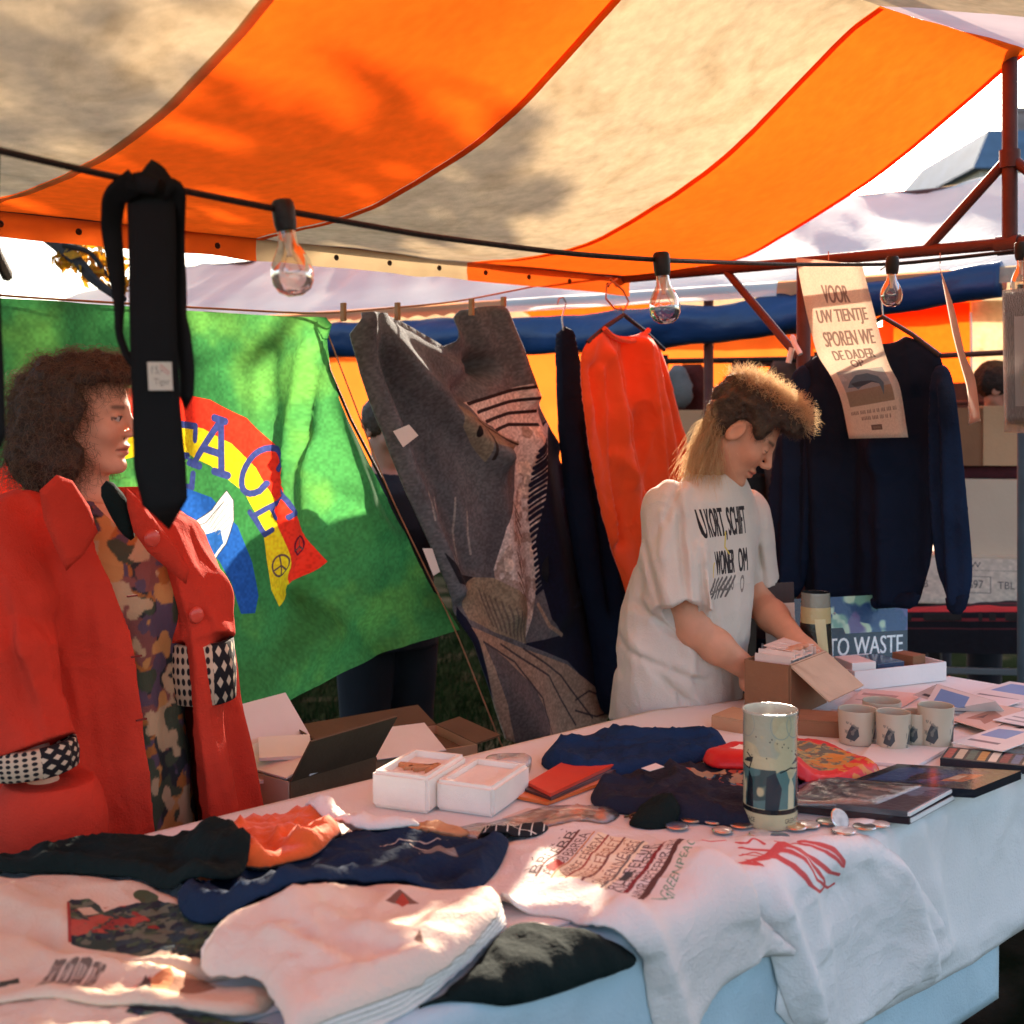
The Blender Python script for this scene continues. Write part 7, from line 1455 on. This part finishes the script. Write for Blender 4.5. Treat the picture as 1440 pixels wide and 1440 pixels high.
def lowbox(name, label, cat, fb, lb, dep, h_, mat, z=ZT+.005):
    p0 = at_z(*fb, z); p1 = at_z(*lb, z); a = p1-p0; L = np.linalg.norm(a); a /= L; b = np.array((a[1], -a[0], 0)); b = b if b[1] > 0 else -b
    r = thing(name, label, cat, p0); A = np.array((a, b, (0, 0, 1.))); c = p0+a*L/2+b*dep/2
    m = MB(); m.box(c+up*h_/2, L, dep, h_, A, .0025); m.build('body', mat, r); m = MB(); m.box(c+up*(h_+.0016)-b*dep/4.02, L-.003, dep/2-.001, .003, A); m.build('lid_flap', mat, r); m = MB(); m.box(c+up*(h_+.0016)+b*dep/4.02, L-.003, dep/2-.001, .003, A); m.build('lid_flap', mat, r)
lowbox('flat_carton', 'low reddish brown carton behind the red bag and left of the mugs', 'cardboard box', (1182, 1040), (1122, 1036), .10, .035, MATS['card_dark'])
lowbox('flat_carton', 'low pale carton half hidden by the tall tin, beside the navy shirt', 'cardboard box', (1046, 1034), (1000, 1026), .10, .03, MATS['card'])
for i, (q_, mt, lb) in enumerate([([(1118, 1062), (1168, 1068), (1196, 1052), (1146, 1046)], 'leaflet_white', 'small white leaflet peeping from behind the red bag'), ([(1150, 1012), (1204, 1018), (1224, 1002), (1170, 997)], 'leaflet_pink', 'pink leaflet lying behind the low reddish carton'), ([(706, 1150), (752, 1158), (786, 1142), (742, 1136)], 'leaflet_sketch', 'beige sketch card in front of the right foam box'), ([(840, 1128), (872, 1138), (904, 1130), (868, 1120)], 'leaflet_blue', 'blue block card beside the blackish navy shirt')]):
    pp = [at_z(px, py, ZT+.0115) for px, py in q_]; o = slab('leaflet', pp, (0, 0, -.0015), MATS['paper_white'], None, uvs=[(0, 0), (1, 0), (1, 1), (0, 1)]); LATE.append((o, mt)); tag(o, lb, 'leaflet', 'loose leaflets among the goods')
# white tray with books
q0, q1 = at_z(1202, 972, ZT+.008), at_z(1331, 957, ZT+.008); a = unit(q1-q0); b = np.array((-a[1], a[0], 0)); L = np.linalg.norm(q1-q0); h_ = .05
tr_ = thing('white_tray', 'shallow white tray box with small books inside at the back of the table', 'tray', q0); WP = M('white_card', (.74, .72, .70), .75, .06, 8, .08, 60)
for c, sx, sy in ((q0+a*L/2+b*.002, L, .004), (q0+a*L/2+b*.178, L, .004), (q0+a*.002+b*.09, .004, .172), (q0+a*(L-.002)+b*.09, .004, .172)): m = MB(); m.box(c+up*h_/2, sx, sy, h_, np.array((a, b, up)), .001); m.build('side_panel', WP, tr_)
m = MB(); m.box(q0+a*L/2+b*.09+up*.003, L-.009, .171, .004, np.array((a, b, up))); m.build('bottom', WP, tr_)
for i, (u, v, sx, sy, hh_, mt, lb) in enumerate(((.05, .05, .07, .09, .062, 'paper_white', 'thick pale booklet at the left end of the white tray'), (.14, .07, .09, .11, .052, 'steel_blue_cover', 'blue booklet in the middle of the white tray'), (.24, .06, .05, .07, .060, 'card_dark', 'little brown booklet at the right end of the white tray'))):
    m = MB(); m.box(q0+a*u+b*(v+.01)+up*(.0055+hh_/2), sx, sy, hh_, yawed(.15*(i-1), np.array((a, b, up))), .002); tag(m.build('booklet', MATS[mt]), lb, 'booklet', 'booklets in the white tray')
# lettered display board leaning at the back edge
cv = Canvas(900, 420, (40, 70, 110)); XY = np.stack((cv.X*2.1, cv.Y), -1)
cv.put(sstep(-.1, .15, fbm(XY, 3, 5)+.8*(.35-np.abs(cv.X-.62)*2)), (110, 160, 140)); cv.put(sstep(.05, .2, fbm(XY, 4, 8)+.6*(.2-np.abs(cv.X-.66)*3)), (176, 206, 176)); cv.put(sstep(.0, .2, fbm(XY, 3, 18)+(cv.X-.78)*2), (92, 84, 128)); cv.poly([(.4, 0), (.4, .6), (.56, .6), (.62, .35), (.62, 0)], (30, 30, 34))
cv.poly([(0, 0), (1, 0), (1, .52), (0, .52)], (18, 26, 40)); cv.poly([(0, .52), (.38, .52), (.38, 1), (0, 1)], (52, 30, 30)); 
for o in (0, .004): cv.text('NO TIME TO WASTE', (.03+o, .24, .965+o, .47), (226, 232, 230))
M('board_print', (.1, .1, .1), .22, .05, coat=.7, imgs=[cv.image('board_print')])
A0, A1 = at(1062, 948, 3.28), at(1276, 938, 3.42); A0[2] = A1[2] = ZT+.006; lean = np.array((.02, .06, .205))
wb = thing('display_board', 'glossy display board lettered NO TIME TO WASTE leaning at the table back', 'display board', A0); panel('board', [A0, A1, A1+lean, A0+lean], wb, MATS['board_print'], .004, uvs=[(0, 0), (1, 0), (1, 1), (0, 1)])
m = MB(); m.tube([(A0+A1)/2+lean*.8, (A0+A1)/2+np.array((.03, .10, 0))], .004, 6); m.build('strut', MATS['grey_card'], wb)
cv = Canvas(200, 360, (206, 186, 170)); cv.poly([(0, .8), (1, .8), (1, 1), (0, 1)], (60, 44, 40)); cv.ell((.62, .52), .3, .13, (176, 50, 46)); cv.text('12', (.44, .45, .80, .59), (30, 26, 28)); cv.ell((.7, .2), .25, .12, (176, 60, 54)); cv.line([(0, .36), (1, .36)], .03, (120, 90, 80))
M('calendar_print', (.6, .5, .4), .6, .05, imgs=[cv.image('calendar_print')])
K0, K1 = at(1080, 960, 3.22), at(1122, 960, 3.24); K0[2] = K1[2] = ZT+.006; ln = np.array((.0, .05, .262)); ca = thing('price_card', 'upright card with a red disc and the number 12 behind the bending person\'s forearm', 'card', K0)
panel('card', [K0, K1, K1+ln, K0+ln], ca, MATS['calendar_print'], .003, uvs=[(0, 0), (1, 0), (1, 1), (0, 1)])
panel('stand', [K0+ln*.7+np.array((.02, .004, 0)), K1+ln*.7+np.array((-.02, .004, 0)), K1+np.array((-.02, .11, 0)), K0+np.array((.02, .11, 0))], ca, MATS['grey_card'], .002)
cv = Canvas(256, 256, (12, 12, 14)); cv.poly([(0, .86), (1, .86), (1, 1), (0, 1)], (120, 116, 104)); cv.poly([(0, .70), (1, .70), (1, .86), (0, .86)], (176, 158, 110)); cv.poly([(.78, .1), (.88, .1), (.82, .75), (.70, .75)], (196, 184, 140)); cv.poly([(.28, .1), (.38, .1), (.32, .75), (.20, .75)], (196, 184, 140))
M('tumbler_print', (.02, .02, .02), .25, .05, coat=.6, imgs=[cv.image('tumbler_print')])
p = at(1147, 960, 3.16); p[2] = ZT+.006; vessel('dark_vase', 'tall tapering black vase with a pale yellow band, between the person and the lettered board', 'vase', p, .046, .036, .255, MATS['tumbler_print'], uv=True)
# leaflets at the far right
def leaf_canvas(nm, bg, shapes):
    c = Canvas(160, 110, bg)
    for k_, a_, col in shapes: (c.poly(a_, col) if k_ == 'p' else c.text(a_[0], a_[1], col))
    M(nm, C(*bg), .55, .06, 8, .04, 40, imgs=[c.image(nm)], coat=.15)
leaf_canvas('leaflet_blue', (216, 212, 208), [('p', [(.1, .5), (.6, .5), (.6, .9), (.1, .9)], (110, 150, 196)), ('p', [(.1, .22), (.7, .22), (.7, .3), (.1, .3)], (120, 120, 126))])
leaf_canvas('leaflet_orange', (222, 206, 196), [('p', [(.3, .1), (.95, .1), (.9, .8), (.5, .75)], (222, 110, 60)), ('p', [(.1, .3), (.3, .2), (.34, .6)], (60, 60, 70))])
leaf_canvas('leaflet_sketch', (212, 186, 170), [('p', [(.2, .2), (.5, .3), (.7, .2), (.8, .6), (.4, .8)], (170, 124, 104)), ('p', [(.35, .35), (.5, .4), (.48, .6)], (110, 80, 70))])
leaf_canvas('leaflet_pink', (226, 190, 176), [('p', [(.1, .62), (.7, .62), (.7, .76), (.1, .76)], (176, 136, 124)), ('p', [(.1, .3), (.5, .3), (.5, .36), (.1, .36)], (190, 150, 138))])
leaf_canvas('leaflet_white', (220, 216, 214), [('p', [(.1, .7), (.6, .7), (.6, .84), (.1, .84)], (84, 88, 98)), ('p', [(.1, .1), (.9, .1), (.9, .15), (.1, .15)], (150, 150, 154)), ('p', [(.1, .25), (.9, .25), (.9, .3), (.1, .3)], (150, 150, 154))])
for o, mt in LATE: o.data.materials[0] = MATS[mt]
LG = 'leaflets fanned out at the right'
for i, (q, mt, lb) in enumerate([([(1186, 990), (1262, 998), (1300, 976), (1214, 968)], 'leaflet_pink', 'salmon pink leaflet beside the white tray'), ([(1250, 1006), (1340, 1020), (1440, 992), (1356, 978)], 'leaflet_white', 'white leaflet with a dark headline below the white tray'), ([(1346, 980), (1440, 996), (1520, 972), (1420, 958)], 'leaflet_blue', 'leaflet with a blue block, furthest back of the fanned leaflets'), ([(1338, 1012), (1392, 1030), (1440, 1004), (1382, 992)], 'leaflet_sketch', 'beige leaflet with a brown sketch beside the mugs'),
      ([(1372, 1034), (1450, 1052), (1530, 1020), (1450, 1004)], 'leaflet_orange', 'leaflet with an orange picture at the right picture edge'), ([(1338, 1044), (1410, 1058), (1480, 1038), (1404, 1026)], 'leaflet_blue', 'leaflet with a blue block lying nearest the coloured spines'), ([(1396, 1012), (1470, 1026), (1540, 1004), (1470, 990)], 'leaflet_white', 'white leaflet slipped under the orange picture leaflet')]):
    zt = ZT+.0105+.0035*i; pp = [at_z(px, py, zt+.001)+up*(.012*k if i % 2 else 0) for k, (px, py) in zip((0, .2, 1, .6), q)]; o = slab('leaflet', pp, (0, 0, -.0015), MATS[mt], None, uvs=[(0, 0), (1, 0), (1, 1), (0, 1)]); tag(o, lb, 'leaflet', LG)
tp_ = [at_z(1292, 1004, ZT+.012), at_z(1420, 1008, ZT+.014), at_z(1318, 962, ZT+.062), at_z(1345, 968, ZT+.06)]
fo = thing('folded_leaflet', 'white leaflet folded into a tent above the fanned leaflets', 'leaflet', tp_[0]); R1 = at_z(1400, 986, ZT+.058)
panel('front_leaf', [tp_[0], tp_[1], R1, tp_[2]], fo, MATS['leaflet_blue'], .0012, uvs=[(0, 0), (1, 0), (1, 1), (0, 1)]); panel('back_leaf', [tp_[2]+up*.001, R1+up*.001, R1+np.array((-.03, .09, -.045)), tp_[2]+np.array((-.03, .09, -.047))], fo, MATS['leaflet_white'], .0012, uvs=[(0, 0), (1, 0), (1, 1), (0, 1)])

# ------------------------------------------------------------------ open cartons on a low bench behind the table
BZ = .50
bn = thing('bench', 'low plank bench carrying the open cartons behind the table', 'bench', V3(at(470, 1100, 2.95)[:2])); ba, bb_ = at(330, 1100, 2.72)*np.array((1, 1, 0)), at(700, 1100, 3.30)*np.array((1, 1, 0)); e = unit(bb_-ba); eb = np.array((-e[1], e[0], 0)); Lb = np.linalg.norm(bb_-ba); BAx = np.array((e, eb, up))
for k in range(3): m = MB(); m.box(ba+e*Lb/2+eb*(.07+.14*k)+up*(BZ-.012), Lb, .134, .022, BAx, .003); m.build('plank', MATS['plank'], bn)
for u in (.08, .92):
    for v in (.05, .37): m = MB(); m.box(ba+e*Lb*u+eb*v+up*(BZ-.024)/2, .04, .04, BZ-.024, BAx, .003); m.build('leg', MATS['plank'], bn)
M('card_grey', C(176, 158, 128), .88, .1, 6, .12, 80); M('card_brown', C(104, 82, 60), .9, .15, 6, .15, 80); M('flap_white', C(232, 226, 218), .8, .06, 6, .08, 60); M('tape_black', C(30, 26, 24), .5, .2, 8, .1, 60)
k0 = at(407, 1100, 2.70); k1 = at(527, 1066, 2.90); k2 = at(332, 1092, 2.86); zt = k0[2]; k1[2] = zt; k2[2] = zt; a = k1-k0; b = k2-k0; b = b-unit(a)*np.dot(b, unit(a)); La, Lb_ = np.linalg.norm(a), np.linalg.norm(b); a, b = unit(a), unit(b); g0 = np.array((k0[0], k0[1], BZ+.001)); hb = zt-BZ
kb = thing('open_carton', 'open white lined carton with black taped side behind the red coat, filled with papers', 'cardboard box', g0)
panel('side_panel', [g0+a*La, g0, g0+up*hb, g0+a*La+up*hb], kb, MATS['card_brown']); panel('side_panel', [g0, g0+b*Lb_, g0+b*Lb_+up*hb, g0+up*hb], kb, MATS['card_pale'])
panel('side_panel', [g0+b*Lb_, g0+b*Lb_+a*La, g0+b*Lb_+a*La+up*hb, g0+b*Lb_+up*hb], kb, MATS['card_grey']); panel('side_panel', [g0+a*La+b*Lb_, g0+a*La, g0+a*La+up*hb, g0+a*La+b*Lb_+up*hb], kb, MATS['card_brown'])
panel('bottom', [g0+up*.004, g0+a*La+up*.004, g0+a*La+b*Lb_+up*.004, g0+b*Lb_+up*.004], kb, MATS['card_brown'])
nout = -b
for u0, u1 in ((.08, .22), (.40, .64), (.74, .86)): s0 = g0+a*La*u0+nout*.0012; s1 = g0+a*La*u1+nout*.0012; panel('tape_strip', [s1, s0, s0+up*(hb-.035), s1+up*(hb-.035)], kb, MATS['tape_black'], .0012)
f0, f1 = g0+up*(hb+.001), g0+a*La+up*(hb+.001); fd = at(558, 1006, 2.84)-f1; panel('flap', [f1, f0, f0+fd*.95, f1+fd], kb, MATS['card_brown'])
fl_ = at(340, 1046, 2.95)-(g0+b*Lb_+up*hb); h0 = g0+up*(hb+.003)+b*.01; h1 = g0+b*Lb_+up*(hb+.003)
panel('flap', [h0, h1, h1+a*.10+up*.028, h0+a*.10+up*.024], kb, MATS['flap_white'])
h2, h3 = g0+b*Lb_+up*(hb+.004), g0+b*Lb_+a*La+up*(hb+.004); panel('flap', [h2, h3, h3+b*.10+up*.10, h2+b*.09+up*.095], kb, MATS['flap_white'])
for i, (u, v, sx, sy, tl) in enumerate(((.30, .45, .16, .13, .05), (.55, .55, .17, .14, -.03), (.45, .35, .15, .16, .04), (.62, .4, .12, .15, .02), (.38, .6, .15, .12, .06))):
    m = MB(); A = yawed(.4*i-.7, np.array((a, b, up))); A = np.array((unit(A[0]+up*tl), A[1], unit(up-A[0]*tl))); m.box(g0+a*La*u+b*Lb_*v+up*(hb-.012+.011*i), sx, sy, .008, A, .001); m.build('paper_bundle', MATS['flap_white'], kb)
# second carton behind
k0 = at(602, 1070, 3.04); k0[2] = BZ+.001; a2 = unit((.86, .51, 0)); b2 = np.array((-a2[1], a2[0], 0)); h2_ = .235; kc = thing('open_carton', 'open brown carton with dark flaps and a white sheet, right behind the foam boxes', 'cardboard box', k0); g2 = k0+a2*.135-a2*.34; W2, D2 = .34, .22
for q in ([g2+a2*W2, g2], [g2, g2+b2*D2], [g2+b2*D2, g2+b2*D2+a2*W2], [g2+b2*D2+a2*W2, g2+a2*W2]): panel('side_panel', [q[0], q[1], q[1]+up*h2_, q[0]+up*h2_], kc, MATS['card'])
s0 = g2+a2*W2*.80-b2*.0014; panel('tape_strip', [s0+a2*.045, s0, s0+up*(h2_-.004), s0+a2*.045+up*(h2_-.004)], kc, MATS['tape_black'], .0012)
m = MB(); m.box(g2+a2*W2/2+b2*D2/2+up*(h2_-.03), W2-.012, D2-.012, .02, np.array((a2, b2, up))); m.build('contents', MATS['card_brown'], kc)
tpz = up*(h2_+.002); panel('flap', [g2+b2*D2+tpz, g2+b2*D2+a2*W2+tpz, g2+b2*(D2+.11)+a2*W2+tpz+up*.03, g2+b2*(D2+.10)+tpz+up*.022], kc, MATS['card_brown']); panel('flap', [g2+a2*W2+tpz, g2+a2*(W2+.07)+tpz+up*.012, g2+a2*(W2+.07)+b2*D2+tpz+up*.012, g2+a2*W2+b2*D2+tpz], kc, MATS['card_brown'])
panel('flap', [g2+tpz, g2-a2*.07+tpz+up*.05, g2-a2*.07+b2*D2+tpz+up*.05, g2+b2*D2+tpz], kc, MATS['card_brown'])
q = [at(536, 1073, 2.90), at(596, 1052, 3.0), at(614, 1036, 3.06), at(556, 1030, 3.02)]; zz = BZ+h2_+.004
sh = [g2+a2*.06+b2*-.02, g2+a2*.24+b2*-.03, g2+a2*.26+b2*.13, g2+a2*.10+b2*.14]; o = panel('white_sheet', [x+tpz+up*(.004+.03*(i in (2, 3))) for i, x in enumerate(sh)], None, MATS['flap_white'], .002); tag(o, 'white sheet of card lying askew on the brown carton behind the foam boxes', 'sheet of card')
sheet('white_undershirt', [(424, 1140), (440, 1130), (480, 1148), (552, 1166), (600, 1166), (560, 1176), (490, 1176), (450, 1160)], MATS['white_cotton'], .010, .02, .004, (.014, 14, 91, .3), zg=.03, label='crumpled white cloth poking out behind the orange shirt', cat='cloth')

# ------------------------------------------------------------------ people in the background
def simple_person(label, px, D, az, H, jacket, hairc, skin=(.42, .2, .13), lean=0., armlift=0., seed=0):
    p = at(px, 600, D)*np.array((1, 1, 0)); f = np.array((math.cos(az), math.sin(az), 0)); l = np.array((f[1], -f[0], 0)); k = H/1.72; r = thing('person', label, 'person', p)
    hc = p+f*lean+np.array((0, 0, 1.60*k)); A = head_axes(az, .25); nb_ = p+f*lean*.8+np.array((0, 0, 1.42*k))
    st = [(z*k, p[0]+f[0]*lean*u, p[1]+f[1]*lean*u, a*k, b*k) for z, u, a, b in ((.88, 0, .165, .115), (1.05, .2, .15, .105), (1.25, .5, .185, .125), (1.38, .7, .17, .10), (1.44, .8, .09, .07))]
    arms = []
    for s in (-1, 1): sh_ = p+f*lean*.7+l*s*.18*k+np.array((0, 0, 1.37*k)); el = sh_+l*s*.06+f*(.05+armlift*.18)+np.array((0, 0, -.27*k)); wr = el+f*(.10+armlift*.15)-l*s*.03+np.array((0, 0, -.22*k+armlift*.14)); arms.append((sh_, el, wr))
    def bd(P):
        d, _, _ = torso(P, st, l, f); d = smin(d, cone(P, nb_, hc-A[2]*.05, .055, .05), .03)
        for a, b, c in arms: d = smin(d, smin(cone(P, a, b, .045, .038), cone(P, b, c, .038, .026), .02), .03); dr = unit(c-b); d = smin(d, group(P, c+dr*.08, .13, lambda q, c=c, dr=dr: hand(q, c, dr, f*-1+l*.1, f+np.array((0, 0, .2)), .4, .95)), .012)
        d = smin(d, leg_pair(P, p+np.array((0, 0, .9*k)), l, .88*k, foot=f), .04); return smin(d, group(P, hc, .16, lambda q: head(q, hc, A, k*.97)), .02)
    def tf(V, T): T[:] = skin; q = (V-hc)@A.T/k; m = np.linalg.norm(q, axis=1) < .2; t = T[m]; head_tint(q[m], t, skin, (.05, .03, .02)); T[m] = t
    body_mesh(bd, p-np.array((.5, .5, .01)), p+np.array((.5, .5, 1.85)), .0065, tf, MATS['skin'], r)
    def jk(P):
        d, _, _ = torso(P, [(z-(.06 if i == 0 else 0), x, y, a+.028, b+.03) for i, (z, x, y, a, b) in enumerate(st[:4])]+[(st[4][0]+.005, st[4][1], st[4][2], .085, .075)], l, f)
        for a, b, c in arms: d = smin(d, smin(cone(P, a, b, .066, .058), cone(P, b, c, .058, .046), .02), .03)
        d = d+.008*fbm(P*np.array((1, 1, .5)), 11, seed+3)
        return np.maximum(d, -cone(P, nb_+np.array((0, 0, .02)), hc, .062, .07))
    V, Fc = surface(jk, p-np.array((.5, .5, -.7)), p+np.array((.5, .5, 1.55)), .009); mk('jacket', V, Fc, jacket, r)
    V, Fc = surface(lambda P: np.maximum(leg_pair(P, p+np.array((0, 0, .88*k)), l, .88*k, (.105, .08, .07))+.004*fbm(P, 12, 2), .06-P[:, 2]), p-np.array((.35, .35, -.02)), p+np.array((.35, .35, 1.02)), .011); mk('trousers', V, Fc, MATS['trouser_black'], r); shoes(r, p, l, f)
    def hr(P): q = (P-hc)@A.T/k; d = ellip(q, (-.018, 0, .042), (.105, .088, .092)); fc_ = np.maximum(.045-q[:, 0], q[:, 2]-.065); return smax(smax(d, -fc_, .01), -(q[:, 2]+.06), .01)+.008*fbm(q, 40, seed)
    V, Fc = surface(hr, hc-.2, hc+.2, .006); mk('hair', V, Fc, M('hair_'+hairc, {'black': (.02, .014, .012), 'brown': (.06, .035, .02)}[hairc], .6, .4, 60, .6, 120), r); return r
M('black_jacket', (.012, .014, .02), .85, .2, 8, .25, 90); M('navy_jacket', (.016, .024, .05), .85, .2, 8, .25, 90)
simple_person('dark haired person in black clothing bending behind the curled poster', 1385, 5.9, 5.9, 1.80, MATS['black_jacket'], 'black', seed=3, lean=.06)
simple_person('person in a navy jacket far back beside the navy sweatshirt shoulder', 1308, 7.4, 3.4, 1.86, MATS['navy_jacket'], 'brown', seed=5)
simple_person('person in black seen in the gap between the green banner and the grey towel', 545, 4.25, 5.4, 1.62, MATS['black_jacket'], 'brown', armlift=2.2, seed=7)
